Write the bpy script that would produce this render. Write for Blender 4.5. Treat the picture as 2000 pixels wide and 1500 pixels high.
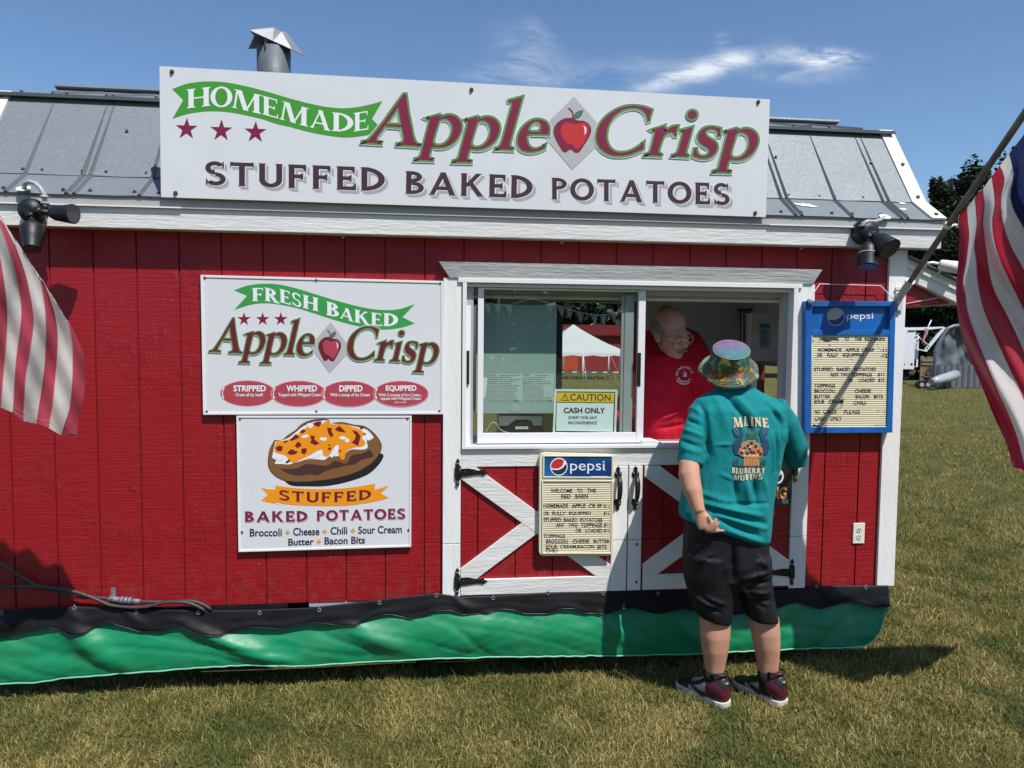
import bpy, bmesh, math, random
import numpy as np
from mathutils import Vector, Matrix, Quaternion, noise, geometry
from mathutils.bvhtree import BVHTree

for o in list(bpy.data.objects):
    bpy.data.objects.remove(o)
scene = bpy.context.scene
COL = scene.collection
random.seed(7)
PI = math.pi

# ------------------------------------------------------------------ camera
CAM_H = 1.82
CAM = Vector((1.8576, -3.8293, CAM_H))
FPX = 1420.0                     # focal length in pixels of the 2000 px wide photograph
YAW, PITCH, ROLL = 0.112496, -0.059701, 0.009334
_f = Vector((math.sin(YAW) * math.cos(PITCH), math.cos(YAW) * math.cos(PITCH), math.sin(PITCH)))
_r = Vector((math.cos(YAW), -math.sin(YAW), 0))
_u = _r.cross(_f)
RGT = _r * math.cos(ROLL) + _u * math.sin(ROLL)
UPV = -_r * math.sin(ROLL) + _u * math.cos(ROLL)
FWD = _f
cd = bpy.data.cameras.new('camera')
cam = bpy.data.objects.new('camera', cd)
COL.objects.link(cam)
cd.sensor_width = 36.0
cd.lens = 36.0 * FPX / 2000.0
cd.clip_start = 0.05
cd.clip_end = 2000
M3 = Matrix((RGT, UPV, -FWD)).transposed()
cam.matrix_world = Matrix.Translation(CAM) @ M3.to_4x4()
scene.camera = cam

# ------------------------------------------------------------------ sun, sky, exposure
SUN_DIR = Vector((-0.58, 1.0, -1.92)).normalized()       # the way the light travels
sd = bpy.data.lights.new('sun', 'SUN')
sun = bpy.data.objects.new('sun', sd)
COL.objects.link(sun)
sd.energy = 4.7
sd.angle = math.radians(0.55)
sd.color = (1.0, 0.96, 0.90)
sun.rotation_euler = SUN_DIR.to_track_quat('-Z', 'Y').to_euler()
world = bpy.data.worlds.new('World')
scene.world = world
world.use_nodes = True
scene.view_settings.view_transform = 'Standard'
scene.view_settings.look = 'None'
scene.view_settings.exposure = 0.24
scene.view_settings.gamma = 1.0
scene.cycles.use_denoising = True
scene.cycles.max_bounces = 8
scene.cycles.transparent_max_bounces = 12
scene.cycles.sample_clamp_indirect = 6.0


def ray(px, py):
    return FWD * FPX + RGT * (px - 1000) - UPV * (py - 750)


def W(px, py, y=0.0):
    """where the sight line through a photo pixel meets the upright plane at depth y"""
    d = ray(px, py)
    return CAM + d * ((y - CAM.y) / d.y)


def GR(px, py, z=0.0):
    d = ray(px, py)
    return CAM + d * ((z - CAM.z) / d.z)


def build_sky():
    nt = world.node_tree
    N, L = nt.nodes, nt.links
    N.clear()
    out = N.new('ShaderNodeOutputWorld')
    bg = N.new('ShaderNodeBackground')
    sky = N.new('ShaderNodeTexSky')
    sky.sky_type = 'NISHITA'
    sky.sun_disc = False
    el = math.asin(-SUN_DIR.z)
    sky.sun_elevation = el
    sky.sun_rotation = math.atan2(-SUN_DIR.x, -SUN_DIR.y)
    sky.air_density = 1.0
    sky.dust_density = 0.3
    sky.ozone_density = 4.5
    bg.inputs['Strength'].default_value = 0.118
    tc = N.new('ShaderNodeTexCoord')
    sep = N.new('ShaderNodeSeparateXYZ')
    L.new(tc.outputs['Generated'], sep.inputs[0])

    def m(op, a, b=None, c=None):
        n = N.new('ShaderNodeMath')
        n.operation = op
        for i, v in enumerate((a, b, c)):
            if v is None:
                continue
            if isinstance(v, (int, float)):
                n.inputs[i].default_value = v
            else:
                L.new(v, n.inputs[i])
        return n.outputs[0]
    yy = m('MAXIMUM', sep.outputs[1], 0.05)
    s = m('DIVIDE', sep.outputs[0], yy)
    t = m('DIVIDE', sep.outputs[2], yy)
    comb = N.new('ShaderNodeCombineXYZ')
    L.new(s, comb.inputs[0])
    L.new(t, comb.inputs[1])
    nz = N.new('ShaderNodeTexNoise')
    nz.inputs['Scale'].default_value = 9.0
    nz.inputs['Detail'].default_value = 8.0
    nz.inputs['Roughness'].default_value = 0.62
    nz.inputs['Distortion'].default_value = 0.7
    mp = N.new('ShaderNodeMapping')
    mp.inputs['Rotation'].default_value = (0, 0, -0.12)
    mp.inputs['Scale'].default_value = (1.0, 3.2, 1)
    L.new(comb.outputs[0], mp.inputs[0])
    L.new(mp.outputs[0], nz.inputs[0])

    def blob(px, py, wpx, hpx, rot, amp, sharp=1.0):
        d = ray(px, py)
        s0, t0 = d.x / d.y, d.z / d.y
        a, b = wpx / FPX, hpx / FPX
        ds = m('SUBTRACT', s, s0)
        dt = m('SUBTRACT', t, t0)
        c_, s_ = math.cos(rot), math.sin(rot)
        u = m('DIVIDE', m('ADD', m('MULTIPLY', ds, c_), m('MULTIPLY', dt, s_)), a)
        v = m('DIVIDE', m('ADD', m('MULTIPLY', ds, -s_), m('MULTIPLY', dt, c_)), b)
        r2 = m('ADD', m('MULTIPLY', u, u), m('MULTIPLY', v, v))
        e = m('POWER', 2.718, m('MULTIPLY', r2, -sharp))
        return m('MULTIPLY', e, amp)
    bl = [(1600, 118, 70, 17, 0.02, 1.5, 1.2), (1640, 110, 45, 13, -0.05, 0.9, 1.3), (1500, 108, 60, 10, 0.25, 0.55, 1), (1390, 132, 95, 19, 0.33, 1.15, 1.0),
          (1310, 158, 90, 12, 0.3, 0.7, 1), (1200, 140, 190, 22, 0.1, 0.26, 1), (1035, 112, 60, 34, -0.6, 0.36, 1), (985, 140, 90, 22, 0.3, 0.30, 1),
          (1060, 70, 34, 16, -0.7, 0.26, 1), (1410, 82, 16, 14, 0.9, 0.45, 1), (1560, 150, 90, 14, 0.05, 0.3, 1)]
    tot = None
    for b in bl:
        v = blob(*b)
        tot = v if tot is None else m('ADD', tot, v)
    nn = m('MULTIPLY', m('SUBTRACT', nz.outputs['Fac'], 0.37), 3.9)
    nn = m('MAXIMUM', nn, 0.0)
    mask = m('MINIMUM', m('MULTIPLY', tot, nn), 0.85)
    mask = m('MULTIPLY', mask, m('GREATER_THAN', sep.outputs[1], 0.06))
    hsv = N.new('ShaderNodeHueSaturation')
    hsv.inputs['Saturation'].default_value = 1.05
    hsv.inputs['Value'].default_value = 0.97
    L.new(sky.outputs[0], hsv.inputs['Color'])
    mix = N.new('ShaderNodeMix')
    mix.data_type = 'RGBA'
    mix.clamp_factor = True
    L.new(mask, mix.inputs[0])
    L.new(hsv.outputs[0], mix.inputs[6])
    mix.inputs[7].default_value = (6.6, 6.9, 7.4, 1)
    L.new(mix.outputs[2], bg.inputs['Color'])
    L.new(bg.outputs[0], out.inputs[0])


build_sky()


# ------------------------------------------------------------------ materials
def lin(c):
    c = c / 255.0
    return c / 12.92 if c <= 0.04045 else ((c + 0.055) / 1.055) ** 2.4


def rgb(r, g, b, k=1.0):
    return (min(1, lin(r) * k), min(1, lin(g) * k), min(1, lin(b) * k), 1)


def new_mat(name):
    m = bpy.data.materials.new(name)
    m.use_nodes = True
    m.node_tree.nodes.clear()
    nt = m.node_tree
    out = nt.nodes.new('ShaderNodeOutputMaterial')
    bs = nt.nodes.new('ShaderNodeBsdfPrincipled')
    nt.links.new(bs.outputs[0], out.inputs[0])
    return m, nt, bs, out


def node(nt, kind, **kw):
    n = nt.nodes.new(kind)
    for k, v in kw.items():
        if k in n.inputs:
            n.inputs[k].default_value = v
        else:
            setattr(n, k, v)
    return n


def coords(nt, scale=(1, 1, 1), rot=(0, 0, 0)):
    tc = nt.nodes.new('ShaderNodeTexCoord')
    mp = node(nt, 'ShaderNodeMapping')
    mp.inputs['Scale'].default_value = scale
    mp.inputs['Rotation'].default_value = rot
    nt.links.new(tc.outputs['Object'], mp.inputs[0])
    return mp.outputs[0]


def mixcol(nt, fac, a, b, blend='MIX'):
    n = nt.nodes.new('ShaderNodeMix')
    n.data_type = 'RGBA'
    n.blend_type = blend
    if isinstance(fac, (int, float)):
        n.inputs[0].default_value = fac
    else:
        nt.links.new(fac, n.inputs[0])
    for i, v in ((6, a), (7, b)):
        if isinstance(v, tuple):
            n.inputs[i].default_value = v
        else:
            nt.links.new(v, n.inputs[i])
    return n.outputs[2]


def ramp(nt, src, stops):
    n = nt.nodes.new('ShaderNodeValToRGB')
    el = n.color_ramp.elements
    while len(el) < len(stops):
        el.new(0.5)
    for e, (p, c) in zip(el, stops):
        e.position = p
        e.color = c if isinstance(c, tuple) else (c, c, c, 1)
    nt.links.new(src, n.inputs[0])
    return n.outputs[0]


def mapr(nt, src, a, b, c, d):
    n = node(nt, 'ShaderNodeMapRange')
    nt.links.new(src, n.inputs[0])
    for i, v in enumerate((a, b, c, d)):
        n.inputs[i + 1].default_value = v
    return n.outputs[0]


def bump(nt, bs, h, strength=0.3, dist=0.01):
    b = node(nt, 'ShaderNodeBump', Strength=strength, Distance=dist)
    nt.links.new(h, b.inputs['Height'])
    nt.links.new(b.outputs[0], bs.inputs['Normal'])
    return b


def mat(name, c, rough=0.5, metal=0.0, var=0.12, vscale=6.0, bumpn=0.0, bscale=60.0, spec=0.5, dirt=None, coat=0.0, sheen=0.0):
    """plain painted / plastic / cloth surface with a little tone variation and grain"""
    m, nt, bs, out = new_mat(name)
    v = coords(nt)
    n1 = node(nt, 'ShaderNodeTexNoise', Scale=vscale, Detail=5.0, Roughness=0.6)
    nt.links.new(v, n1.inputs[0])
    lo = tuple(x * (1 - var) for x in c[:3]) + (1,)
    hi = tuple(min(1, x * (1 + var)) for x in c[:3]) + (1,)
    colr = ramp(nt, n1.outputs[0], [(0.3, lo), (0.7, hi)])
    if dirt:
        n3 = node(nt, 'ShaderNodeTexNoise', Scale=dirt[1], Detail=8.0, Roughness=0.7)
        nt.links.new(v, n3.inputs[0])
        colr = mixcol(nt, mapr(nt, n3.outputs[0], 0.52, 0.75, 0.0, dirt[2]), colr, dirt[0])
    nt.links.new(colr, bs.inputs['Base Color'])
    bs.inputs['Roughness'].default_value = rough
    bs.inputs['Metallic'].default_value = metal
    bs.inputs['Specular IOR Level'].default_value = spec
    bs.inputs['Coat Weight'].default_value = coat
    if sheen:
        bs.inputs['Sheen Weight'].default_value = sheen
    if bumpn:
        n2 = node(nt, 'ShaderNodeTexNoise', Scale=bscale, Detail=4.0, Roughness=0.6)
        nt.links.new(v, n2.inputs[0])
        bump(nt, bs, n2.outputs[0], bumpn, 0.004)
    return m


def grain_mat(name, c, axis='X', rough=0.45, strength=0.55, dirtc=(0.35, 0.33, 0.28, 1), dirt=0.12, lines=1.0):
    """painted rough-sawn board: raised wavy grain running along one axis"""
    m, nt, bs, out = new_mat(name)
    if axis == 'X':
        sc = (1.5, 3.0, 8.0)
    elif axis == 'Z':
        sc = (8.0, 3.0, 1.5)
    else:
        sc = (3.0, 3.0, 3.0)
    v = coords(nt, sc)
    wv = node(nt, 'ShaderNodeTexWave', Scale=1.9 * lines, Distortion=6.0, Detail=2.0)
    wv.wave_type = 'BANDS'
    wv.bands_direction = 'Z' if axis == 'X' else ('X' if axis == 'Z' else 'DIAGONAL')
    wv.wave_profile = 'SAW'
    wv.inputs['Detail Scale'].default_value = 0.9
    wv.inputs['Detail Roughness'].default_value = 0.5
    nt.links.new(v, wv.inputs[0])
    n1 = node(nt, 'ShaderNodeTexNoise', Scale=11.0, Detail=6.0, Roughness=0.65)
    nt.links.new(v, n1.inputs[0])
    h = node(nt, 'ShaderNodeMath', operation='ADD')
    nt.links.new(wv.outputs['Fac'], h.inputs[0])
    nt.links.new(n1.outputs[0], h.inputs[1])
    bump(nt, bs, h.outputs[0], strength * 0.9, 0.006)
    n2 = node(nt, 'ShaderNodeTexNoise', Scale=3.5, Detail=9.0, Roughness=0.72)
    nt.links.new(coords(nt), n2.inputs[0])
    colr = mixcol(nt, mapr(nt, n2.outputs[0], 0.45, 0.8, 0.0, dirt), c, dirtc)
    nt.links.new(colr, bs.inputs['Base Color'])
    bs.inputs['Roughness'].default_value = rough
    return m


# ------------------------------------------------------------------ objects
def add_props(o, label=None, cat=None, group=None, kind=None):
    if label:
        o['label'] = label
    if cat:
        o['category'] = cat
    if group:
        o['group'] = group
    if kind:
        o['kind'] = kind
    return o


def thing(name, loc, label, cat, group=None):
    o = bpy.data.objects.new(name, None)
    o.empty_display_size = 0.2
    o.location = loc
    COL.objects.link(o)
    return add_props(o, label, cat, group)


def world_of(o):
    m = Matrix.LocRotScale(o.location, o.rotation_euler, o.scale)
    if o.parent:
        return world_of(o.parent) @ o.matrix_parent_inverse @ m
    return m


def parent_to(o, p):
    if p is not None:
        o.parent = p
        o.matrix_parent_inverse = world_of(p).inverted()


class MB:
    """collects shapes (world coordinates) into one mesh object"""
    def __init__(self):
        self.v, self.f, self.m, self.s = [], [], [], []

    def add(self, vs, fs, mi=0, smooth=False):
        b = len(self.v)
        self.v += [tuple(x) for x in vs]
        for f in fs:
            self.f.append(tuple(i + b for i in f))
            self.m.append(mi)
            self.s.append(smooth)
        return self

    def box(self, x0, x1, y0, y1, z0, z1, mi=0):
        vs = [(x, y, z) for x in (x0, x1) for y in (y0, y1) for z in (z0, z1)]
        fs = [(0, 1, 3, 2), (4, 6, 7, 5), (0, 4, 5, 1), (2, 3, 7, 6), (0, 2, 6, 4), (1, 5, 7, 3)]
        return self.add(vs, fs, mi)

    def obox(self, c, ax, ay, az, hx, hy, hz, mi=0):
        c, ax, ay, az = Vector(c), Vector(ax).normalized(), Vector(ay).normalized(), Vector(az).normalized()
        vs = [c + ax * (hx * i) + ay * (hy * j) + az * (hz * k) for i in (-1, 1) for j in (-1, 1) for k in (-1, 1)]
        fs = [(0, 1, 3, 2), (4, 6, 7, 5), (0, 4, 5, 1), (2, 3, 7, 6), (0, 2, 6, 4), (1, 5, 7, 3)]
        return self.add(vs, fs, mi)

    def prism(self, pts, d, mi=0):
        """polygon (3-D points) pushed along vector d"""
        n = len(pts)
        d = Vector(d)
        vs = [Vector(p) for p in pts] + [Vector(p) + d for p in pts]
        tri = geometry.tessellate_polygon([[Vector(p) for p in pts]])
        fs = [tuple(t) for t in tri] + [tuple(i + n for i in reversed(t)) for t in tri]
        fs += [(i, (i + 1) % n, (i + 1) % n + n, i + n) for i in range(n)]
        return self.add(vs, fs, mi)

    def loft(self, rings, mi=0, smooth=True, cap=True, closed=True):
        b = len(self.v)
        n = len(rings[0])
        for r in rings:
            self.v += [tuple(x) for x in r]
        for i in range(len(rings) - 1):
            for j in range(n if closed else n - 1):
                a = b + i * n + j
                c = b + i * n + (j + 1) % n
                self.f.append((a, c, c + n, a + n))
                self.m.append(mi)
                self.s.append(smooth)
        if cap and closed:
            self.f.append(tuple(b + j for j in reversed(range(n))))
            self.m.append(mi)
            self.s.append(False)
            e = b + (len(rings) - 1) * n
            self.f.append(tuple(e + j for j in range(n)))
            self.m.append(mi)
            self.s.append(False)
        return self

    def tube(self, pts, rad, seg=10, mi=0, cap=True, smooth=True, flat=1.0, ref=None):
        pts = [Vector(p) for p in pts]
        if not isinstance(rad, (list, tuple)):
            rad = [rad] * len(pts)
        rings = []
        t0 = (pts[1] - pts[0]).normalized()
        a = Vector(ref) if ref else (Vector((0, 0, 1)) if abs(t0.z) < 0.9 else Vector((1, 0, 0)))
        for i, p in enumerate(pts):
            if i == 0:
                t = pts[1] - pts[0]
            elif i == len(pts) - 1:
                t = pts[-1] - pts[-2]
            else:
                t = (pts[i + 1] - pts[i]).normalized() + (pts[i] - pts[i - 1]).normalized()
            t.normalize()
            n = a - t * a.dot(t)
            if n.length < 1e-4:
                n = t.orthogonal()
            n.normalize()
            a = n
            bb = t.cross(n)
            rings.append([p + n * (math.cos(2 * PI * j / seg) * rad[i]) + bb * (math.sin(2 * PI * j / seg) * rad[i] * flat) for j in range(seg)])
        return self.loft(rings, mi, smooth, cap)

    def ball(self, c, r, mi=0, seg=16, rows=10, rot=None):
        if not isinstance(r, (list, tuple)):
            r = (r, r, r)
        c = Vector(c)
        vs, fs = [], []
        for i in range(rows + 1):
            th = PI * i / rows
            for j in range(seg):
                ph = 2 * PI * j / seg
                p = Vector((r[0] * math.sin(th) * math.cos(ph), r[1] * math.sin(th) * math.sin(ph), r[2] * math.cos(th)))
                if rot:
                    p = rot @ p
                vs.append(c + p)
        for i in range(rows):
            for j in range(seg):
                fs.append((i * seg + j, (i + 1) * seg + j, (i + 1) * seg + (j + 1) % seg, i * seg + (j + 1) % seg))
        return self.add(vs, fs, mi, True)

    def disc(self, c, n, r, mi=0, seg=12, th=0.002):
        c, n = Vector(c), Vector(n).normalized()
        return self.tube([c, c + n * th], r, seg, mi, True, False)

    def build(self, name, mats, parent=None, bevel=0.0, label=None, smooth_angle=None, merge=False):
        me = bpy.data.meshes.new(name)
        me.from_pydata(self.v, [], self.f)
        if not isinstance(mats, (list, tuple)):
            mats = [mats]
        for m in mats:
            me.materials.append(m)
        me.polygons.foreach_set('material_index', self.m)
        me.polygons.foreach_set('use_smooth', self.s)
        bm = bmesh.new()
        bm.from_mesh(me)
        if merge:
            bmesh.ops.remove_doubles(bm, verts=bm.verts, dist=1e-5)
        bmesh.ops.recalc_face_normals(bm, faces=bm.faces)
        bm.to_mesh(me)
        bm.free()
        me.update()
        o = bpy.data.objects.new(name, me)
        COL.objects.link(o)
        parent_to(o, parent)
        if bevel:
            md = o.modifiers.new('bevel', 'BEVEL')
            md.width = bevel
            md.segments = 2
            md.limit_method = 'ANGLE'
        if label:
            o['label'] = label
        return o


def baked(o):
    """apply an object's modifiers (no operators)"""
    bpy.context.view_layer.update()
    dg = bpy.context.evaluated_depsgraph_get()
    me = bpy.data.meshes.new_from_object(o.evaluated_get(dg), depsgraph=dg)
    me.name = o.data.name
    old = o.data
    o.modifiers.clear()
    o.data = me
    bpy.data.meshes.remove(old)
    return o


def fuse(o, voxel=0.006, it=6, factor=0.5):
    """weld overlapping closed shapes into one continuous skin"""
    md = o.modifiers.new('weld', 'REMESH')
    md.mode = 'VOXEL'
    md.voxel_size = voxel
    md.use_smooth_shade = True
    if it:
        s = o.modifiers.new('soft', 'SMOOTH')
        s.iterations = it
        s.factor = factor
    return baked(o)


def vec_array(o):
    n = len(o.data.vertices)
    a = np.empty(n * 3, 'f')
    o.data.vertices.foreach_get('co', a)
    b = np.empty(n * 3, 'f')
    o.data.vertices.foreach_get('normal', b)
    return a.reshape(-1, 3), b.reshape(-1, 3)


def set_verts(o, a):
    o.data.vertices.foreach_set('co', np.ascontiguousarray(a, 'f').ravel())
    o.data.update()


# ------------------------------------------------------------------ flat painted shapes (signs)
def path(pts, sub=5, closed=True):
    """points (x,y) are corners, (x,y,1) lie on a smooth curve"""
    P = [Vector((p[0], p[1])) for p in pts]
    S = [len(p) > 2 for p in pts]
    n = len(P)
    out = []
    for i in range(n if closed else n - 1):
        j = (i + 1) % n
        out.append(P[i].copy())
        if not (S[i] or S[j]):
            continue
        d = P[j] - P[i]

        def tan(k):
            if not S[k]:
                return d
            a, b = P[(k - 1) % n], P[(k + 1) % n]
            t = b - a
            return t.normalized() * d.length if t.length > 0 else d
        ma, mb = tan(i), tan(j)
        for q in range(1, sub):
            t = q / sub
            h1 = 2 * t ** 3 - 3 * t ** 2 + 1
            h2 = t ** 3 - 2 * t ** 2 + t
            h3 = -2 * t ** 3 + 3 * t ** 2
            h4 = t ** 3 - t ** 2
            out.append(P[i] * h1 + ma * h2 + P[j] * h3 + mb * h4)
    if not closed:
        out.append(P[-1].copy())
    return out


_text_cache = {}


def text_mesh(s, bold=0.0, shear=0.0, spacing=1.0):
    key = (s, bold, shear, spacing)
    if key in _text_cache:
        return _text_cache[key]
    cu = bpy.data.curves.new('t', 'FONT')
    cu.body = s
    cu.offset = bold
    cu.shear = shear
    cu.space_character = spacing
    cu.resolution_u = 3
    cu.fill_mode = 'FRONT'
    ob = bpy.data.objects.new('t', cu)
    me = ob.to_mesh()
    vs = [(v.co.x, v.co.y) for v in me.vertices]
    fs = [tuple(p.vertices) for p in me.polygons]
    ob.to_mesh_clear()
    bpy.data.objects.remove(ob)
    bpy.data.curves.remove(cu)
    _text_cache[key] = (vs, fs)
    return vs, fs


class Paint:
    """flat lettering and artwork on an upright panel; input in photo pixels, one thin film per layer"""
    def __init__(self, y, gap=0.0005, to3=None):
        self.mb = MB()
        self.y, self.gap, self.mats, self.k = y, gap, [], 0
        self.to3 = to3

    def mi(self, m):
        if m not in self.mats:
            self.mats.append(m)
        return self.mats.index(m)

    def pt(self, p, layer):
        if self.to3:
            return self.to3(p, layer)
        w = W(p[0], p[1], self.y)
        w.y = self.y - self.gap * layer
        return w

    def lay(self, layer):
        self.k = (self.k + 1) % 16
        return layer + self.k * 0.018

    def fill(self, pts, m, layer=1, holes=()):
        ly = self.lay(layer)
        loops = [[Vector((p[0], p[1], 0)) for p in pts]] + [[Vector((p[0], p[1], 0)) for p in h] for h in holes]
        tri = geometry.tessellate_polygon(loops)
        flat = [p for l in loops for p in l]
        self.mb.add([self.pt(p, ly) for p in flat], [t for t in tri], self.mi(m))

    def outline(self, pts, d, m, layer=1, closed=True):
        ly = self.lay(layer)
        P = [Vector((p[0], p[1])) for p in pts]
        Q = [P[0]]
        for p in P[1:]:
            if (p - Q[-1]).length > 0.05:
                Q.append(p)
        P = Q
        n = len(P)
        A, B = [], []
        for i in range(n):
            a = P[i - 1] if (closed or i > 0) else P[i]
            b = P[(i + 1) % n] if (closed or i < n - 1) else P[i]
            d1 = (P[i] - a)
            d2 = (b - P[i])
            if d1.length < 1e-6:
                d1 = d2
            if d2.length < 1e-6:
                d2 = d1
            d1.normalize()
            d2.normalize()
            n1 = Vector((-d1.y, d1.x))
            n2 = Vector((-d2.y, d2.x))
            mm = n1 + n2
            if mm.length < 1e-3:
                mm = n1
            mm.normalize()
            k = d / max(0.42, mm.dot(n1))
            A.append(P[i] + mm * k)
            B.append(P[i] - mm * k)
        vs = [self.pt(p, ly) for p in A] + [self.pt(p, ly) for p in B]
        fs = [(i, (i + 1) % n, (i + 1) % n + n, i + n) for i in range(n if closed else n - 1)]
        self.mb.add(vs, fs, self.mi(m))

    def ell(self, c, rx, ry, m, layer=1, rot=0.0, seg=28):
        self.fill([(c[0] + rx * math.cos(a) * math.cos(rot) - ry * math.sin(a) * math.sin(rot), c[1] + rx * math.cos(a) * math.sin(rot) + ry * math.sin(a) * math.cos(rot))
                   for a in [2 * PI * i / seg for i in range(seg)]], m, layer)

    def text(self, s, bl, br, h, m, layer=1, bold=0.0, shear=0.0, spacing=1.0, up=None):
        """the ink of the string fills the box on baseline bl-br with height h (pixels)"""
        vs, fs = text_mesh(s, bold, shear, spacing)
        xs = [v[0] for v in vs]
        ys = [v[1] for v in vs]
        x0, x1, y0, y1 = min(xs), max(xs), min(ys), max(ys)
        bl, br = Vector(bl), Vector(br)
        e = br - bl
        up = Vector(up) if up else Vector((0, -h))
        ly = self.lay(layer)
        self.mb.add([self.pt(bl + e * ((v[0] - x0) / (x1 - x0)) + up * ((v[1] - y0) / (y1 - y0)), ly) for v in vs], fs, self.mi(m))

    def caps(self, s, bl, br, tl, m, layer=1, st=0.2, hr=0.07, sf=0.07, sth=0.045, gap=0.12, shift=(0, 0), fat=0.0, bend=None):
        bl, br, tl = Vector(bl), Vector(br), Vector(tl)
        gl = []
        x = 0
        for ch in s:
            if ch == ' ':
                x += 0.45
                continue
            w, pl = cap_glyph(ch, st, hr, sf, sth)
            gl.append((x, pl))
            x += w + gap
        x -= gap
        e, u = (br - bl) / x, tl - bl
        sh = Vector(shift)
        for gx, pl in gl:
            for strip in pl:
                ly = self.lay(layer)
                V, F = strip
                vs = []
                for a, b in V:
                    p = bl + e * (gx + a) + u * b + sh
                    if bend:
                        p = bend(p)
                    vs.append(self.pt(p, ly))
                self.mb.add(vs, F, self.mi(m))

    def build(self, name, parent):
        return self.mb.build(name, self.mats, parent)


def cap_glyph(ch, w, h, s, st):
    """roman capital of height 1 made of stems, hairlines, arcs and serifs"""
    out = []

    def quad(a, b, c, d):
        out.append(([a, b, c, d], [(0, 1, 2, 3)]))

    def rect(x0, x1, y0, y1):
        quad((x0, y0), (x1, y0), (x1, y1), (x0, y1))

    def ser(x, y, wd):
        if s <= 0:
            return
        if y < 0.5:
            quad((x - wd / 2 - s, 0), (x + wd / 2 + s, 0), (x + wd / 2 + s * 0.9, st), (x - wd / 2 - s * 0.9, st))
            quad((x - wd / 2 - s * 0.5, st * 0.9), (x + wd / 2 + s * 0.5, st * 0.9), (x + wd / 2, st * 2.4), (x - wd / 2, st * 2.4))
        else:
            quad((x - wd / 2 - s, 1), (x + wd / 2 + s, 1), (x + wd / 2 + s * 0.9, 1 - st), (x - wd / 2 - s * 0.9, 1 - st))
            quad((x - wd / 2 - s * 0.5, 1 - st * 0.9), (x + wd / 2 + s * 0.5, 1 - st * 0.9), (x + wd / 2, 1 - st * 2.4), (x - wd / 2, 1 - st * 2.4))

    def stem(x, y0=0.0, y1=1.0, wd=None, bot=True, top=True):
        wd = wd or w
        rect(x - wd / 2, x + wd / 2, y0, y1)
        if bot:
            ser(x, 0, wd)
        if top:
            ser(x, 1, wd)

    def diag(x0, y0, x1, y1, wd):
        quad((x0 - wd / 2, y0), (x0 + wd / 2, y0), (x1 + wd / 2, y1), (x1 - wd / 2, y1))

    def arc(cx, cy, rx, ry, a0, a1, tx, ty, seg=18):
        V, F = [], []
        for i in range(seg + 1):
            a = math.radians(a0 + (a1 - a0) * i / seg)
            V.append((cx + rx * math.cos(a), cy + ry * math.sin(a)))
            V.append((cx + (rx - tx) * math.cos(a), cy + (ry - ty) * math.sin(a)))
        for i in range(seg):
            F.append((2 * i, 2 * i + 1, 2 * i + 3, 2 * i + 2))
        out.append((V, F))

    def tick(x, y, d, hh=0.16):
        if s > 0:
            quad((x - h * 0.8, y), (x, y), (x, y + d * hh), (x - st * 0.6, y + d * hh))
    x1 = s + w / 2
    if ch == 'H':
        stem(x1)
        stem(x1 + 0.58)
        rect(x1, x1 + 0.58, 0.5 - h / 2, 0.5 + h / 2)
        return x1 + 0.58 + w / 2 + s, out
    if ch == 'I':
        stem(x1)
        return 2 * x1, out
    if ch == 'O':
        arc(0.5, 0.5, 0.5, 0.515, 0, 360, w * 1.1, h * 1.15, 30)
        return 1.0, out
    if ch == 'M':
        a = s + h / 2
        diag(a, 0, a + 0.06, 1, h)
        diag(a + 0.06 + w * 0.35, 1, a + 0.44, 0, w)
        diag(a + 0.46, 0.02, a + 0.78, 1, h)
        diag(a + 0.80, 1, a + 0.86, 0, w)
        ser(a, 0, h)
        ser(a + 0.86, 0, w)
        quad((a - 0.02 - s * .5, 1), (a + 0.2, 1), (a + 0.2, 1 - st), (a - 0.02 - s * .5, 1 - st))
        quad((a + 0.75, 1), (a + 0.86 + w / 2 + s * .6, 1), (a + 0.86 + w / 2 + s * .6, 1 - st), (a + 0.75, 1 - st))
        return a + 0.86 + w / 2 + s, out
    if ch in 'EF':
        stem(x1)
        r = x1 + 0.47
        rect(x1, r, 1 - h, 1)
        tick(r, 1 - h + 0.005, -1)
        rect(x1, r - 0.1, 0.5 - h / 2, 0.5 + h / 2)
        tick(r - 0.1, 0.5 - h / 2, -1, 0.07)
        tick(r - 0.1, 0.5 + h / 2, 1, 0.07)
        if ch == 'E':
            rect(x1, r + 0.04, 0, h)
            tick(r + 0.04, h - 0.005, 1)
        return r + 0.04, out
    if ch == 'L':
        stem(x1)
        rect(x1, x1 + 0.47, 0, h)
        tick(x1 + 0.47, h, 1)
        return x1 + 0.47, out
    if ch == 'A':
        a = s + h * .7
        diag(a, 0, a + 0.40, 1, h * 1.15)
        diag(a + 0.38, 1, a + 0.74, 0, w * 1.05)
        rect(a + 0.12, a + 0.62, 0.3 - h / 2, 0.3 + h / 2)
        ser(a, 0, h)
        ser(a + 0.74, 0, w)
        return a + 0.74 + w / 2 + s, out
    if ch == 'D':
        stem(x1)
        arc(x1, 0.5, 0.66, 0.5, -90, 90, w * 1.1, h * 1.1)
        return x1 + 0.66, out
    if ch in 'RP':
        stem(x1)
        arc(x1 + 0.1, 0.73, 0.42, 0.27, -90, 90, w, h)
        rect(x1, x1 + 0.12, 1 - h, 1)
        rect(x1, x1 + 0.12, 0.46, 0.46 + h)
        if ch == 'R':
            diag(x1 + 0.24, 0.47, x1 + 0.56, 0, w * 1.05)
            ser(x1 + 0.56, 0, w)
            return x1 + 0.56 + w / 2 + s, out
        return x1 + 0.52, out
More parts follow.
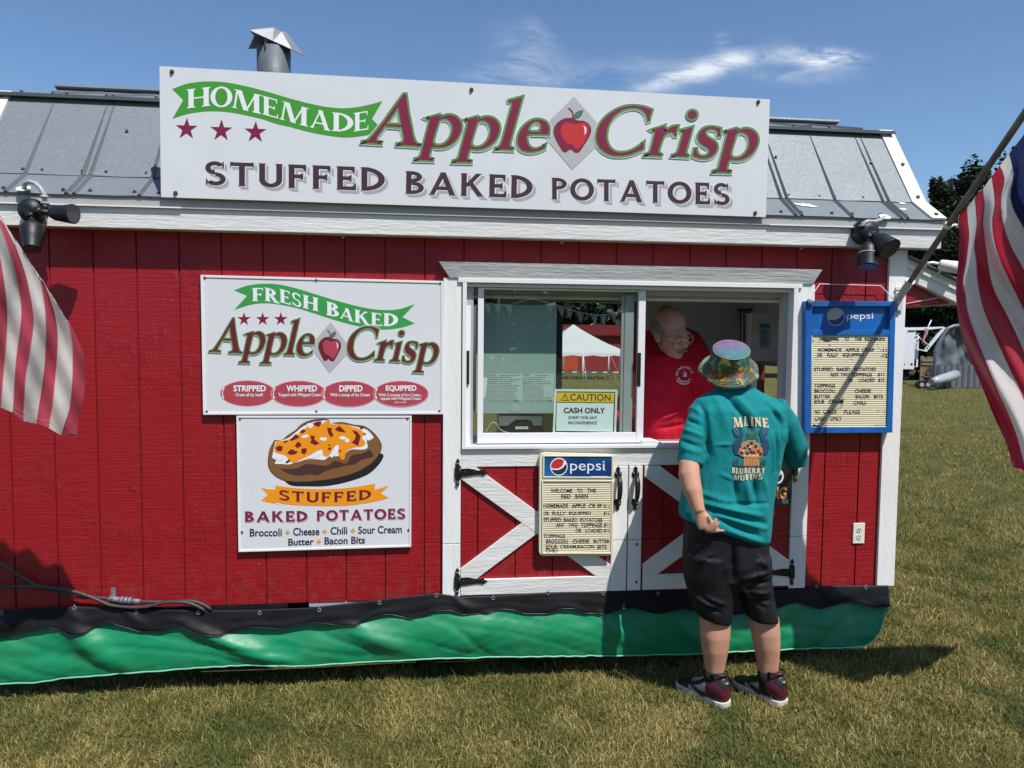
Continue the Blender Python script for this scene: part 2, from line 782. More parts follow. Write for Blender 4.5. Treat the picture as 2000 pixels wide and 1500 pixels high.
    if ch == 'B':
        stem(x1)
        arc(x1 + 0.1, 0.755, 0.37, 0.245, -90, 90, w, h)
        arc(x1 + 0.1, 0.275, 0.44, 0.275, -90, 90, w, h)
        for y in (0, 0.51, 1 - h):
            rect(x1, x1 + 0.12, y, y + h)
        return x1 + 0.54, out
    if ch == 'S':
        t = (w + h) * 0.5
        arc(0.33, 0.735, 0.31, 0.28, 28, 270, t, h * 1.1)
        arc(0.35, 0.265, 0.33, 0.28, 90, -152, t, h * 1.1)
        quad((0.27, 0.455), (0.41, 0.455), (0.41, 0.545), (0.27, 0.545))
        if s > 0:
            quad((0.56, 0.78), (0.62, 0.72), (0.62, 1.0), (0.57, 1.0))
            quad((0.04, 0.0), (0.09, 0.0), (0.1, 0.22), (0.04, 0.28))
        return 0.68, out
    if ch == 'K':
        stem(x1)
        diag(x1 + 0.08, 0.42, x1 + 0.52, 1, h * 1.3)
        diag(x1 + 0.22, 0.6, x1 + 0.6, 0, w * 1.05)
        ser(x1 + 0.52, 1, h)
        ser(x1 + 0.6, 0, w)
        return x1 + 0.6 + w / 2 + s, out
    if ch == 'T':
        c = 0.38
        stem(c, 0, 1, None, True, False)
        rect(0, 0.76, 1 - h, 1)
        for x, d in ((0, 1), (0.76, -1)):
            if s > 0:
                quad((x, 1.02), (x, 1 - h - 0.09), (x + d * st * 0.7, 1 - h - 0.07), (x + d * h * 0.7, 1.0))
        return 0.76, out
    if ch == 'U':
        stem(x1, 0.3, 1, None, False, True)
        stem(x1 + 0.55, 0.3, 1, w if h > 0.12 else h * 1.2, False, True)
        arc(x1 + 0.275, 0.33, 0.275 + w / 2, 0.345, 180, 360, w, h * 1.1)
        return x1 + 0.55 + w / 2 + s, out
    if ch == 'N':
        stem(x1, 0, 1, h * 1.2)
        diag(x1, 1, x1 + 0.58, 0, w * 1.15)
        stem(x1 + 0.58, 0, 1, h * 1.2, False, True)
        return x1 + 0.58 + w / 2 + s, out
    if ch == 'Y':
        c = 0.42
        diag(0.08 + w / 2, 1, c, 0.45, w)
        diag(0.84 - w / 2, 1, c, 0.45, h * 1.3)
        rect(c - w / 2, c + w / 2, 0, 0.47)
        ser(c, 0, w)
        ser(0.08 + w / 2, 1, w)
        ser(0.84 - w / 2, 1, h)
        return 0.86, out
    if ch == 'G':
        arc(0.48, 0.5, 0.48, 0.515, 40, 330, w * 1.05, h * 1.15, 26)
        rect(0.72, 0.72 + w, 0.05, 0.45)
        return 0.9, out
    return 0.5, out
# ------------------------------------------------------------------ shared materials
def siding_mat():
    m, nt, bs, out = new_mat('red_siding_paint')
    v = coords(nt, (26, 26, 2.2))
    n1 = node(nt, 'ShaderNodeTexNoise', Scale=1.0, Detail=7.0, Roughness=0.7, Distortion=1.1)
    nt.links.new(v, n1.inputs[0])
    v2 = coords(nt, (4, 4, 95))
    n2 = node(nt, 'ShaderNodeTexNoise', Scale=1.0, Detail=3.0, Roughness=0.6)
    nt.links.new(v2, n2.inputs[0])
    n3 = node(nt, 'ShaderNodeTexNoise', Scale=3.2, Detail=9.0, Roughness=0.72)
    nt.links.new(coords(nt), n3.inputs[0])
    wv = node(nt, 'ShaderNodeTexWave', Scale=2.0, Distortion=11.0, Detail=3.0)
    wv.wave_profile = 'SAW'
    wv.inputs['Detail Scale'].default_value = 1.4
    nt.links.new(coords(nt, (9, 3, 1.3)), wv.inputs[0])
    swirl = mapr(nt, n3.outputs[0], 0.50, 0.62, 0.0, 0.8)
    mm = node(nt, 'ShaderNodeMath', operation='MULTIPLY')
    nt.links.new(wv.outputs['Fac'], mm.inputs[0])
    nt.links.new(swirl, mm.inputs[1])
    a = node(nt, 'ShaderNodeMath', operation='MULTIPLY_ADD')
    nt.links.new(n2.outputs[0], a.inputs[0])
    a.inputs[1].default_value = 0.55
    nt.links.new(mm.outputs[0], a.inputs[2])
    a2 = node(nt, 'ShaderNodeMath', operation='MULTIPLY_ADD')
    nt.links.new(n1.outputs[0], a2.inputs[0])
    a2.inputs[1].default_value = 0.45
    nt.links.new(a.outputs[0], a2.inputs[2])
    bump(nt, bs, a2.outputs[0], 0.8, 0.006)
    c = ramp(nt, n3.outputs[0], [(0.25, (0.255, 0.0050, 0.0105, 1)), (0.75, (0.315, 0.0062, 0.0135, 1))])
    n4 = node(nt, 'ShaderNodeTexVoronoi', Scale=7.0)
    nt.links.new(coords(nt), n4.inputs[0])
    sp = mapr(nt, n4.outputs['Distance'], 0.0, 0.035, 0.55, 0.0)
    c = mixcol(nt, sp, c, (0.62, 0.42, 0.40, 1))
    sx = node(nt, 'ShaderNodeSeparateXYZ')
    nt.links.new(coords(nt), sx.inputs[0])
    lowz = mapr(nt, sx.outputs[2], 0.42, 0.80, 1.0, 0.0)                # mud splashed up from the grass
    nd = node(nt, 'ShaderNodeTexNoise', Scale=16.0, Detail=8.0, Roughness=0.75)
    nt.links.new(coords(nt), nd.inputs[0])
    md = node(nt, 'ShaderNodeMath', operation='MULTIPLY')
    nt.links.new(lowz, md.inputs[0])
    nt.links.new(mapr(nt, nd.outputs[0], 0.48, 0.72, 0.0, 0.55), md.inputs[1])
    c = mixcol(nt, md.outputs[0], c, (0.20, 0.085, 0.06, 1))
    nt.links.new(c, bs.inputs['Base Color'])
    bs.inputs['Roughness'].default_value = 0.42
    return m


def metal_roof_mat(name, base, rough):
    m, nt, bs, out = new_mat(name)
    v = node(nt, 'ShaderNodeTexVoronoi', Scale=85.0)
    nt.links.new(coords(nt), v.inputs[0])
    n1 = node(nt, 'ShaderNodeTexNoise', Scale=4.0, Detail=8.0, Roughness=0.7)
    nt.links.new(coords(nt), n1.inputs[0])
    c = ramp(nt, v.outputs['Color'], [(0.0, tuple(x * 0.88 for x in base[:3]) + (1,)), (1.0, tuple(min(1, x * 1.12) for x in base[:3]) + (1,))])
    c = mixcol(nt, mapr(nt, n1.outputs[0], 0.4, 0.7, 0.0, 0.3), c, tuple(x * 0.8 for x in base[:3]) + (1,))
    nt.links.new(c, bs.inputs['Base Color'])
    bs.inputs['Metallic'].default_value = 0.25
    nt.links.new(mapr(nt, v.outputs['Distance'], 0, 0.6, rough - 0.05, rough + 0.12), bs.inputs['Roughness'])
    bump(nt, bs, n1.outputs[0], 0.06, 0.02)
    return m


M_RED = siding_mat()
M_REDB = mat('red_groove_paint', (0.17, 0.004, 0.008, 1), 0.6)
M_WX = grain_mat('white_board_paint', (0.84, 0.835, 0.81, 1), 'X')
M_WZ = grain_mat('white_upright_paint', (0.84, 0.835, 0.81, 1), 'Z', 0.45, 0.5)
M_WD = grain_mat('white_brace_paint', (0.84, 0.835, 0.81, 1), 'X', 0.45, 0.5)
M_SIGN = mat('sign_panel_white', (0.665, 0.680, 0.705, 1), 0.28, var=0.02, vscale=2.0, dirt=((0.5, 0.49, 0.46, 1), 2.2, 0.16))
M_TRIM = mat('sign_trim_white', (0.76, 0.755, 0.75, 1), 0.35, var=0.03)
M_ALU = mat('white_aluminium', (0.76, 0.76, 0.775, 1), 0.32, var=0.02)
M_ALUG = mat('grey_aluminium', (0.38, 0.39, 0.40, 1), 0.4, var=0.06)
M_BLK = mat('black_plastic', (0.012, 0.012, 0.014, 1), 0.38, var=0.2)
M_BIRON = mat('black_iron', (0.012, 0.012, 0.013, 1), 0.33, var=0.3, bumpn=0.2, bscale=120)
M_ZINC = metal_roof_mat('galvanised_steel', (0.185, 0.208, 0.228, 1), 0.5)
M_ZINCD = metal_roof_mat('galvanised_rib', (0.115, 0.13, 0.146, 1), 0.5)
M_DRIP = mat('grey_drip_edge', (0.40, 0.395, 0.39, 1), 0.4, var=0.06)
M_DARK = mat('dark_void', (0.012, 0.012, 0.014, 1), 0.9)
M_SCREW = mat('screw_steel', (0.10, 0.10, 0.11, 1), 0.45, metal=0.4, var=0.3)
M_RUST = mat('rusty_bolt', (0.08, 0.035, 0.025, 1), 0.7, var=0.4, vscale=150)
M_ROOM = mat('grey_room_panel', (0.82, 0.825, 0.82, 1), 0.55, var=0.08, vscale=2)
M_CREAM = mat('cream_plastic', (0.70, 0.655, 0.50, 1), 0.4, var=0.04)
M_SEAL = mat('white_sealant', (0.75, 0.76, 0.76, 1), 0.6, var=0.08)

FX = -0.098       # fascia front plane
XL, XR = -0.36, 4.485      # ends of the front wall
ZB = 0.44
ZT = 2.42

TR = thing('food_trailer', ((XL + XR) / 2, 1.0, 0.0), 'red barn shaped concession trailer with white trim and grey metal roof on the grass', 'food trailer')

# openings in the front wall
WX0, WX1 = 2.024, 3.858        # window
WZ0, WZ1 = 1.247, 2.118


def rects_minus(x0, x1, z0, z1, hole):
    hx0, hx1, hz0, hz1 = hole
    if x1 <= hx0 or x0 >= hx1:
        return [(x0, x1, z0, z1)]
    out = []
    if x0 < hx0:
        out.append((x0, hx0, z0, z1))
    if x1 > hx1:
        out.append((hx1, x1, z0, z1))
    a, b = max(x0, hx0), min(x1, hx1)
    out.append((a, b, z0, hz0))
    out.append((a, b, hz1, z1))
    return out


sd_ = MB()
hole = (WX0, WX1, WZ0, WZ1)
for k in range(-3, 24):
    a, b = k * 0.2032 + 0.0034, (k + 1) * 0.2032 - 0.0034
    a, b = max(a, XL), min(b, XR - 0.02)
    if b - a < 0.01:
        continue
    for r in rects_minus(a, b, ZB, ZT, hole):
        cuts = [(r[2], r[3])]
        zs = 0.742
        if k >= 6 and r[2] < zs < r[3] and k < 19:
            cuts = [(r[2], zs - 0.0015), (zs + 0.0015, r[3])]
        for c in cuts:
            sd_.box(r[0], r[1], 0.0, 0.018, c[0], c[1])
sd_.build('siding', M_RED, TR, bevel=0.0015)
bk = MB()
for r in rects_minus(XL, XR - 0.004, ZB + 0.002, ZT, hole):
    bk.box(r[0], r[1], 0.008, 0.06, r[2], r[3])
HY0, HY1, HZ0, HZ1 = 1.18, 1.64, 1.295, 1.65                 # side window in the right end
for r in rects_minus(0.061, 2.05, ZB, 2.6, (HY0, HY1, HZ0, HZ1)):
    bk.box(XR - 0.06, XR - 0.004, r[0], r[1], r[2], r[3])       # end wall to the right
bk.box(XL, XL + 0.05, 0.061, 2.05, ZB, 2.6)
LIGHT_GAP = (1.10, 2.40, 0.56, 2.36)                              # added gap that brightens the room, out of sight behind the refrigerator
fw0, fw1 = W(1092, 590, 1.96), W(1228, 775, 1.96)
FWN = (fw0.x, fw1.x, fw1.z, fw0.z)                          # far window, opposite the serving window
XS = (LIGHT_GAP[1] + FWN[0]) / 2


def back_rects(x0, x1, z0, z1):
    return rects_minus(x0, XS, z0, z1, LIGHT_GAP) + rects_minus(XS, x1, z0, z1, FWN)


for r in back_rects(XL + 0.051, XR - 0.061, ZB, 2.6):
    bk.box(r[0], r[1], 2.0, 2.05, r[2], r[3])
bk.build('wall_core', M_REDB, TR)

# inside of the trailer
rm = MB()
rm.box(XL + 0.06, XR - 0.07, 0.065, 1.99, 0.46, 0.50)
for r in back_rects(XL + 0.06, XR - 0.07, 0.51, 2.55):
    rm.box(r[0], r[1], 1.93, 1.99, r[2], r[3])
rm.box(XL + 0.06, XR - 0.07, 0.065, 1.92, 2.50, 2.54)
for r in rects_minus(0.065, 1.92, 0.51, 2.49, (HY0, HY1, HZ0, HZ1)):
    rm.box(4.375, 4.42, r[0], r[1], r[2], r[3])
rm.build('room_lining', M_ROOM, TR)
hd = MB()
hd.box(1.3, 4.2, 0.10, 0.16, 2.055, 2.13)
hd.box(1.3, 4.2, 0.09, 0.10, 2.045, 2.062)
hd.build('header_rail', mat('beige_rail', (0.66, 0.62, 0.52, 1), 0.5), TR, bevel=0.002)
ct = MB()
ct.box(1.96, 4.2, 0.066, 0.62, 1.19, 1.235)
ct.build('serving_counter', mat('steel_counter', (0.35, 0.36, 0.37, 1), 0.4, metal=0.3), TR, bevel=0.004)

# corner boards, fascia, soffit
cb = MB()
cb.box(4.392, XR + 0.012, -0.02, -0.001, ZB, 2.343)
cb.box(XR + 0.0005, XR + 0.012, 0.0005, 0.11, ZB, 2.343)
cb.build('corner_board', M_WZ, TR, bevel=0.002)
XE = 4.636
fs = MB()
fs.box(XL - 0.06, XE, FX, FX + 0.022, 2.344, 2.443)
fs.build('fascia', M_WX, TR, bevel=0.002)
dr = MB()
dr.box(XL - 0.06, XE + 0.004, FX - 0.004, FX + 0.004, 2.4435, 2.492)
dr.box(XL - 0.06, XE + 0.004, FX - 0.013, FX - 0.0042, 2.4435, 2.449)
dr.build('drip_edge', M_DRIP, TR)
for a, b in ((XL - 0.06, 0.66), (3.64, XE)):
    wl = MB()
    wl.box(a, b, FX - 0.017, FX - 0.0135, 2.4425, 2.4495)
    wl.build('trim_strip', M_ALU, TR)
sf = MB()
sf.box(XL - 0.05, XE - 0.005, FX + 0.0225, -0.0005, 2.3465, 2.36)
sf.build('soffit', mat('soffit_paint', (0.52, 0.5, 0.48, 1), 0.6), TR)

# gambrel roof: flared eave, steep lower slope, shallow upper slope
PE, PB, PT, PR = (-0.112, 2.496), (0.065, 2.618), (0.402, 3.112), (1.10, 3.347)
XA, XB = -0.43, XE + 0.003


def slab(mb, p, q, x0, x1, th, mi=0):
    d = Vector((0, q[0] - p[0], q[1] - p[1])).normalized()
    n = Vector((0, -d.z, d.y))
    P0, P1 = Vector((x0, p[0], p[1])), Vector((x0, q[0], q[1]))
    mb.prism([P0, P1, P1 - n * th, P0 - n * th], (x1 - x0, 0, 0), mi)


lo = MB()
n_ = 60
xs = [XA + 0.05 + (XB - XA - 0.10) * i / n_ for i in range(n_ + 1)]
rng = random.Random(3)
wob = [rng.uniform(-0.002, 0.002) for _ in xs]
for (p, q) in ((PB, PT), (PE, PB)):
    V, F = [], []
    for i, x in enumerate(xs):
        for t in (0, 0.5, 1):
            yy = p[0] + (q[0] - p[0]) * t
            zz = p[1] + (q[1] - p[1]) * t + (wob[i] if t == 0 else 0) + (0.003 if p is PB and t == 0 else 0)
            V.append((x, yy - (0.004 if p is PB else 0), zz))
    for i in range(n_):
        for j in range(2):
            a = i * 3 + j
            F.append((a, a + 3, a + 4, a + 1))
    b = len(V)
    d = Vector((0, q[0] - p[0], q[1] - p[1])).normalized()
    off = Vector((0, d.z, -d.y)) * 0.012
    V += [Vector(v) + off for v in V]
    F += [tuple(b + k for k in reversed(f)) for f in F]
    for i in range(n_):
        F.append((i * 3, i * 3 + 3, b + i * 3 + 3, b + i * 3))
    lo.add(V, F)
lo.build('lower_roof', M_ZINC, TR)
up = MB()
slab(up, (PT[0] - 0.05, PT[1] - 0.012), PR, XA + 0.02, XB - 0.005, 0.014)
slab(up, (2.0 - PR[0] + 0.06, PR[1]), (2.0 - PT[0] + 0.06, PT[1] - 0.012), XA + 0.02, XB - 0.005, 0.014)
up.build('upper_roof', M_ZINC, TR)
ufl = MB()
ufl.box(XA + 0.015, XB - 0.002, PT[0] - 0.058, PT[0] - 0.052, PT[1] - 0.030, PT[1] - 0.012)
ufl.build('roof_edge_flashing', mat('dark_flashing', (0.10, 0.105, 0.12, 1), 0.5, metal=0.3), TR)
bk2 = MB()
slab(bk2, (2.06 - PT[0], PT[1]), (2.06 - PB[0], PB[1] - 0.05), XA + 0.05, XB - 0.05, 0.012)
bk2.build('rear_roof', M_ZINC, TR)
rc = MB()
for sgn in (0, 1):
    p, q = ((PR[0] - 0.20, PR[1] - 0.062), (PR[0], PR[1] + 0.02)) if sgn == 0 else ((PR[0], PR[1] + 0.02), (PR[0] + 0.20, PR[1] - 0.062))
    slab(rc, p, q, XA + 0.03, XB - 0.02, 0.012)
rc.build('ridge_cap', M_ZINC, TR)


def rib(mb, x, p, q, w=0.012, h=0.014):
    d = Vector((0, q[0] - p[0], q[1] - p[1])).normalized()
    n = Vector((0, -d.z, d.y))
    A, B = Vector((x, p[0], p[1])) + n * 0.0, Vector((x, q[0], q[1]))
    X = Vector((1, 0, 0))
    a = [A - X * w, A + n * h, A + X * w]
    b = [B - X * w, B + n * h, B + X * w]
    mb.add(a + b, [(0, 1, 4, 3), (1, 2, 5, 4), (0, 3, 5, 2), (0, 2, 1), (3, 4, 5)])


rib_x = [-0.13, 0.138, 0.173, 0.468, 3.22, 3.50, 3.787, 3.821, 4.104, 4.39, 4.425]
for x in rib_x:
    rb = MB()
    rib(rb, x, (PB[0] - 0.004, PB[1] + 0.002), (PT[0] - 0.004, PT[1] - 0.02))
    rib(rb, x, PE, PB)
    rib(rb, x, (PT[0] - 0.05, PT[1] - 0.012), PR, 0.012, 0.013)
    rb.build('roof_rib', M_ZINCD, TR)
def on_slope(x, p, q, t):
    d = Vector((0, q[0] - p[0], q[1] - p[1]))
    n = Vector((0, -d.z, d.y)).normalized()
    return Vector((x, p[0] + d.y * t, p[1] + d.z * t)), n


def roof_screw(c, n, r=0.008, washer=0.0, h=0.012, lift=0.003):
    s_ = MB()
    if washer:
        s_.disc(c + n * lift, n, washer, 0, 10, 0.002)
    s_.tube([c + n * lift, c + n * (lift + h)], r, 8)
    s_.build('roof_screw', M_SCREW, TR)


for x in [-0.28, -0.15, -0.05, 0.12, 0.235, 0.44, 0.54] + [3.4, 3.53, 3.71, 3.83, 4.01, 4.12, 4.29, 4.43]:
    for (p, q, t) in ((PB, PT, 0.05), (PE, PB, 0.18)):
        c, n = on_slope(x + rng.uniform(-.01, .01), p, q, t)
        roof_screw(c, n, 0.006, 0.010, 0.009)
for x, t in ((0.28, 0.55), (3.84, 0.55), (4.42, 0.52), (3.5, 0.5)):
    roof_screw(*on_slope(x, PB, PT, t))
for x in [XA + 0.1 + 0.23 * i for i in range(21)]:
    if 0.62 < x < 3.4:
        continue                                             # behind the roof sign
    roof_screw(*on_slope(x, (PT[0] - .05, PT[1] - .012), PR, 0.12), 0.008, 0, 0.012, 0.001)
    roof_screw(*on_slope(x + .05, PT, PR, 0.93), 0.008, 0, 0.018, 0.012)
M_RAKE = grain_mat('cream_rake_paint', (0.72, 0.70, 0.62, 1), 'Z', 0.5, 0.25, dirt=0.3)
for sx_, x0 in ((1, XB - 0.075), (-1, XA - 0.01)):
    rk = MB()
    x1 = x0 + 0.085
    for (p, q, e) in ((PB, PT, 0), (PE, PB, 0)):
        d = Vector((0, q[0] - p[0], q[1] - p[1])).normalized()
        n = Vector((0, -d.z, d.y))
        for (xa, xb, up_, th) in ((x0, x1, 0.012, 0.012),):
            A, B = Vector((xa, p[0], p[1])) + n * up_, Vector((xa, q[0], q[1])) + n * up_
            rk.prism([A, B, B - n * th, A - n * th], (xb - xa, 0, 0))
        xe = x1 - 0.012 if sx_ > 0 else x0
        A, B = Vector((xe, p[0], p[1])) - n * 0.001, Vector((xe, q[0], q[1])) - n * 0.001
        rk.prism([A, B, B - n * 0.09, A - n * 0.09], (0.012, 0, 0))
    rk.build('rake_board', M_RAKE, TR)
    for (p, q, ts) in ((PB, PT, (0.06, 0.5, 0.93)), (PE, PB, (0.2,))):
        for t in ts:
            c, n = on_slope(x0 + 0.045, p, q, t)
            rs = MB()
            rs.tube([c + n * 0.012, c + n * 0.02], 0.011, 8)
            rs.build('rake_screw', M_RUST, TR)
for x, t, a, b in ((3.9, 0.62, 0.05, 0.018), (3.86, 0.66, 0.03, 0.012), (4.46, 0.55, 0.024, 0.014), (4.50, 0.93, 0.025, 0.012), (3.93, .55, .03, .01)):
    c, n = on_slope(x, PE, PB, t)
    T = Vector((0, PB[0] - PE[0], PB[1] - PE[1])).normalized()
    sl = MB()
    pts = []
    for i in range(14):
        an = 2 * PI * i / 14
        k = rng.uniform(0.6, 1.15)
        pts.append(c + n * 0.002 + Vector((1, 0, 0)) * (a * k * math.cos(an)) + T * (b * k * math.sin(an)))
    sl.prism(pts, n * 0.003)
    sl.build('sealant_patch', M_SEAL, TR)
# gable end panel under the roof ends (closes the attic)
for x in (XR - 0.035, XL + 0.005):
    ge = MB()
    prof = [(0.02, 2.42), (0.02, 2.55), (PB[0] + 0.04, PB[1] - 0.02), (PT[0] + 0.04, PT[1] - 0.05), (PR[0], PR[1] - 0.05), (2.02 - PT[0], PT[1] - 0.05), (2.0, 2.585), (2.0, 2.42)]
    ge.prism([(x, a, b) for a, b in prof], (0.03, 0, 0))
    ge.build('gable_end', M_RED, TR)

# side awning at the right end
aw = MB()
c_top, c_end = W(1768, 487, 0.03), W(1857, 530, 0.03)
zt, ze = 2.305, 2.305 - 0.165
xa, xb = XR + 0.014, 4.90
dd = Vector((xb - xa, 0, ze - zt)).normalized()
nn = Vector((-dd.z, 0, dd.x))
A, B = Vector((xa, 0.0, zt)), Vector((xb, 0.0, ze))
aw.prism([A, B, B - nn * 0.105, A - nn * 0.105], (0, 0.03, 0))
aw.prism([A - nn * 0.03 + Vector((0, -0.012, 0)), B - nn * 0.03 + Vector((0, -0.012, 0)), B - nn * 0.05 + Vector((0, -0.012, 0)), A - nn * 0.05 + Vector((0, -0.012, 0))], (0, 0.0115, 0))
aw.prism([A, B, B - nn * 0.105, A - nn * 0.105][::1], (0, 0.001, 0)) if False else None
aw.build('awning_rake', M_WX, TR, bevel=0.002)
as_ = MB()
as_.prism([A + nn * 0.002 + Vector((0, -0.03, 0)), B + dd * 0.04 + nn * 0.002 + Vector((0, -0.03, 0)), B + dd * 0.04 + nn * 0.010 + Vector((0, -0.03, 0)), A + nn * 0.010 + Vector((0, -0.03, 0))], (0, 1.3, 0))
as_.build('awning_roof', M_ZINC, TR)
ag = MB()
ag.prism([(XR + 0.014, 0.035, 2.19), (XR + 0.32, 0.035, 2.055), (XR + 0.26, 0.035, 2.048), (XR + 0.12, 0.035, 2.04), (XR + 0.014, 0.035, 2.03)], (0, 0.03, 0))
ag.build('awning_gusset', M_RED, TR)
ac = MB()
ac.tube([(XR + 0.03, 0.03, 2.045), (4.83, 0.03, 2.105)], 0.0025, 6)
ac.build('awning_wire', M_ALU, TR)
ae = MB()
ae.box(4.86, 4.885, 0.035, 1.25, 2.05, 2.12)
ae.build('awning_beam', M_WX, TR)

# cornice over the window, casing, sill rail
co = MB()
pts = [W(858, 512), W(1597, 523), W(1582, 556), W(878, 546)]
z1c, z0c = 2.222, 2.143
x_ = [pts[0].x, pts[1].x, pts[2].x, pts[3].x]
front = [(x_[0], -0.050, z1c), (x_[1], -0.050, z1c), (x_[2], -0.030, z0c), (x_[3], -0.030, z0c)]
co.add([front[0], front[1], front[2], front[3], (x_[0], 0, z1c), (x_[1], 0, z1c), (x_[2], 0, z0c), (x_[3], 0, z0c)],
       [(0, 1, 2, 3), (0, 4, 5, 1), (1, 5, 6, 2), (2, 6, 7, 3), (3, 7, 4, 0)])
co.build('cornice', M_WX, TR)
cs = MB()
LX0, LX1 = 1.926, 2.020
RX0, RX1 = 3.862, 3.958
for a, b in ((LX0, LX1), (RX0, RX1)):
    cs = MB()
    cs.box(a, b, -0.022, -0.0008, 0.742, z0c - 0.001)
    cs.box(a, b, -0.022, -0.0008, 0.445, 0.739)
    cs.build('window_casing', M_WZ, TR, bevel=0.002)
sr = MB()
sr.box(LX1 + 0.001, RX0 - 0.001, -0.018, -0.0008, 1.151, 1.243)
sr.build('sill_rail', M_WX, TR, bevel=0.002)

# two decorative half doors with X braces
DX = [(2.022, 2.925), (2.930, 3.860)]
for di, (a, b) in enumerate(DX):
    zb, zt_ = 0.462, 1.149
    pn = MB()
    grooves = [a] + [k * 0.2032 + 0.08 for k in range(8, 20) if a + 0.03 < k * 0.2032 + 0.08 < b - 0.03] + [b]
    for g0, g1 in zip(grooves[:-1], grooves[1:]):
        for z0, z1 in ((zb, 0.7405), (0.7435, zt_)):
            pn.box(g0 + 0.003, g1 - 0.003, -0.010, -0.0015, z0, z1)
    door = pn.build('half_door', M_RED, TR, bevel=0.001)
    fr = MB()
    st_w = 0.088
    inner = (a, b - st_w) if di == 0 else (a + st_w, b)
    sx0, sx1 = (b - st_w, b) if di == 0 else (a, a + st_w - 0.012)
    fr.box(sx0 + 0.001, sx1 - 0.001, -0.026, -0.0105, 0.744, zt_ - 0.001)
    fr.box(sx0 + 0.001, sx1 - 0.001, -0.026, -0.0105, zb, 0.7405)
    fr.build('stile', M_WZ, door, bevel=0.0015)
    bt = MB()
    bt.box(inner[0], inner[1], -0.026, -0.0105, zb, zb + 0.083)
    bt.build('bottom_rail', M_WX, door, bevel=0.0015)
    br = MB()
    x0, x1 = inner
    z0, z1 = zb + 0.084, zt_ - 0.002
    hw = 0.048
    dl = Vector((x1 - x0, 0, z1 - z0)).normalized()
    hx, hz = hw / dl.z, hw / dl.x

    def clip(pts):
        return [(min(max(p[0], x0), x1), p[1], min(max(p[2], z0), z1)) for p in pts]
    br.prism([(x0, -0.024, z0 + hz), (x0, -0.024, z0), (x0 + hx, -0.024, z0), (x1, -0.024, z1 - hz), (x1, -0.024, z1), (x1 - hx, -0.024, z1)], (0, 0.0135, 0))
    br.prism([(x0, -0.0255, z1 - hz), (x0, -0.0255, z1), (x0 + hx, -0.0255, z1), (x1, -0.0255, z0 + hz), (x1, -0.0255, z0), (x1 - hx, -0.0255, z0)], (0, 0.0140, 0))
    br.build('brace', M_WD, door, bevel=0.0015)
    # pull handle
    hxp = b - 0.030 if di == 0 else a + 0.036
    hc = W(1208 if di == 0 else 1240, 950, -0.06)
    hd_ = MB()
    hx_ = 2.868 if di == 0 else 2.965
    for zc, sg in ((1.105, 1), (0.948, -1)):
        pl = [(0, 0.045), (0.012, 0.03), (0.008, 0.018), (0.020, 0.008), (0.020, -0.012), (0.010, -0.022), (-0.010, -0.022), (-0.020, -0.012), (-0.020, 0.008), (-0.008, 0.018), (-0.012, 0.03)]
        hd_.prism([(hx_ + p[0], -0.0265, zc + p[1] * sg) for p in pl], (0, -0.004, 0))
        for q in (-0.011, 0.011):
            hd_.ball((hx_ + q, -0.031, zc + 0.004 * sg), (0.005, 0.003, 0.005), 1, 8, 6)
    hd_.tube([(hx_, -0.028, 1.098), (hx_, -0.058, 1.088), (hx_, -0.072, 1.06), (hx_, -0.074, 1.02), (hx_, -0.066, 0.985), (hx_, -0.045, 0.958), (hx_, -0.028, 0.950)],
             [0.008, 0.013, 0.015, 0.0145, 0.0125, 0.009, 0.007], 12)
    hd_.build('handle', [M_BIRON, M_ZINC], door)
    for zz, dz in ((1.115, 0), (0.53, 0)):
        hg = MB()
        sg = 1 if di == 0 else -1
        hx0 = (2.003 if di == 0 else 3.876)
        pl = [(0, .085), (.012, .068), (.005, .055), (.016, .042), (.016, -.018), (.007, -.034), (.010, -.052), (0, -.068), (-.011, -.052), (-.005, -.036), (-.015, -.018), (-.013, .042), (-.003, .055), (-.010, .066)]
        hg.prism([(hx0 + p[0] * sg, -0.0265, zz + p[1]) for p in pl], (0, -0.006, 0))
        st2 = [(.014, .028), (.06, .031), (.105, .019), (.128, .020), (.140, .026), (.147, .015), (.164, .008), (.147, 0), (.140, -.009), (.128, -.005), (.105, -.003), (.05, -.011), (.014, -.014)]
        hg.prism([(hx0 + p[0] * sg, -0.0275, zz + p[1]) for p in st2], (0, -0.005, 0))
        hg.tube([(hx0 + .012 * sg, -0.034, zz - .016), (hx0 + .012 * sg, -0.034, zz + .032)], 0.006, 8)
        for q in ((.035, .01), (.085, .009), (.138, .008)):
            hg.ball((hx0 + q[0] * sg, -0.033, zz + q[1]), (0.0055, 0.003, 0.0055), 0, 8, 6)
        for q in (.058, -.045):
            hg.ball((hx0, -0.033, zz + q), (0.005, 0.003, 0.005), 1, 8, 6)
        hg.build('strap_hinge', [M_BIRON, M_ZINC], door)
    if di == 0:
        for px, py in ((1244, 1063), (1243, 1137)):
            bo = MB()
            c = W(px, py, -0.027)
            bo.ball((c.x, -0.0265, c.z), (0.008, 0.004, 0.008), 0, 10, 6)
            bo.build('screw', M_SCREW, door)

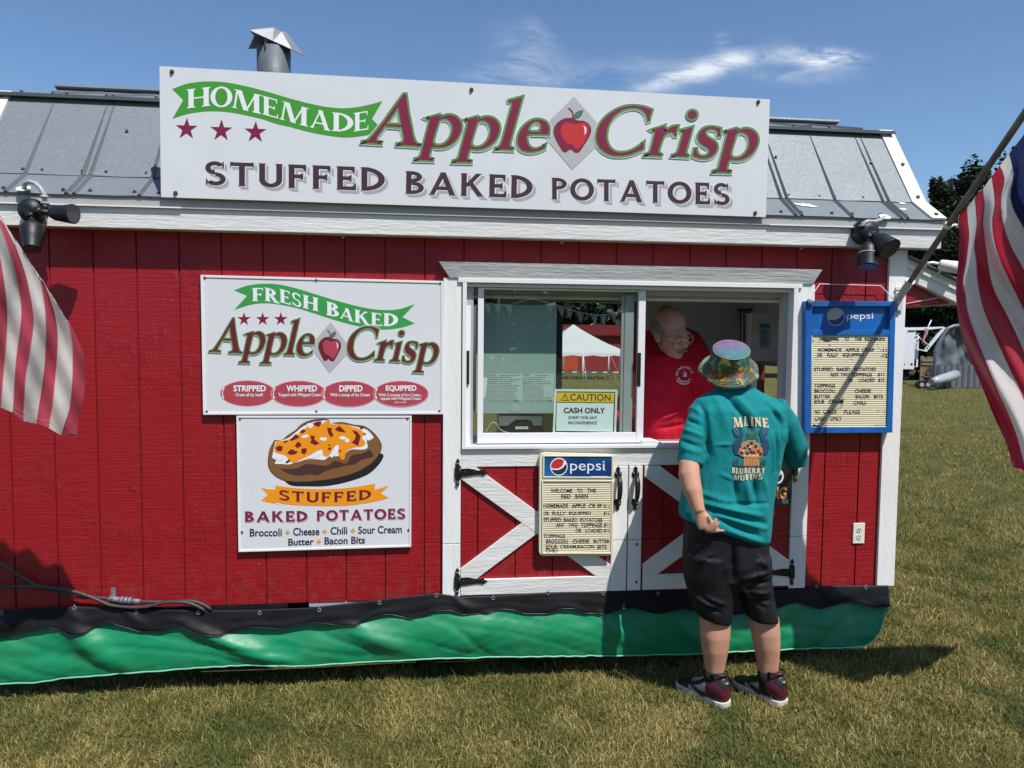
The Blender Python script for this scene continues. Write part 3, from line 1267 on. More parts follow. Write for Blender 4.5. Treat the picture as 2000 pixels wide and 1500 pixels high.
# sliding window -----------------------------------------------------------
WN = TR
fr = MB()
fr.box(WX0 - 0.022, WX1 + 0.022, -0.034, -0.0225, WZ1 + 0.001, WZ1 + 0.024)       # head flange
fr.box(WX0 + 0.0005, WX0 + 0.022, -0.034, 0.085, WZ0 + 0.018, WZ1)
fr.box(WX1 - 0.026, WX1 - 0.0005, -0.034, 0.085, WZ0 + 0.018, WZ1)
fr.box(WX0 + 0.0225, WX1 - 0.0265, -0.010, 0.085, WZ1 - 0.018, WZ1 - 0.0005)
fr.box(WX0 + 0.0005, WX1 - 0.0005, -0.036, 0.10, WZ0 + 0.0005, WZ0 + 0.0175)
fr.build('window_frame', M_ALU, WN, bevel=0.0015)
tk = MB()
tk.box(WX0 + 0.0225, WX0 + 0.060, 0.012, 0.084, WZ0 + 0.018, WZ1 - 0.019)
tk.box(WX1 - 0.050, WX1 - 0.0268, 0.030, 0.084, WZ0 + 0.018, WZ1 - 0.019)
tk.box(WX0 + 0.0605, WX1 - 0.0505, 0.060, 0.084, WZ1 - 0.045, WZ1 - 0.019)
tk.build('window_track', M_ALUG, WN, bevel=0.001)


def sash(name, x0, x1, z0, z1, y0, y1, sl_, sr_, top, bot, glass_m, latches):
    s = MB()
    s.box(x0, x0 + sl_, y0, y1, z0, z1)
    s.box(x1 - sr_, x1, y0, y1, z0, z1)
    s.box(x0 + sl_ + .0003, x1 - sr_ - .0003, y0 + 0.002, y1, z1 - top, z1)
    s.box(x0 + sl_ + .0003, x1 - sr_ - .0003, y0 + 0.002, y1, z0, z0 + bot)
    so = s.build(name, M_ALU, WN, bevel=0.0015)
    g = MB()
    yy = (y0 + y1) / 2
    zm_, hh_ = (z0 + bot + z1 - top) / 2, (z1 - top - z0 - bot) / 2 + .004
    lean_ = Vector((0, math.sin(math.radians(0.6)), math.cos(math.radians(0.6))))      # the pane leans back a hair
    g.obox(((x0 + sl_ + x1 - sr_) / 2, yy, zm_), (1, 0, 0), lean_.cross(Vector((1, 0, 0))), lean_, (x1 - sr_ - x0 - sl_) / 2 + .004, 0.0015, hh_)
    g.build('glass', glass_m, so)
    for lx, za, zb_ in latches:
        l = MB()
        l.box(lx - 0.0105, lx + 0.0105, y0 - 0.003, y0 - 0.0005, za, zb_)
        l.box(lx - 0.005, lx + 0.005, y0 - 0.007, y0 - 0.0032, za + (zb_ - za) * .3, za + (zb_ - za) * .55)
        l.build('latch', M_BLK, so)
    return so


def glass_mat(name, refl, tint=(0.93, 0.97, 0.95, 1)):
    m, nt, bs, out = new_mat(name)
    nt.nodes.remove(bs)
    tr = node(nt, 'ShaderNodeBsdfTransparent')
    tr.inputs[0].default_value = tint
    gl = node(nt, 'ShaderNodeBsdfGlossy', Roughness=0.0)
    gl.inputs[0].default_value = (0.95, 0.97, 1.0, 1)
    fr_ = node(nt, 'ShaderNodeFresnel', IOR=1.5)
    ge_ = node(nt, 'ShaderNodeNewGeometry')
    fw_ = node(nt, 'ShaderNodeMath', operation='SUBTRACT')
    fw_.inputs[0].default_value = 1.0
    nt.links.new(ge_.outputs['Backfacing'], fw_.inputs[1])
    a1 = node(nt, 'ShaderNodeMath', operation='MULTIPLY')
    a = node(nt, 'ShaderNodeMath', operation='MULTIPLY_ADD')
    nt.links.new(fr_.outputs[0], a.inputs[0])
    a.inputs[1].default_value = 1.2
    a.inputs[2].default_value = refl
    mx = node(nt, 'ShaderNodeMixShader')
    nt.links.new(a.outputs[0], a1.inputs[0])
    nt.links.new(fw_.outputs[0], a1.inputs[1])
    nt.links.new(a1.outputs[0], mx.inputs[0])
    nt.links.new(tr.outputs[0], mx.inputs[1])
    nt.links.new(gl.outputs[0], mx.inputs[2])
    nt.links.new(mx.outputs[0], out.inputs[0])
    return m


M_GLASS = glass_mat("window_glass", 0.075)
sx0 = W(933, 700, 0.02).x
sx1 = W(1258, 700, 0.02).x
zl = WZ0 + 0.024
sash('window_sash', sx0, sx1, zl, WZ1 - 0.022, 0.008, 0.034, 0.030, 0.038, 0.008, 0.055, M_GLASS,
     [(W(1248, 700, .008).x, W(1248, 754, .008).z, W(1248, 689, .008).z)])
# inner screen stile seen through the glass
sc_ = MB()
xq0, xq1 = W(1218, 700, .05).x, W(1236, 700, .05).x
sc_.box(xq0, xq1, 0.040, 0.058, zl, WZ1 - 0.046)
sc_.box(xq0 - 0.018, xq0 - 0.003, 0.042, 0.056, zl, WZ1 - 0.046)
sc_.build('inner_stile', M_ALUG, WN, bevel=0.0015)
lt = MB()
c0, c1 = W(915, 685, 0.0), W(915, 750, 0.0)
lt.box(WX0 + 0.0225, WX0 + 0.0385, -0.012, -0.001, c1.z, c0.z)
lt.build('frame_latch', M_BLK, WN)
lw = MB()
lw.box(WX0 + 0.0225, WX0 + 0.046, 0.0, 0.0115, WZ0 + 0.02, W(915, 597).z)
lw.build('screen_stile', M_ALU, WN)

# outlet, hooks, underside rail
ou = MB()
c = W(1676, 1041)
pl = MB()
pl.box(c.x - 0.035, c.x + 0.035, -0.009, -0.0005, c.z - 0.059, c.z + 0.059)
po = pl.build('power_outlet', mat('ivory_plate', (0.74, 0.70, 0.58, 1), 0.35, var=0.03), TR, bevel=0.003)
so = MB()
for dz in (0.020, -0.020):
    so.tube([(c.x, -0.0115, c.z + dz), (c.x, -0.0095, c.z + dz)], 0.0165, 16, 0)
    for dx in (-0.006, 0.006):
        so.box(c.x + dx - 0.0016, c.x + dx + 0.0016, -0.0135, -0.0117, c.z + dz - 0.001, c.z + dz + 0.009, 1)
    so.tube([(c.x, -0.0135, c.z + dz - .009), (c.x, -0.0117, c.z + dz - .009)], 0.003, 8, 1)
so.build('socket', [mat('white_socket', (0.72, 0.70, 0.65, 1), 0.35), M_DARK], po)
for px, py in ((673, 463), (1099, 475), (1567, 484), (1720, 499)):
    h = MB()
    c = W(px, py - 4, FX + 0.05)
    zz = 2.347
    h.tube([(c.x, FX + .05, zz), (c.x, FX + .05, zz - .012), (c.x - .006, FX + .046, zz - .018), (c.x - .013, FX + .046, zz - .014)], 0.002, 6)
    h.build('hook', M_ALU, TR)
ur = MB()
ur.box(0.5, 1.12, 0.0, 0.05, 0.395, ZB - 0.001, 0)
ur.box(1.23, 1.52, 0.005, 0.05, 0.415, ZB - 0.001, 1)
ur.build('frame_rail', [M_BLK, M_ALUG], TR)
ch = MB()
ch.box(XL + .05, XR - .05, 0.12, 1.95, 0.28, 0.435)
for x in (1.4, 2.2):
    ch.tube([(x, 0.35, 0.28), (x, 0.55, 0.28)], 0.28, 20)
ch.build('chassis', M_DARK, TR)
rs_ = MB()
rs_.box(XL + .02, XR - .02, 2.052, 2.06, -0.06, ZB)
rs_.build('rear_blind', M_DARK, TR)  # unseen dark sheet added to block the sunlit grass beyond
# ------------------------------------------------------------------ sign colours
def flat(name, c, rough=0.4):
    return mat(name, c, rough, var=0.03, vscale=8)


P_GREEN = flat('paint_leaf_green', (0.055, 0.30, 0.028, 1))
P_GREEN2 = flat('paint_banner_green', (0.04, 0.31, 0.07, 1))
P_OUTL = flat('paint_outline_green', (0.10, 0.29, 0.085, 1))
P_WINE = flat('paint_wine', (0.20, 0.012, 0.045, 1))
P_WINED = flat('paint_dark_wine', (0.135, 0.014, 0.026, 1))
P_WHITE = flat('paint_white', (0.78, 0.80, 0.82, 1))
P_GREY = flat('paint_grey', (0.44, 0.44, 0.455, 1))
P_SHADE = flat('paint_drop_grey', (0.40, 0.39, 0.395, 1))
P_BROWN = flat('paint_dark_brown', (0.055, 0.028, 0.032, 1))
P_RED = flat('paint_red', (0.53, 0.028, 0.028, 1))
P_TEAL = flat('paint_teal', (0.02, 0.22, 0.14, 1))
P_PINK = flat('paint_faded_red', (0.42, 0.055, 0.085, 1))
P_PINKD = flat('paint_pink_edge', (0.66, 0.30, 0.34, 1))
P_ORANGE = flat('paint_orange', (0.83, 0.29, 0.012, 1))
P_TAN = flat('paint_potato_tan', (0.21, 0.095, 0.035, 1))
P_CRUST = flat('paint_crust', (0.065, 0.028, 0.026, 1))
P_BACON = flat('paint_bacon', (0.17, 0.010, 0.012, 1))
P_BLACK = flat('paint_black', (0.014, 0.015, 0.018, 1))
P_NAVY = flat('paint_navy', (0.025, 0.025, 0.06, 1))
P_DIAM = flat('paint_light_orange', (0.66, 0.33, 0.09, 1))
P_PLUM = flat('paint_plum', (0.16, 0.015, 0.065, 1))


# apple crisp word mark, traced once; coordinates are photo pixels on the roof sign
def z(o, s, pts):
    return [(o[0] + p[0] / s, o[1] + p[1] / s) + tuple(p[2:]) for p in pts]


A1 = ((690, 170), 9.375)
A2 = ((880, 170), 9.375)
A3 = ((1060, 180), 9.375)
A4 = ((1240, 190), 9.375)
A5 = ((1350, 200), 10.0)
G_A = z(*A1, [(925, 135), (965, 135), (985, 280), (1012, 480, 1), (1058, 700, 1), (1092, 880, 1), (1122, 975, 1), (1160, 1035, 1), (1228, 1068), (1228, 1080), (805, 1058), (805, 1045), (870, 1032, 1), (915, 1000, 1), (930, 950, 1), (920, 880, 1), (890, 735),
              (575, 715), (500, 825, 1), (440, 905, 1), (425, 960, 1), (450, 1000, 1), (512, 1018), (508, 1035), (165, 1016), (168, 1005), (250, 990, 1), (330, 920, 1), (400, 840, 1), (560, 640), (750, 370)])
G_Ah = z(*A1, [(822, 375), (880, 692), (605, 683)])
G_p = z(*A2, [(255, 605), (490, 545), (508, 600), (600, 560, 1), (690, 549, 1), (790, 580, 1), (865, 650, 1), (896, 740, 1), (885, 840, 1), (830, 960, 1), (750, 1050, 1), (640, 1115, 1), (530, 1141, 1), (440, 1140, 1), (352, 1125),
              (310, 1260), (303, 1300, 1), (320, 1338, 1), (370, 1360), (368, 1378), (45, 1370), (48, 1355), (100, 1342, 1), (150, 1290, 1), (172, 1210), (315, 660), (312, 635, 1), (290, 617, 1)])
G_ph = z(*A2, [(470, 700, 1), (500, 645, 1), (560, 618, 1), (630, 625, 1), (690, 670, 1), (728, 750, 1), (730, 830, 1), (700, 940, 1), (640, 1030, 1), (560, 1090, 1), (470, 1108, 1), (400, 1090, 1), (370, 1055, 1)])
G_l = z(*A2, [(1070, 250), (1315, 185), (1078, 1050), (1085, 1095, 1), (1136, 1130), (1130, 1148), (825, 1136), (828, 1122), (880, 1110, 1), (925, 1040, 1), (950, 980), (1127, 330), (1125, 290, 1), (1072, 262)])
G_e = z(*A2, [(1790, 870), (1803, 780, 1), (1785, 700, 1), (1730, 635, 1), (1640, 600, 1), (1550, 598, 1), (1450, 635, 1), (1340, 720, 1), (1260, 840, 1), (1230, 950, 1), (1235, 1060, 1), (1290, 1140, 1), (1380, 1180, 1), (1480, 1188, 1), (1600, 1165, 1), (1718, 1115), (1730, 1065), (1640, 1115, 1), (1560, 1138, 1), (1480, 1120, 1), (1420, 1060, 1), (1395, 960, 1), (1388, 862)])
G_eh = z(*A2, [(1405, 822), (1440, 730, 1), (1500, 660, 1), (1570, 632, 1), (1630, 655, 1), (1655, 720, 1), (1648, 825)])
G_C = z(*A3, [(1997, 329), (1850, 275, 1), (1687, 255, 1), (1560, 258, 1), (1430, 290, 1), (1300, 350, 1), (1150, 460, 1), (1040, 600, 1), (985, 750, 1), (985, 880, 1), (1030, 1000, 1), (1120, 1090, 1), (1250, 1150, 1), (1400, 1165, 1), (1550, 1150, 1), (1700, 1100, 1), (1838, 1038), (1845, 925),
              (1740, 1005, 1), (1600, 1080, 1), (1450, 1110, 1), (1320, 1090, 1), (1230, 1020, 1), (1170, 900, 1), (1165, 760, 1), (1200, 610, 1), (1290, 460, 1), (1420, 350, 1), (1560, 298, 1), (1690, 290, 1), (1800, 325, 1), (1880, 400, 1), (1922, 522), (1940, 515)])
G_r = z(*A4, [(315, 600), (545, 525), (530, 650), (600, 590, 1), (690, 540, 1), (785, 530), (735, 695), (722, 695), (690, 650, 1), (630, 645, 1), (545, 690, 1), (500, 770, 1), (432, 960), (428, 1010, 1), (480, 1055), (472, 1072), (180, 1060), (182, 1050), (240, 1038, 1), (285, 970, 1), (365, 660), (355, 625, 1)])
G_i = z(*A4, [(835, 610), (1052, 550), (925, 1000), (930, 1040, 1), (968, 1072), (962, 1090), (680, 1075), (683, 1064), (740, 1048, 1), (785, 990, 1), (875, 680), (868, 640, 1)])
G_s = z(*A5, [(570, 515), (545, 650), (515, 650), (515, 600, 1), (480, 545, 1), (400, 518, 1), (310, 537, 1), (270, 590, 1), (295, 660, 1), (380, 720, 1), (465, 780, 1), (502, 860, 1), (480, 960, 1), (400, 1050, 1), (280, 1092, 1), (150, 1085, 1), (25, 1045), (60, 915), (97, 910), (112, 985, 1), (160, 1040, 1), (240, 1056, 1), (320, 1020, 1), (350, 945, 1), (310, 890, 1), (220, 835, 1), (150, 765, 1), (128, 680, 1), (160, 590, 1), (240, 512, 1), (350, 482, 1), (470, 490, 1)])
AP_OUT = z(*A3, [(550, 485), (490, 478, 1), (400, 485, 1), (300, 540, 1), (225, 620, 1), (198, 720, 1), (220, 820, 1), (270, 930, 1), (330, 1030, 1), (370, 1090, 1), (420, 1100, 1), (470, 1065, 1), (510, 1052, 1), (550, 1075, 1), (590, 1105, 1), (640, 1108, 1), (690, 1065, 1), (760, 960, 1), (840, 830, 1), (880, 720, 1), (870, 640, 1), (820, 570, 1), (740, 530, 1), (660, 525, 1), (600, 508, 1)])
AP_IN = z(*A3, [(440, 555, 1), (380, 580, 1), (335, 650, 1), (330, 740, 1), (365, 840, 1), (430, 930, 1), (480, 950, 1), (540, 970, 1), (590, 1020, 1), (630, 1055), (700, 990, 1), (780, 870, 1), (830, 750, 1), (835, 660, 1), (800, 590, 1), (740, 560, 1), (660, 580, 1), (580, 585, 1), (510, 575, 1)])
AP_HI = z(*A3, [(740, 610), (785, 650, 1), (798, 700, 1), (785, 750, 1), (755, 790), (766, 740, 1), (764, 680, 1)])
AP_STEM = z(*A3, [(457, 300), (480, 285), (520, 315, 1), (550, 360, 1), (562, 420, 1), (540, 490), (520, 485), (540, 420, 1), (520, 365, 1)])
AP_LEAF = z(*A3, [(742, 328), (715, 410, 1), (660, 475, 1), (548, 495), (570, 420, 1), (630, 360, 1)])
AP_LEAF2 = z(*A3, [(720, 345), (698, 405, 1), (650, 460, 1), (570, 480), (590, 425, 1), (640, 375, 1)])
AP_DIA = z(*A3, [(570, 85), (1200, 791), (540, 1420), (-65, 713)])


def shift(g, dx, dy, s=1.0, about=(0, 0)):
    return [(about[0] + (p[0] - about[0]) * s + dx, about[1] + (p[1] - about[1]) * s + dy) + tuple(p[2:]) for p in g]


P_AB = (932.3, 228.1)
APPLE = [(G_A, [G_Ah]), (shift(G_p, -74.3, -3.7), [shift(G_ph, -74.3, -3.7)]), (G_p, [G_ph]), (G_l, []), (G_e, [G_eh])]
CRISP = [(G_C, []), (G_r, []), (G_i, []), (G_s, []), (shift(G_p, 505.7, 22.9, 0.966, P_AB), [shift(G_ph, 505.7, 22.9, 0.966, P_AB)])]
I_DOT = (1240 + 1045 / 9.375, 190 + 325 / 9.375)


def word_mark(P, fa, fc, fi, sc, wine, outl, halo, red, base=1):
    """draw the word mark through the three maps for the left word, right word and emblem"""
    def T(f, g):
        return [f(p) + tuple(p[2:]) for p in g]
    P.fill(path(T(fi, AP_DIA)), P_GREY, base)
    P.fill(path(T(fi, AP_OUT)), P_WINE if red else P_WINED, base + 1)
    P.outline(path(T(fi, AP_OUT)), 0.5, P_WINE, base + 1)
    P.fill(path(T(fi, AP_IN)), red or P_PINK, base + 2)
    P.fill(path(T(fi, AP_HI)), P_WHITE, base + 3)
    P.fill(path(T(fi, AP_STEM)), wine, base + 1)
    P.fill(path(T(fi, AP_LEAF)), wine, base + 1)
    P.fill(path(T(fi, AP_LEAF2)), P_TEAL, base + 2)
    for f, word in ((fa, APPLE), (fc, CRISP)):
        for g, hs in word:
            pg = path(T(f, g))
            ph = [path(T(f, h)) for h in hs]
            for q in [pg] + ph:
                P.outline(q, 5.4 * sc, halo, base + 4)
            for q in [pg] + ph:
                P.outline(q, 4.1 * sc, outl, base + 5)
            P.fill(pg, wine, base + 6, ph)
    c = fc(I_DOT)
    P.ell(c, 13.2 * sc, 11.9 * sc * 1.02, outl, base + 5, -0.3)
    P.ell(c, 9.2 * sc, 7.9 * sc, wine, base + 6, -0.3)


def star(P, c, r, m, layer=1, rot=0.0, sq=1.0):
    P.fill([(c[0] + (r if i % 2 == 0 else r * 0.385) * math.sin(PI * i / 5 + rot), c[1] - sq * (r if i % 2 == 0 else r * 0.385) * math.cos(PI * i / 5 + rot)) for i in range(10)], m, layer)


def panel(name, y0, th, corners, m, label, cat, rim=None, rim_m=None, bolts=(), bolt_m=None, br=0.006):
    """an upright sign board; corners are photo pixels tl, tr, br, bl on its front face"""
    q = [W(c[0], c[1], y0) for c in corners]
    b = MB()
    b.prism(q, (0, th, 0))
    o = b.build(name, m, None, bevel=0.0015)
    add_props(o, label, cat)
    if rim:
        e = MB()
        cx = sum((p for p in q), Vector()) / 4
        for i in range(4):
            p, r_ = q[i], q[(i + 1) % 4]
            n1 = (cx - (p + r_) / 2)
            d = (r_ - p).normalized()
            n1 = (n1 - d * n1.dot(d)).normalized()
            ext = 0.0 if i % 2 else 0.0
            t = rim
            A, B = p, r_
            dA = ((q[i - 1] - p).normalized())
            dB = ((q[(i + 2) % 4] - r_).normalized())
            e.prism([A, B, B + dB * t + (p - r_).normalized() * t, A + dA * t + d * t], (0, -0.004, 0))
        e.build('edge_trim', rim_m or M_TRIM, o, bevel=0.001)
    if bolts:
        for px, py in bolts:
            e = MB()
            c = W(px, py, y0 - 0.001)
            e.tube([(c.x, y0 + 0.002, c.z), (c.x, y0 - 0.004, c.z)], br * 1.45, 12)
            e.tube([(c.x, y0 - 0.004, c.z), (c.x, y0 - (0.010 if br > .005 else .0055), c.z)], br, 8)
            e.build('bolt', bolt_m or M_SCREW, o)
    return o


# ------------------------------------------------------------------ big roof sign
YS = -0.129
S1 = panel('roof_sign', YS, 0.013, [(311, 129), (1504, 194), (1496, 424), (314, 385)], M_SIGN,
           'long white roof sign for homemade apple crisp and stuffed baked potatoes', 'sign',
           bolts=[(336, 140), (921, 175), (1481, 199), (343, 377), (1475, 416)], bolt_m=M_RUST, br=0.007)
for x in (0.85, 1.6, 2.4, 3.3):
    sb = MB()
    sb.box(x, x + 0.04, YS + 0.0135, YS + 0.035, 2.60, 3.03)
    sb.tube([(x + .02, YS + .035, 2.95), (x + .02, 0.30, 2.94)], 0.014, 8)
    sb.tube([(x + .02, YS + .035, 2.66), (x + .02, 0.085, 2.655)], 0.012, 8)
    sb.build('sign_bracket', M_ALUG, S1)
P = Paint(YS)
o6, o7 = ((320, 150), 8.333), ((540, 170), 8.333)
ban = z(*o6, [(135, 200), (350, 120, 1), (550, 85, 1), (750, 75, 1), (1000, 90, 1), (1300, 145, 1), (1600, 220, 1)]) + \
    z(*o7, [(0, 120, 1), (300, 208, 1), (700, 303, 1), (1000, 343, 1), (1250, 335, 1), (1500, 290, 1), (1725, 228), (1555, 520), (1720, 690), (1560, 765, 1), (1300, 810, 1), (1080, 820, 1), (800, 785, 1), (500, 725, 1), (200, 645, 1), (0, 600, 1)]) + \
    z(*o6, [(1600, 690, 1), (1300, 620, 1), (1000, 570, 1), (750, 562, 1), (500, 585, 1), (300, 630, 1), (140, 685), (315, 378)])
P.fill(path(ban), P_GREEN, 1)
star_ok = [(364.5, 252), (432.3, 255.3), (499, 258.5)]
for c in star_ok:
    star(P, c, 22.5, P_WINE, 1, 0.03)


def zz_(o, p):
    return (o[0][0] + p[0] / o[1], o[0][1] + p[1] / o[1])


for ch, o, bl, br_, tl in (('H', o6, (372, 515), (762, 472), (372, 207)), ('O', o6, (760, 492), (1115, 492), (760, 165)), ('M', o6, (1105, 498), (1582, 608), (1130, 195)),
                           ('E', o6, (1605, 610), (1858, 682), (1605, 305)), ('M', o7, (48, 520), (515, 652), (78, 222)), ('A', o7, (540, 655), (880, 720), (548, 345)),
                           ('D', o7, (900, 716), (1250, 738), (903, 413)), ('E', o7, (1255, 728), (1495, 690), (1255, 425))):
    P.caps(ch, zz_(o, bl), zz_(o, br_), zz_(o, tl), P_WHITE, 2)
word_mark(P, lambda p: (p[0], p[1]), lambda p: (p[0], p[1]), lambda p: (p[0], p[1]), 1.0, P_WINE, P_OUTL, P_WHITE, P_RED, 3)
for s, bl, br_, tl in (('STUFFED', (400, 361), (752, 374), (400, 315)), ('BAKED', (791, 378.5), (1040, 388), (792, 334)), ('POTATOES', (1077, 389.5), (1425, 401), (1077, 347))):
    P.caps(s, bl, br_, tl, P_SHADE, 1, 0.19, 0.155, 0.035, 0.02, 0.14, shift=(6.5, 6.5))
    P.caps(s, bl, br_, tl, P_SHADE, 1.5, 0.19, 0.155, 0.035, 0.02, 0.14, shift=(4.2, 4.2))
    P.caps(s, bl, br_, tl, P_WHITE, 2.2, 0.205, 0.17, 0.035, 0.03, 0.125, shift=(1.2, 1.2))
    P.caps(s, bl, br_, tl, P_BROWN, 3, 0.19, 0.155, 0.035, 0.02, 0.14)
P.build('lettering', S1)

# ------------------------------------------------------------------ wall sign: fresh baked apple crisp
Y2 = -0.022
S2 = panel('apple_crisp_sign', Y2, 0.0215, [(392, 537), (866, 549), (866, 809), (397, 810)], M_SIGN,
           'white wall sign with green fresh baked banner and a red apple', 'sign', rim=0.012,
           bolts=[(400, 542), (618, 547), (860, 552.5), (404, 804), (618, 803.5), (858, 803)], br=0.004)
P = Paint(Y2)
O2 = ((380, 520), 3.846)
ban = z(*O2, [(295, 180), (400, 145, 1), (520, 131, 1), (640, 138, 1), (760, 165, 1), (900, 208, 1), (1100, 268, 1), (1280, 312, 1), (1400, 328, 1), (1520, 325, 1), (1655, 285), (1562, 382), (1655, 430), (1560, 460, 1), (1420, 476, 1), (1280, 460, 1), (1100, 418, 1), (900, 355, 1), (760, 312, 1), (620, 285, 1), (520, 278, 1), (420, 290, 1), (298, 328), (395, 222)])
P.fill(path(ban), P_GREEN2, 1)
for ch, bl, br_, tl in (('F', (432, 262), (520, 262), (430, 163)), ('R', (528, 258), (640, 282), (525, 158)), ('E', (640, 268), (722, 292), (637, 168)), ('S', (733, 288), (803, 315), (730, 188)),
                        ('H', (812, 312), (932, 340), (812, 212)), ('B', (988, 365), (1085, 388), (988, 263)), ('A', (1090, 388), (1195, 420), (1092, 300)), ('K', (1200, 418), (1320, 445), (1200, 322)),
                        ('E', (1325, 440), (1405, 452), (1325, 345)), ('D', (1415, 450), (1528, 452), (1417, 352))):
    P.caps(ch, zz_(O2, bl), zz_(O2, br_), zz_(O2, tl), P_WHITE, 2, 0.24, 0.09)
for c in ((372, 398), (512, 398), (648, 398)):
    star(P, zz_(O2, c), 13.8, P_WINE, 1)
word_mark(P, lambda p: (409.9 + (p[0] - 707.6) * 0.561, 685.9 + (p[1] - 278.3) * 0.68 - 0.010 * (p[0] - 707.6)),
          lambda p: (679 + (p[0] - 1165) * 0.565, 685.9 + (p[1] - 278.3) * 0.68 + 0.006 * (p[0] - 1165)),
          lambda p: (644.0 + (p[0] - 1117.6) * 0.60, 679.0 + (p[1] - 260.3) * 0.695), 0.56, P_WINED, P_OUTL, P_WHITE, None, 3)
for i, (cx, cy) in enumerate(((400, 955), (782, 957), (1162, 958), (1550, 958))):
    c = zz_(O2, (cx, cy))
    P.ell(c, 54.4, 25.6, P_PINKD, 1 + i * 0.9, 0, 40)
    P.ell(c, 52.6, 24.2, P_PINK, 1.45 + i * 0.9, 0, 40)
    hl = [(c[0] - 49.5 + 1.2 * math.cos(a), c[1] + 11 * math.sin(a) * 1.0) for a in [2 * PI * k / 14 for k in range(14)]]
    P.fill(path([(c[0] - 46, c[1] - 11, 1), (c[0] - 49.5, c[1] - 4, 1), (c[0] - 50, c[1] + 4, 1), (c[0] - 47, c[1] + 10, 1), (c[0] - 48.5, c[1] + 3, 1), (c[0] - 48.2, c[1] - 4, 1)]), P_WHITE, 1.9 + i * 0.9)
L5 = 5.5
for s, cx, cy, w, h, b, shr in (('STRIPPED', 415, 941, 245, 47, 0.035, 0), ('Great all by itself', 412, 985, 205, 33, 0.016, 0), ('WHIPPED', 806, 941, 230, 47, 0.035, 0), ('Topped with Whipped Cream', 790, 985, 320, 33, 0.016, 0),
                                ('DIPPED', 1175, 941, 175, 47, 0.035, 0), ('With a scoop of Ice Cream', 1168, 985, 298, 33, 0.016, 0), ('EQUIPPED', 1552, 943, 230, 49, 0.035, 0),
                                ('With 2 scoops of Ice Cream...', 1547, 984, 330, 30, 0.016, 0), ('topped with Whipped Cream', 1547, 1011, 305, 30, 0.016, 0), ('EXTRA CHARGE', 1547, 1028, 90, 11, 0.01, 0.2)):
    P.text(s, zz_(O2, (cx - w / 2, cy)), zz_(O2, (cx + w / 2, cy)), h / 3.846, P_WHITE, L5, b, shr)
P.build('lettering', S2)

# ------------------------------------------------------------------ wall sign: stuffed baked potatoes
Y3 = -0.020
S3 = panel('potato_sign', Y3, 0.0195, [(462, 812), (804, 812), (803, 1068), (466, 1078)], M_SIGN,
           'white wall sign with a painted loaded potato and orange ribbon', 'sign', rim=0.010,
           bolts=[(469, 817.5), (796, 817), (473, 1039), (798, 1035)], br=0.004)
P = Paint(Y3)
O3 = ((440, 790), 5.0)


def z3(pts):
    return z(*O3, pts)


body = z3([(480, 352), (440, 430, 1), (422, 520, 1), (425, 610, 1), (470, 680, 1), (560, 735, 1), (700, 755, 1), (900, 745, 1), (1100, 715, 1), (1280, 660, 1), (1420, 580, 1), (1500, 490, 1), (1525, 410, 1), (1500, 340, 1), (1440, 270, 1), (1360, 215, 1), (1260, 200, 1), (1140, 175, 1), (1030, 180, 1), (1005, 150, 1), (920, 145, 1), (820, 160, 1), (740, 200, 1), (690, 250, 1), (600, 310, 1), (560, 345, 1)])
P.fill(path(z3([(570, 740), (640, 790, 1), (800, 800, 1), (1000, 795, 1), (1200, 755, 1), (1380, 690, 1), (1480, 610, 1), (1546, 510, 1), (1530, 480, 1), (1490, 480), (1400, 560), (1280, 640), (1000, 700), (700, 730)])), P_BLACK, 1)
P.fill(path(body), P_TAN, 2)
P.outline(path(body), 0.7, P_CRUST, 2.6)
P.fill(path(z3([(530, 620), (600, 630, 1), (700, 620, 1), (800, 580, 1), (900, 590, 1), (1000, 595, 1), (1070, 550, 1), (1180, 575, 1), (1230, 500, 1), (1330, 480, 1), (1412, 440), (1446, 500, 1), (1420, 515, 1), (1330, 540, 1), (1270, 580, 1), (1180, 595, 1), (1080, 620, 1), (980, 650, 1), (900, 690, 1), (820, 680, 1), (740, 695, 1), (640, 680, 1), (580, 655, 1)])), P_CRUST, 3)
P.fill(path(z3([(490, 360), (465, 480, 1), (460, 520, 1), (500, 545, 1), (485, 575, 1), (540, 580, 1), (620, 585, 1), (680, 570), (800, 535, 1), (900, 535, 1), (970, 540, 1), (1010, 510, 1), (1090, 505, 1), (1140, 500, 1), (1160, 520, 1), (1170, 480, 1), (1230, 440, 1), (1340, 440, 1), (1390, 420, 1), (1385, 350, 1), (1445, 330, 1), (1420, 280, 1), (1370, 240, 1), (1290, 220, 1), (1170, 195, 1), (1050, 185, 1), (1000, 155, 1), (930, 160, 1), (850, 175, 1), (760, 215, 1), (690, 270, 1), (610, 330, 1)])), P_WHITE, 4)
P.fill(path(z3([(500, 358), (480, 450, 1), (520, 480, 1), (590, 500, 1), (660, 570, 1), (730, 540, 1), (820, 500, 1), (940, 440, 1), (960, 500, 1), (1010, 500, 1), (1080, 400, 1), (1110, 400, 1), (1100, 470, 1), (1140, 540, 1), (1165, 530, 1), (1180, 460, 1), (1260, 420, 1), (1340, 410, 1), (1370, 370, 1), (1340, 330, 1), (1350, 270, 1), (1280, 230, 1), (1150, 190, 1), (1040, 190, 1), (1000, 152, 1), (960, 180, 1), (880, 200, 1), (800, 220, 1), (720, 280, 1), (620, 340, 1)])), P_ORANGE, 5)
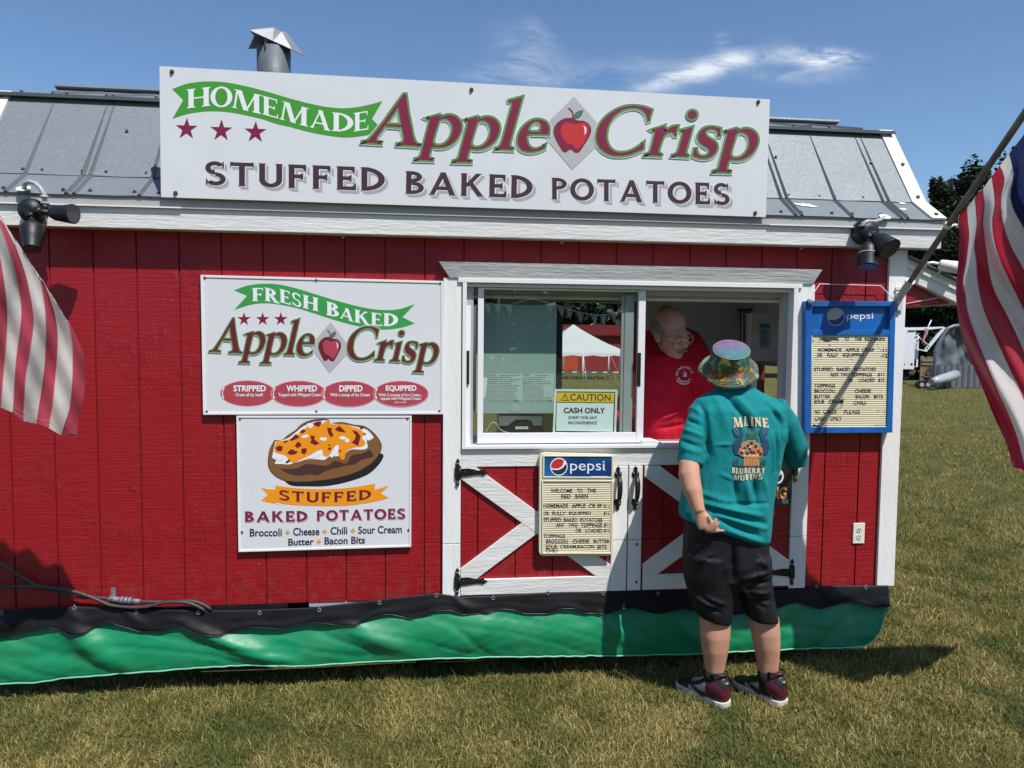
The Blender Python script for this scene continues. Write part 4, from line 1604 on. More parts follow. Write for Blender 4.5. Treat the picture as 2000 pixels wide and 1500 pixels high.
for cx, cy, rx, ry, ro in ((780, 310, 40, 16, -0.3), (958, 336, 38, 20, 0.1), (1150, 326, 36, 18, 0.2), (1190, 348, 22, 22, 0), (830, 205, 30, 22, 0.6), (920, 470, 34, 24, -0.6), (850, 510, 60, 18, -0.2), (1060, 470, 26, 52, 0.5), (540, 520, 40, 26, 0), (1400, 320, 26, 30, 0)):
    c = zz_(O3, (cx, cy))
    rr = random.Random(cx)
    P.fill(path([(c[0] + (rx * math.cos(a) * math.cos(ro) - ry * math.sin(a) * math.sin(ro)) / 5 * rr.uniform(.7, 1.15), c[1] + (rx * math.cos(a) * math.sin(ro) + ry * math.sin(a) * math.cos(ro)) / 5 * rr.uniform(.7, 1.15), 1) for a in [2 * PI * k / 9 for k in range(9)]]), P_WHITE, 6)
for g in ([(490, 420), (530, 400), (565, 410), (550, 455), (510, 450)], [(605, 470), (640, 435), (710, 460), (690, 482), (640, 490)], [(680, 400), (710, 360), (745, 385), (735, 410), (705, 422)], [(745, 430), (795, 425), (795, 460), (775, 485), (745, 470)],
          [(830, 305), (875, 305), (870, 340), (920, 380), (880, 395), (830, 370), (845, 345)], [(725, 270), (760, 240), (790, 255), (760, 278)], [(630, 345), (690, 288), (728, 320), (650, 352)], [(855, 185), (900, 165), (945, 165), (920, 215), (880, 205)],
          [(995, 225), (1045, 230), (1035, 255), (1057, 300), (1035, 318), (1008, 280)], [(1070, 240), (1115, 208), (1150, 240), (1178, 272), (1110, 262)], [(1240, 250), (1290, 265), (1322, 310), (1310, 360), (1300, 402), (1235, 370), (1265, 340), (1275, 300)],
          [(1000, 420), (1042, 420), (1020, 452)], [(1310, 222), (1370, 213), (1330, 242)], [(1350, 275), (1378, 285), (1355, 302)], [(590, 560), (625, 530), (637, 552), (600, 573)], [(565, 362), (620, 350), (590, 374)], [(1005, 388), (1030, 390), (1017, 407)], [(1110, 445), (1137, 445), (1125, 467)]):
    P.fill(z3(g), P_BACON, 7)
P.fill(path(z3([(350, 815), (420, 828), (490, 830), (495, 975), (580, 985), (470, 968, 1), (350, 940), (415, 880)])), P_ORANGE, 1)
P.fill(path(z3([(1465, 832), (1600, 793), (1520, 868), (1600, 915), (1480, 945, 1), (1360, 968), (1460, 930)])), P_ORANGE, 1)
P.fill(path(z3([(490, 792), (700, 818, 1), (980, 826, 1), (1250, 808, 1), (1462, 772), (1462, 935), (1370, 962), (1200, 985, 1), (980, 990, 1), (750, 985, 1), (580, 972), (490, 950)])), P_ORANGE, 2)


def bendf(p):
    t = (p[0] - (440 + 975 / 5)) / 90.0
    p = p.copy()
    p.y += 5.6 * (1 - t * t)
    return p


for sh_, m, ly in (((1.1, 1.0), P_DIAM, 3), ((0, 0), P_BACON, 4)):
    P.caps('STUFFED', zz_(O3, (525, 930)), zz_(O3, (1425, 922)), zz_(O3, (525, 832)), m, ly, 0.19, 0.15, 0.035, 0.02, 0.16, shift=sh_, bend=bendf)
    m2 = P_PINKD if ly == 3 else P_PLUM
    P.caps('BAKED', zz_(O3, (190, 1145)), zz_(O3, (803, 1140)), zz_(O3, (190, 1043)), m2, ly, 0.2, 0.165, 0.035, 0.02, 0.14, shift=(sh_[0] * 1.2, sh_[1] * 1.6))
    P.caps('POTATOES', zz_(O3, (893, 1135)), zz_(O3, (1757, 1114)), zz_(O3, (893, 1035)), m2, ly, 0.2, 0.165, 0.035, 0.02, 0.14, shift=(sh_[0] * 1.2, sh_[1] * 1.6))
for s, bl, br_, h in (('Broccoli', (240, 1290), (553, 1287), 77), ('Cheese', (662, 1282), (920, 1277), 78), ('Chili', (1027, 1272), (1192, 1268), 76), ('Sour Cream', (1298, 1265), (1725, 1256), 76), ('Butter', (615, 1380), (865, 1373), 70), ('Bacon Bits', (970, 1369), (1365, 1359), 73)):
    P.text(s, zz_(O3, bl), zz_(O3, br_), h / 5, P_NAVY, 2, 0.022)
for c in ((608, 1250), (970, 1243), (1245, 1233), (913, 1340)):
    c = zz_(O3, c)
    P.fill([(c[0] - 5, c[1]), (c[0], c[1] - 5), (c[0] + 5, c[1]), (c[0], c[1] + 5)], P_DIAM, 2)
P.build('lettering', S3)


# ------------------------------------------------------------------ letter boards
def ridged(name, c):
    m, nt, bs, out = new_mat(name)
    wv = node(nt, 'ShaderNodeTexWave', Scale=1.0)
    wv.bands_direction = 'Z'
    nt.links.new(coords(nt, (1, 1, 26)), wv.inputs[0])
    n = node(nt, 'ShaderNodeTexNoise', Scale=5.0, Detail=6.0)
    nt.links.new(coords(nt), n.inputs[0])
    cc = ramp(nt, n.outputs[0], [(0.3, tuple(x * .9 for x in c[:3]) + (1,)), (0.7, c)])
    cc = mixcol(nt, mapr(nt, wv.outputs['Fac'], 0.12, 0.0, 0.0, 0.55), cc, (0.30, 0.26, 0.16, 1))
    nt.links.new(cc, bs.inputs['Base Color'])
    bs.inputs['Roughness'].default_value = 0.5
    bump(nt, bs, wv.outputs['Fac'], 0.5, 0.003)
    return m


M_LET = ridged('ribbed_letter_panel', (0.72, 0.65, 0.45, 1))
P_LBLUE = flat('letter_blue_black', (0.020, 0.024, 0.05, 1))
P_LRED = flat('letter_red', (0.55, 0.05, 0.04, 1))
P_LCYAN = flat('letter_blue', (0.02, 0.13, 0.36, 1))


def pop_header():
    m, nt, bs, out = new_mat('header_blue_fade')
    n = node(nt, 'ShaderNodeTexNoise', Scale=4.0, Detail=2.0)
    nt.links.new(coords(nt), n.inputs[0])
    c = ramp(nt, n.outputs[0], [(0.35, (0.006, 0.04, 0.16, 1)), (0.7, (0.012, 0.17, 0.42, 1))])
    nt.links.new(c, bs.inputs['Base Color'])
    bs.inputs['Roughness'].default_value = 0.25
    return m


def rounded(c, r, seg=5):
    out = []
    n = len(c)
    V = [Vector(p) for p in c]
    for i in range(n):
        a, b, d = V[i - 1], V[i], V[(i + 1) % n]
        e1, e2 = (a - b).normalized(), (d - b).normalized()
        p0, p1 = b + e1 * r, b + e2 * r
        for k in range(seg + 1):
            t = k / seg
            out.append(p0 * (1 - t) ** 2 + b * 2 * t * (1 - t) + p1 * t * t)
    return out


def globe(P, c, r, red, white, blue, rim, ly):
    P.ell(c, r, r * 1.03, rim, ly, 0, 32)
    k = r * 0.9
    P.ell(c, k, k, white, ly + 0.6, 0, 32)
    top = [(c[0] + k * math.cos(a), c[1] + k * math.sin(a)) for a in [math.radians(172 + (310 - 172) * i / 14) for i in range(15)]]
    P.fill(path([top[0]] + [(p[0], p[1]) for p in top[1:]] + [(c[0] + k * .45, c[1] - k * .15, 1), (c[0] - k * .1, c[1] + k * 0.22, 1), (c[0] - k * .6, c[1] + k * .22, 1)]), red, ly + 1.2)
    bot = [(c[0] + k * math.cos(a), c[1] + k * math.sin(a)) for a in [math.radians(-22 + (158 + 22) * i / 16) for i in range(17)]]
    P.fill(path(bot + [(c[0] - k * .2, c[1] + k * 0.42, 1), (c[0] + k * .4, c[1] + k * .2, 1)]), blue, ly + 1.2)


YM = -0.060
OM = ((850, 850), 4.285)


def px3(p, y):
    w = W(p[0], p[1], y)
    return Vector((w.x, y, w.z))


ob = MB()
c4 = [(1054, 884.5), (1199.5, 888), (1196, 1086), (1053, 1086)]
ob.prism([px3(p, YM) for p in rounded(c4, 11)], (0, 0.033, 0))
B1 = ob.build('menu_board', M_CREAM, None, bevel=0.004)
add_props(B1, 'cream plastic letter menu board with a blue soda header, hung on the half doors', 'menu board')
lp = MB()
lp.prism([px3(zz_(OM, p), YM - 0.0018) for p in ((905, 388), (1476, 390), (1470, 985), (908, 985))], (0, 0.0016, 0))
lp.build('letter_panel', M_LET, B1)
fr = MB()
for a, b, c, d in (((893, 375), (1490, 378), (1476, 391), (905, 389)), ((893, 375), (905, 389), (908, 984), (893, 995)), ((1490, 378), (1487, 996), (1470, 984), (1476, 391)), ((893, 995), (908, 984), (1470, 984), (1487, 996)),
                   ((903, 168), (1490, 170), (1478, 182), (915, 180)), ((903, 168), (915, 180), (913, 346), (900, 356)), ((1490, 170), (1488, 360), (1476, 350), (1478, 182)), ((900, 356), (913, 346), (1476, 350), (1488, 360))):
    fr.prism([px3(zz_(OM, q), YM - 0.007) for q in (a, b, c, d)], (0, 0.0067, 0))
fr.build('raised_rim', M_CREAM, B1, bevel=0.002)
P = Paint(YM - 0.0022)
P.fill([zz_(OM, p) for p in ((915, 180), (1478, 182), (1476, 350), (913, 346))], pop_header(), 0.3)
globe(P, zz_(OM, (1035, 263)), 17, P_RED, P_WHITE, P_NAVY, P_WHITE, 1)
P.text('pepsi', zz_(OM, (1130, 322)), zz_(OM, (1418, 322)), 107 / 4.285, P_WHITE, 1, 0.0)
P.text('.', zz_(OM, (1419, 298)), zz_(OM, (1426, 298)), 7 / 4.285, P_WHITE, 1)
P.fill([zz_(OM, p) for p in ((1305, 343), (1440, 345), (1440, 348), (1305, 346))], P_WHITE, 1)
BOLD = 0.022
for s, x0, x1, y in (('WELCOME', 967, 1147, 481), ('TO', 1187, 1233, 480), ('THE', 1273, 1345, 479), ('RED', 1055, 1133, 526), ('BARN', 1173, 1278, 527), ('HOMEMADE', 907, 1112, 607), ('APPLE', 1142, 1258, 607), ('CR SP', 1285, 1397, 607), ('$', 1410, 1422, 608),
                     ('OR', 907, 953, 671), ('FULLY', 980, 1092, 671), ('EQUIPPED', 1120, 1305, 670), ('$12', 1410, 1458, 670), ('STUFFED', 903, 1057, 725), ('BAKE', 1077, 1165, 725), ('POTATOES', 1213, 1400, 725),
                     ('ANY', 1010, 1083, 769), ('TWO', 1115, 1192, 769), ('TOPPINGS', 1218, 1397, 769), ('$11', 1412, 1458, 769), ('OR', 1175, 1225, 815), ('LOADED', 1257, 1400, 815), ('$12', 1412, 1460, 815), ('TOPPINGS', 903, 1087, 860),
                     ('BROCCOLI', 927, 1110, 905), ('CHEESE', 1150, 1290, 905), ('BUTTER', 1325, 1462, 905), ('SOUR', 925, 1023, 951), ('CREAM,BACON', 1047, 1330, 951), ('BITS', 1358, 1435, 951), ('CHILI', 925, 1022, 984)):
    P.text(s, zz_(OM, (x0, y)), zz_(OM, (x1, y)), 33 / 4.285, P_LBLUE, 1, BOLD)
P.text('11', zz_(OM, (1427, 612)), zz_(OM, (1458, 612)), 34 / 4.285, P_LRED, 1, BOLD)
P.text('D', zz_(OM, (1170, 725)), zz_(OM, (1192, 725)), 33 / 4.285, P_LCYAN, 1, BOLD)
P.build('lettering', B1)

# blue framed board on the corner
M_BLUE = mat('blue_board_paint', (0.006, 0.115, 0.40, 1), 0.38, var=0.12, vscale=5, dirt=((0.3, 0.4, 0.55, 1), 9, 0.12))
YB = -0.062
OB = ((1550, 560), 5.0)
fr = MB()
tl, tr_, br_, bl = (1574, 588), (1750, 588.5), (1743, 845), (1572.5, 846)
q = {'i_tl': (182, 193), 'i_tr': (945, 190), 'h_br': (937, 421), 'h_bl': (178, 424), 'l_tl': (180, 475), 'l_tr': (938, 473), 'l_br': (912, 1370), 'l_bl': (165, 1372)}
q = {k: zz_(OB, v) for k, v in q.items()}


def fpl(a, b, c, d, y=YB, t=0.06):
    fr.prism([px3(p, y) for p in (a, b, c, d)], (0, t, 0))


fpl(tl, tr_, q['i_tr'], q['i_tl'])
fpl(tl, q['i_tl'], q['l_bl'], bl)
fpl(q['i_tr'], tr_, br_, q['l_br'])
fpl(bl, q['l_bl'], q['l_br'], br_)
fpl(q['h_bl'], q['h_br'], q['l_tr'], q['l_tl'], YB + 0.0015, 0.05)
fr.prism([px3(p, YB + 0.022) for p in (q['i_tl'], q['i_tr'], q['h_br'], q['h_bl'])], (0, 0.02, 0))
B2 = fr.build('framed_menu_board', M_BLUE, None, bevel=0.0012)
add_props(B2, 'blue framed letter menu board hanging by a cord at the corner post', 'menu board')
lp = MB()
lp.prism([px3(p, YB + 0.008) for p in (q['l_tl'], q['l_tr'], q['l_br'], q['l_bl'])], (0, 0.03, 0))
lp.build('letter_panel', M_LET, B2)
ed = MB()
for a, b in (('l_tl', 'l_tr'), ('l_tr', 'l_br'), ('l_br', 'l_bl'), ('l_bl', 'l_tl')):
    ed.tube([px3(q[a], YB + 0.005), px3(q[b], YB + 0.005)], 0.0028, 6)
ed.build('panel_bead', M_ALUG, B2)
wi = MB()
wp = [px3((1588, 592), YB + .01), px3((1582, 582), -0.03), px3((1601, 554.5), -0.028), px3((1720, 558), -0.028), px3((1744, 583), -0.035), px3((1746, 590), YB + .01)]
wi.tube(wp, 0.0022, 6)
wi.build('hanging_cord', M_ALU, B2)
cl = MB()
c = px3((1581, 589), YB - 0.004)
for i in range(7):
    cl.tube([c + Vector((rng.uniform(-.012, .012), -.004, rng.uniform(-.018, .012))), c + Vector((rng.uniform(-.012, .012), -.010, rng.uniform(-.018, .012)))], 0.004, 6)
cl.tube([c + Vector((-.012, 0, .01)), c + Vector((.0, -.01, -.005)), c + Vector((.012, -.004, -.022))], 0.006, 8)
cl.build('clip', M_ZINC, B2)
P = Paint(YB + 0.0205)
cg = zz_(OB, (411, 292))
globe(P, cg, 17.5, P_GREY, P_GREY, flat('paint_royal_blue', (0.008, 0.05, 0.24, 1)), P_SHADE, 1)
P.text('pepsi', zz_(OB, (520, 338)), zz_(OB, (776, 334)), 80 / 5, P_WHITE, 1, 0.0)
P.build('lettering', B2)
P = Paint(YB + 0.0075)
for s, x0, x1, y in (('WELCOME', 250, 440, 529), ('TO', 497, 543, 529), ('THE', 597, 665, 529), ('RED', 695, 775, 530), ('BARN', 787, 890, 530), ('HOMEMADE', 238, 468, 634), ('APPLE', 507, 640, 634), ('CRISP', 667, 790, 635), ('-11', 848, 908, 637),
                     ('OR', 230, 280, 686), ('FULLY', 327, 436, 686), ('EQUIPPED', 482, 687, 686), ('-12', 845, 915, 689), ('STUFFED', 200, 383, 824), ('BAKED', 422, 553, 824), ('POTATOES', 592, 803, 824), ('ANY', 357, 443, 876), ('TWO', 460, 545, 876), ('TOPPINGS', 557, 767, 876), ('$11', 822, 885, 877),
                     ('OR', 530, 578, 931), ('LOADED', 637, 793, 931), ('$12', 827, 888, 931), ('TOPPINGS', 203, 405, 983), ('BROCCOLI', 203, 405, 1036), ('CHEESE', 598, 757, 1036), ('BUTTER', 203, 360, 1089), ('BACON', 605, 735, 1089), ('BITS', 785, 873, 1089),
                     ('SOUR', 200, 303, 1141), ('CREAM', 342, 485, 1139), ('CHILI-', 585, 718, 1151)):
    P.text(s, zz_(OB, (x0, y)), zz_(OB, (x1, y)), 36 / 5, P_LBLUE, 1, BOLD)
for s, x0, x1, y in (('NO', 208, 257, 1240), ('CARDS', 290, 420, 1240), ('PLEASE', 492, 650, 1242), ('CASH', 205, 312, 1306), ('ONLY', 358, 470, 1306)):
    P.text(s, zz_(OB, (x0, y)), zz_(OB, (x1, y)), 40 / 5, P_BLACK, 1, 0.01)
for x, y in ((350, 570), (815, 565), (830, 602), (215, 690), (225, 712), (565, 709), (820, 740), (862, 1015), (825, 1213), (888, 1215), (850, 1266), (320, 1350), (250, 545)):
    w = rng.uniform(4, 11)
    P.fill([zz_(OB, (x - w, y - 2)), zz_(OB, (x + w, y - 3)), zz_(OB, (x + w * .8, y + 3)), zz_(OB, (x - w * .7, y + 2))], P_BLACK, 1)
P.fill([zz_(OB, p) for p in ((785, 1350), (890, 1347), (890, 1352), (785, 1355))], P_BROWN, 1)
P.fill([zz_(OB, p) for p in ((170, 1368), (185, 1352), (205, 1340), (212, 1350), (245, 1352), (255, 1366))], P_BLACK, 1)
P.fill([zz_(OB, p) for p in ((183, 510), (195, 530), (190, 548), (182, 540))], P_BLACK, 1)
P.build('letters', B2)

# caution sign behind the glass
YC = 0.028
OC = ((930, 740), 6.25)
cb_ = MB()
cb_.prism([px3(p, YC) for p in rounded([zz_(OC, p) for p in ((958, 124), (1727, 131), (1706, 682), (934, 671))], 3.5)], (0, 0.003, 0))
CA = cb_.build('caution_sign', mat('sign_plate_white', (0.78, 0.82, 0.82, 1), 0.4, var=0.02), None)
add_props(CA, 'small yellow and white caution sign about cash, behind the window glass', 'sign')
P = Paint(YC)
P_YEL = flat('paint_yellow', (0.86, 0.56, 0.03, 1))
P_CWH = flat('paint_pale_white', (0.80, 0.88, 0.88, 1))
P.fill(path([zz_(OC, p) for p in ((985, 152), (1700, 158), (1682, 662), (962, 648))]), P_BLACK, 0.5)
P.fill([zz_(OC, p) for p in ((988, 165), (1690, 170), (1680, 288), (985, 282))], P_YEL, 1)
P.fill([zz_(OC, p) for p in ((985, 292), (1680, 298), (1668, 645), (975, 632))], P_CWH, 1)
P.text('CAUTION', zz_(OC, (1147, 265)), zz_(OC, (1640, 270)), 84 / 6.25, P_BROWN, 2, 0.012)
P.outline([zz_(OC, p) for p in ((1083, 183), (1127, 263), (1037, 262))], 0.6, P_BROWN, 2)
P.text('!', zz_(OC, (1078, 252)), zz_(OC, (1088, 252)), 46 / 6.25, P_BROWN, 2, 0.01)
P.text('CASH ONLY', zz_(OC, (1068, 420)), zz_(OC, (1575, 422)), 70 / 6.25, P_NAVY, 2, 0.03)
P.text('SORRY FOR ANY', zz_(OC, (1125, 490)), zz_(OC, (1480, 492)), 36 / 6.25, P_NAVY, 2, 0.022)
P.text('INCONVENIENCE', zz_(OC, (1125, 555)), zz_(OC, (1475, 556)), 38 / 6.25, P_NAVY, 2, 0.022)
P.build('lettering', CA)

# dark sign half hidden behind the customer
YN = -0.033
ns = MB()
ns.prism([px3(p, YN) for p in rounded([(1455, 912), (1549, 911), (1543, 985), (1452, 986)], 3)], (0, 0.004, 0))
NS = ns.build('door_notice', P_BLACK, None)
add_props(NS, 'black notice with orange letters on the half door behind the customer', 'sign')
P = Paint(YN)
ON = ((1200, 650), 3.75)
P.outline([zz_(ON, (1192 + 42 * math.cos(a), 1050 + 50 * math.sin(a))) for a in [2 * PI * k / 24 for k in range(24)]], 1.6, P_WHITE, 1)
P.fill([zz_(ON, p) for p in ((1150, 1080), (1225, 1012), (1232, 1025), (1160, 1092))], P_WHITE, 1)
P.text('NG', zz_(ON, (1150, 1218)), zz_(ON, (1262, 1220)), 92 / 3.75, flat('paint_pale_orange', (0.8, 0.36, 0.12, 1)), 1, 0.03)
P.fill([zz_(ON, p) for p in ((1232, 1222), (1275, 1222), (1272, 1252), (1230, 1252))], P_GREY, 1)
P.build('lettering', NS)
# ------------------------------------------------------------------ ground
def ground_mat():
    m, nt, bs, out = new_mat('dry_lawn')
    v = coords(nt)
    n1 = node(nt, 'ShaderNodeTexNoise', Scale=0.55, Detail=7.0, Roughness=0.62)
    n2 = node(nt, 'ShaderNodeTexNoise', Scale=3.0, Detail=8.0, Roughness=0.7)
    n3 = node(nt, 'ShaderNodeTexNoise', Scale=42.0, Detail=5.0, Roughness=0.75)
    for n in (n1, n2, n3):
        nt.links.new(v, n.inputs[0])
    c1 = ramp(nt, n2.outputs[0], [(0.30, (0.080, 0.086, 0.021, 1)), (0.47, (0.125, 0.120, 0.033, 1)), (0.60, (0.168, 0.145, 0.047, 1)), (0.76, (0.21, 0.16, 0.070, 1))])
    c2 = ramp(nt, n1.outputs[0], [(0.36, (0.085, 0.096, 0.022, 1)), (0.66, (0.155, 0.137, 0.044, 1))])
    c = mixcol(nt, 0.5, c1, c2)
    c = mixcol(nt, mapr(nt, n3.outputs[0], 0.35, 0.65, 0.0, 0.6), c, (0.052, 0.050, 0.019, 1))
    nt.links.new(c, bs.inputs['Base Color'])
    bs.inputs['Roughness'].default_value = 0.95
    bs.inputs['Specular IOR Level'].default_value = 0.15
    bump(nt, bs, n3.outputs[0], 0.9, 0.03)
    return m


def ground_z(x, y):
    a = 0.018 * math.sin(x * 0.9 + 0.4) * math.sin(y * 0.8 - 0.6) + 0.010 * math.sin(2.3 * x + 1.2 * y)
    dip = min(1.0, max(0.0, (y - 30.0) / 12.0))                 # the field falls away behind the trailer
    return a * (0.4 if y < 1.5 and -2 < x < 6 else 1.0) - 1.22 * dip * dip * (3 - 2 * dip)


gb = MB()
gx = sorted(set([-400, -200, -90, -45, -20, -10, -5] + [round(-3 + 0.25 * i, 3) for i in range(41)] + [8, 9, 10, 12, 15, 20, 30, 45, 80, 160, 400]))
gy = sorted(set([-300, -150, -80, -40, -20, -12, -8, -5] + [round(-3.5 + 0.25 * i, 3) for i in range(33)] + [5, 6, 7, 8, 10, 12, 15, 20, 30, 32, 34, 36, 38, 40, 42, 45, 70, 120, 240, 600]))
V = [(x, y, ground_z(x, y) if abs(x) < 40 and abs(y) < 40 else ground_z(0, y) if y > 0 else 0.0) for y in gy for x in gx]
nx = len(gx)
F = [(j * nx + i, j * nx + i + 1, (j + 1) * nx + i + 1, (j + 1) * nx + i) for j in range(len(gy) - 1) for i in range(nx - 1)]
gb.add(V, F, 0, True)
gr = gb.build('ground', ground_mat())
add_props(gr, 'dry mown lawn of the fairground', 'ground', kind='structure')


def grass_mat():
    m, nt, bs, out = new_mat('grass_blades')
    at = node(nt, 'ShaderNodeAttribute', attribute_name='tone')
    nt.links.new(at.outputs['Color'], bs.inputs['Base Color'])
    bs.inputs['Roughness'].default_value = 0.62
    bs.inputs['Specular IOR Level'].default_value = 0.25
    tl = node(nt, 'ShaderNodeBsdfTranslucent')
    nt.links.new(at.outputs['Color'], tl.inputs[0])
    mx = node(nt, 'ShaderNodeMixShader')
    mx.inputs[0].default_value = 0.25
    nt.links.new(bs.outputs[0], mx.inputs[1])
    nt.links.new(tl.outputs[0], mx.inputs[2])
    nt.links.new(mx.outputs[0], out.inputs[0])
    return m


def vnoise(x, y, s, seed):
    """smooth value noise on numpy arrays"""
    r = np.random.RandomState(seed)
    T = r.rand(64, 64)
    u, v = x * s, y * s
    i, j = np.floor(u).astype(int), np.floor(v).astype(int)
    fu, fv = u - i, v - j
    fu, fv = fu * fu * (3 - 2 * fu), fv * fv * (3 - 2 * fv)
    a, b = T[i % 64, j % 64], T[(i + 1) % 64, j % 64]
    c, d = T[i % 64, (j + 1) % 64], T[(i + 1) % 64, (j + 1) % 64]
    return (a * (1 - fu) + b * fu) * (1 - fv) + (c * (1 - fu) + d * fu) * fv


def grass(zones):
    R = np.random.RandomState(11)
    X, Y, S = [], [], []
    for (x0, x1, y0, y1, dens, sc_) in zones:
        n = int((x1 - x0) * (y1 - y0) * dens)
        X.append(R.uniform(x0, x1, n))
        Y.append(R.uniform(y0, y1, n))
        S.append(np.full(n, sc_))
    x, y, s = np.concatenate(X), np.concatenate(Y), np.concatenate(S)
    clump = 0.6 * vnoise(x, y, 9.0, 1) + 0.4 * vnoise(x, y, 23.0, 2)
    under = (y > 0.16) & (x > XL - .2) & (x < XR + .1) & (y < 2.2)
    keep = (R.rand(len(x)) < 0.30 + 0.95 * clump) & ~under
    x, y, s, clump = x[keep], y[keep], s[keep], clump[keep]
    n = len(x)
    dry = 0.455 + 0.22 * (vnoise(x, y, 1.7, 3) - .5) + 0.45 * (vnoise(x, y, 6.0, 4) - .5) + R.normal(0, 0.17, n)
    lush = 0.6 * vnoise(x, y, 2.1, 8) + 0.4 * vnoise(x, y, 7.0, 9) + R.normal(0, 0.06, n)
    h = (0.012 + 0.016 * clump + R.gamma(2.0, 0.0055, n)) * s
    h *= np.where(R.rand(n) < 0.03, 1.8, 1.0)
    w = R.uniform(0.0012, 0.0027, n) * s
    yaw = R.uniform(0, 2 * PI, n)
    lean = R.gamma(2.2, 0.55, n)
    lean = np.clip(lean, 0, 2.6)
    lyaw = R.uniform(0, 2 * PI, n)
    z0 = np.array([ground_z(a, b) for a, b in zip(x, y)]) - 0.004
    px_, py_ = np.cos(yaw) * w, np.sin(yaw) * w
    lx, ly = np.cos(lyaw) * lean, np.sin(lyaw) * lean
    norm = np.sqrt(1 + lean ** 2 * 0.55)
    P = np.zeros((n, 5, 3))
    P[:, 0] = np.stack([x - px_, y - py_, z0], 1)
    P[:, 1] = np.stack([x + px_, y + py_, z0], 1)
    mx_, my_, mz_ = x + lx * h * 0.30 / norm, y + ly * h * 0.30 / norm, z0 + h * 0.62 / np.sqrt(norm)
    P[:, 2] = np.stack([mx_ - px_ * .8, my_ - py_ * .8, mz_], 1)
    P[:, 3] = np.stack([mx_ + px_ * .8, my_ + py_ * .8, mz_], 1)
    P[:, 4] = np.stack([x + lx * h * 0.95 / norm, y + ly * h * 0.95 / norm, z0 + h * 1.05 / norm], 1)
    me = bpy.data.meshes.new('grass')
    me.vertices.add(n * 5)
    me.vertices.foreach_set('co', P.astype('f').ravel())
    base = (np.arange(n) * 5)[:, None]
    quad = base + np.array([0, 1, 3, 2])
    tri = base + np.array([2, 3, 4])
    loops = np.concatenate([quad, tri], 1).ravel()
    me.loops.add(n * 7)
    me.loops.foreach_set('vertex_index', loops.astype('i'))
    me.polygons.add(n * 2)
    st = np.empty((n, 2), 'i')
    st[:, 0] = np.arange(n) * 7
    st[:, 1] = st[:, 0] + 4
    me.polygons.foreach_set('loop_start', st.ravel())
    me.update(calc_edges=True)
    green = np.array([0.098, 0.122, 0.026])
    green2 = np.array([0.066, 0.112, 0.024])
    straw = np.array([0.385, 0.315, 0.118])
    olive = np.array([0.205, 0.190, 0.046])
    t = np.clip((dry - 0.22) / 0.36, 0, 1)[:, None]
    c = np.where(t < 0.5, green * (1 - 2 * t) + olive * 2 * t, olive * (2 - 2 * t) + straw * (2 * t - 1))
    g = np.clip((lush - 0.63) / 0.10, 0, 1)[:, None]
    c = c * (1 - g * 0.8) + green2 * g * 0.8
    c *= R.uniform(0.7, 1.3, n)[:, None]
    ca = np.ones((n, 5, 4), 'f')
    ca[:, :, :3] = c[:, None, :]
    ca[:, 4, :3] = c * 0.75 + straw * 0.25
    at = me.color_attributes.new('tone', 'FLOAT_COLOR', 'POINT')
    at.data.foreach_set('color', ca.ravel())
    me.materials.append(grass_mat())
    o = bpy.data.objects.new('grass', me)
    COL.objects.link(o)
    add_props(o, 'short dry grass in front of and beside the trailer', 'grass', kind='stuff')
    return o


grass([(-2.2, 5.4, -1.9, 0.5, 21000, 1.0), (4.45, 8.2, -1.6, 3.0, 7500, 1.15), (4.6, 14, 3.0, 11, 900, 1.7), (6, 26, 11, 27, 90, 2.6)])

# ------------------------------------------------------------------ vinyl skirt
def vinyl(name, c, rough=0.3, dustk=0.10, amt=0.55):
    m, nt, bs, out = new_mat(name)
    n1 = node(nt, 'ShaderNodeTexNoise', Scale=5.0, Detail=7.0, Roughness=0.65)
    n2 = node(nt, 'ShaderNodeTexNoise', Scale=14.0, Detail=4.0, Roughness=0.6, Distortion=1.5)
    for n in (n1, n2):
        nt.links.new(coords(nt), n.inputs[0])
    dust = tuple(0.6 * x + dustk for x in c[:3]) + (1,)
    cc = mixcol(nt, mapr(nt, n1.outputs[0], 0.45, 0.75, 0.0, amt), c, dust)
    nt.links.new(cc, bs.inputs['Base Color'])
    nt.links.new(mapr(nt, n1.outputs[0], 0.3, 0.7, rough - 0.06, rough + 0.2), bs.inputs['Roughness'])
    bump(nt, bs, n2.outputs[0], 0.10, 0.010)
    return m


M_VGREEN = vinyl('green_vinyl', (0.005, 0.215, 0.090, 1), 0.40, 0.05, 0.35)
M_VBLACK = vinyl('black_vinyl', (0.0045, 0.0045, 0.006, 1), 0.55, 0.008, 0.5)
M_VBLACK.node_tree.nodes['Principled BSDF'].inputs['Specular IOR Level'].default_value = 0.3
M_PIPE = mat('pale_green_piping', (0.16, 0.46, 0.30, 1), 0.5)


def curve_fn(pts, y):
    q = sorted((W(a, b, y).x, W(a, b, y).z) for a, b in pts)
    xs, zs = np.array([p[0] for p in q]), np.array([p[1] for p in q])
    return lambda x: float(np.interp(x, xs, zs))


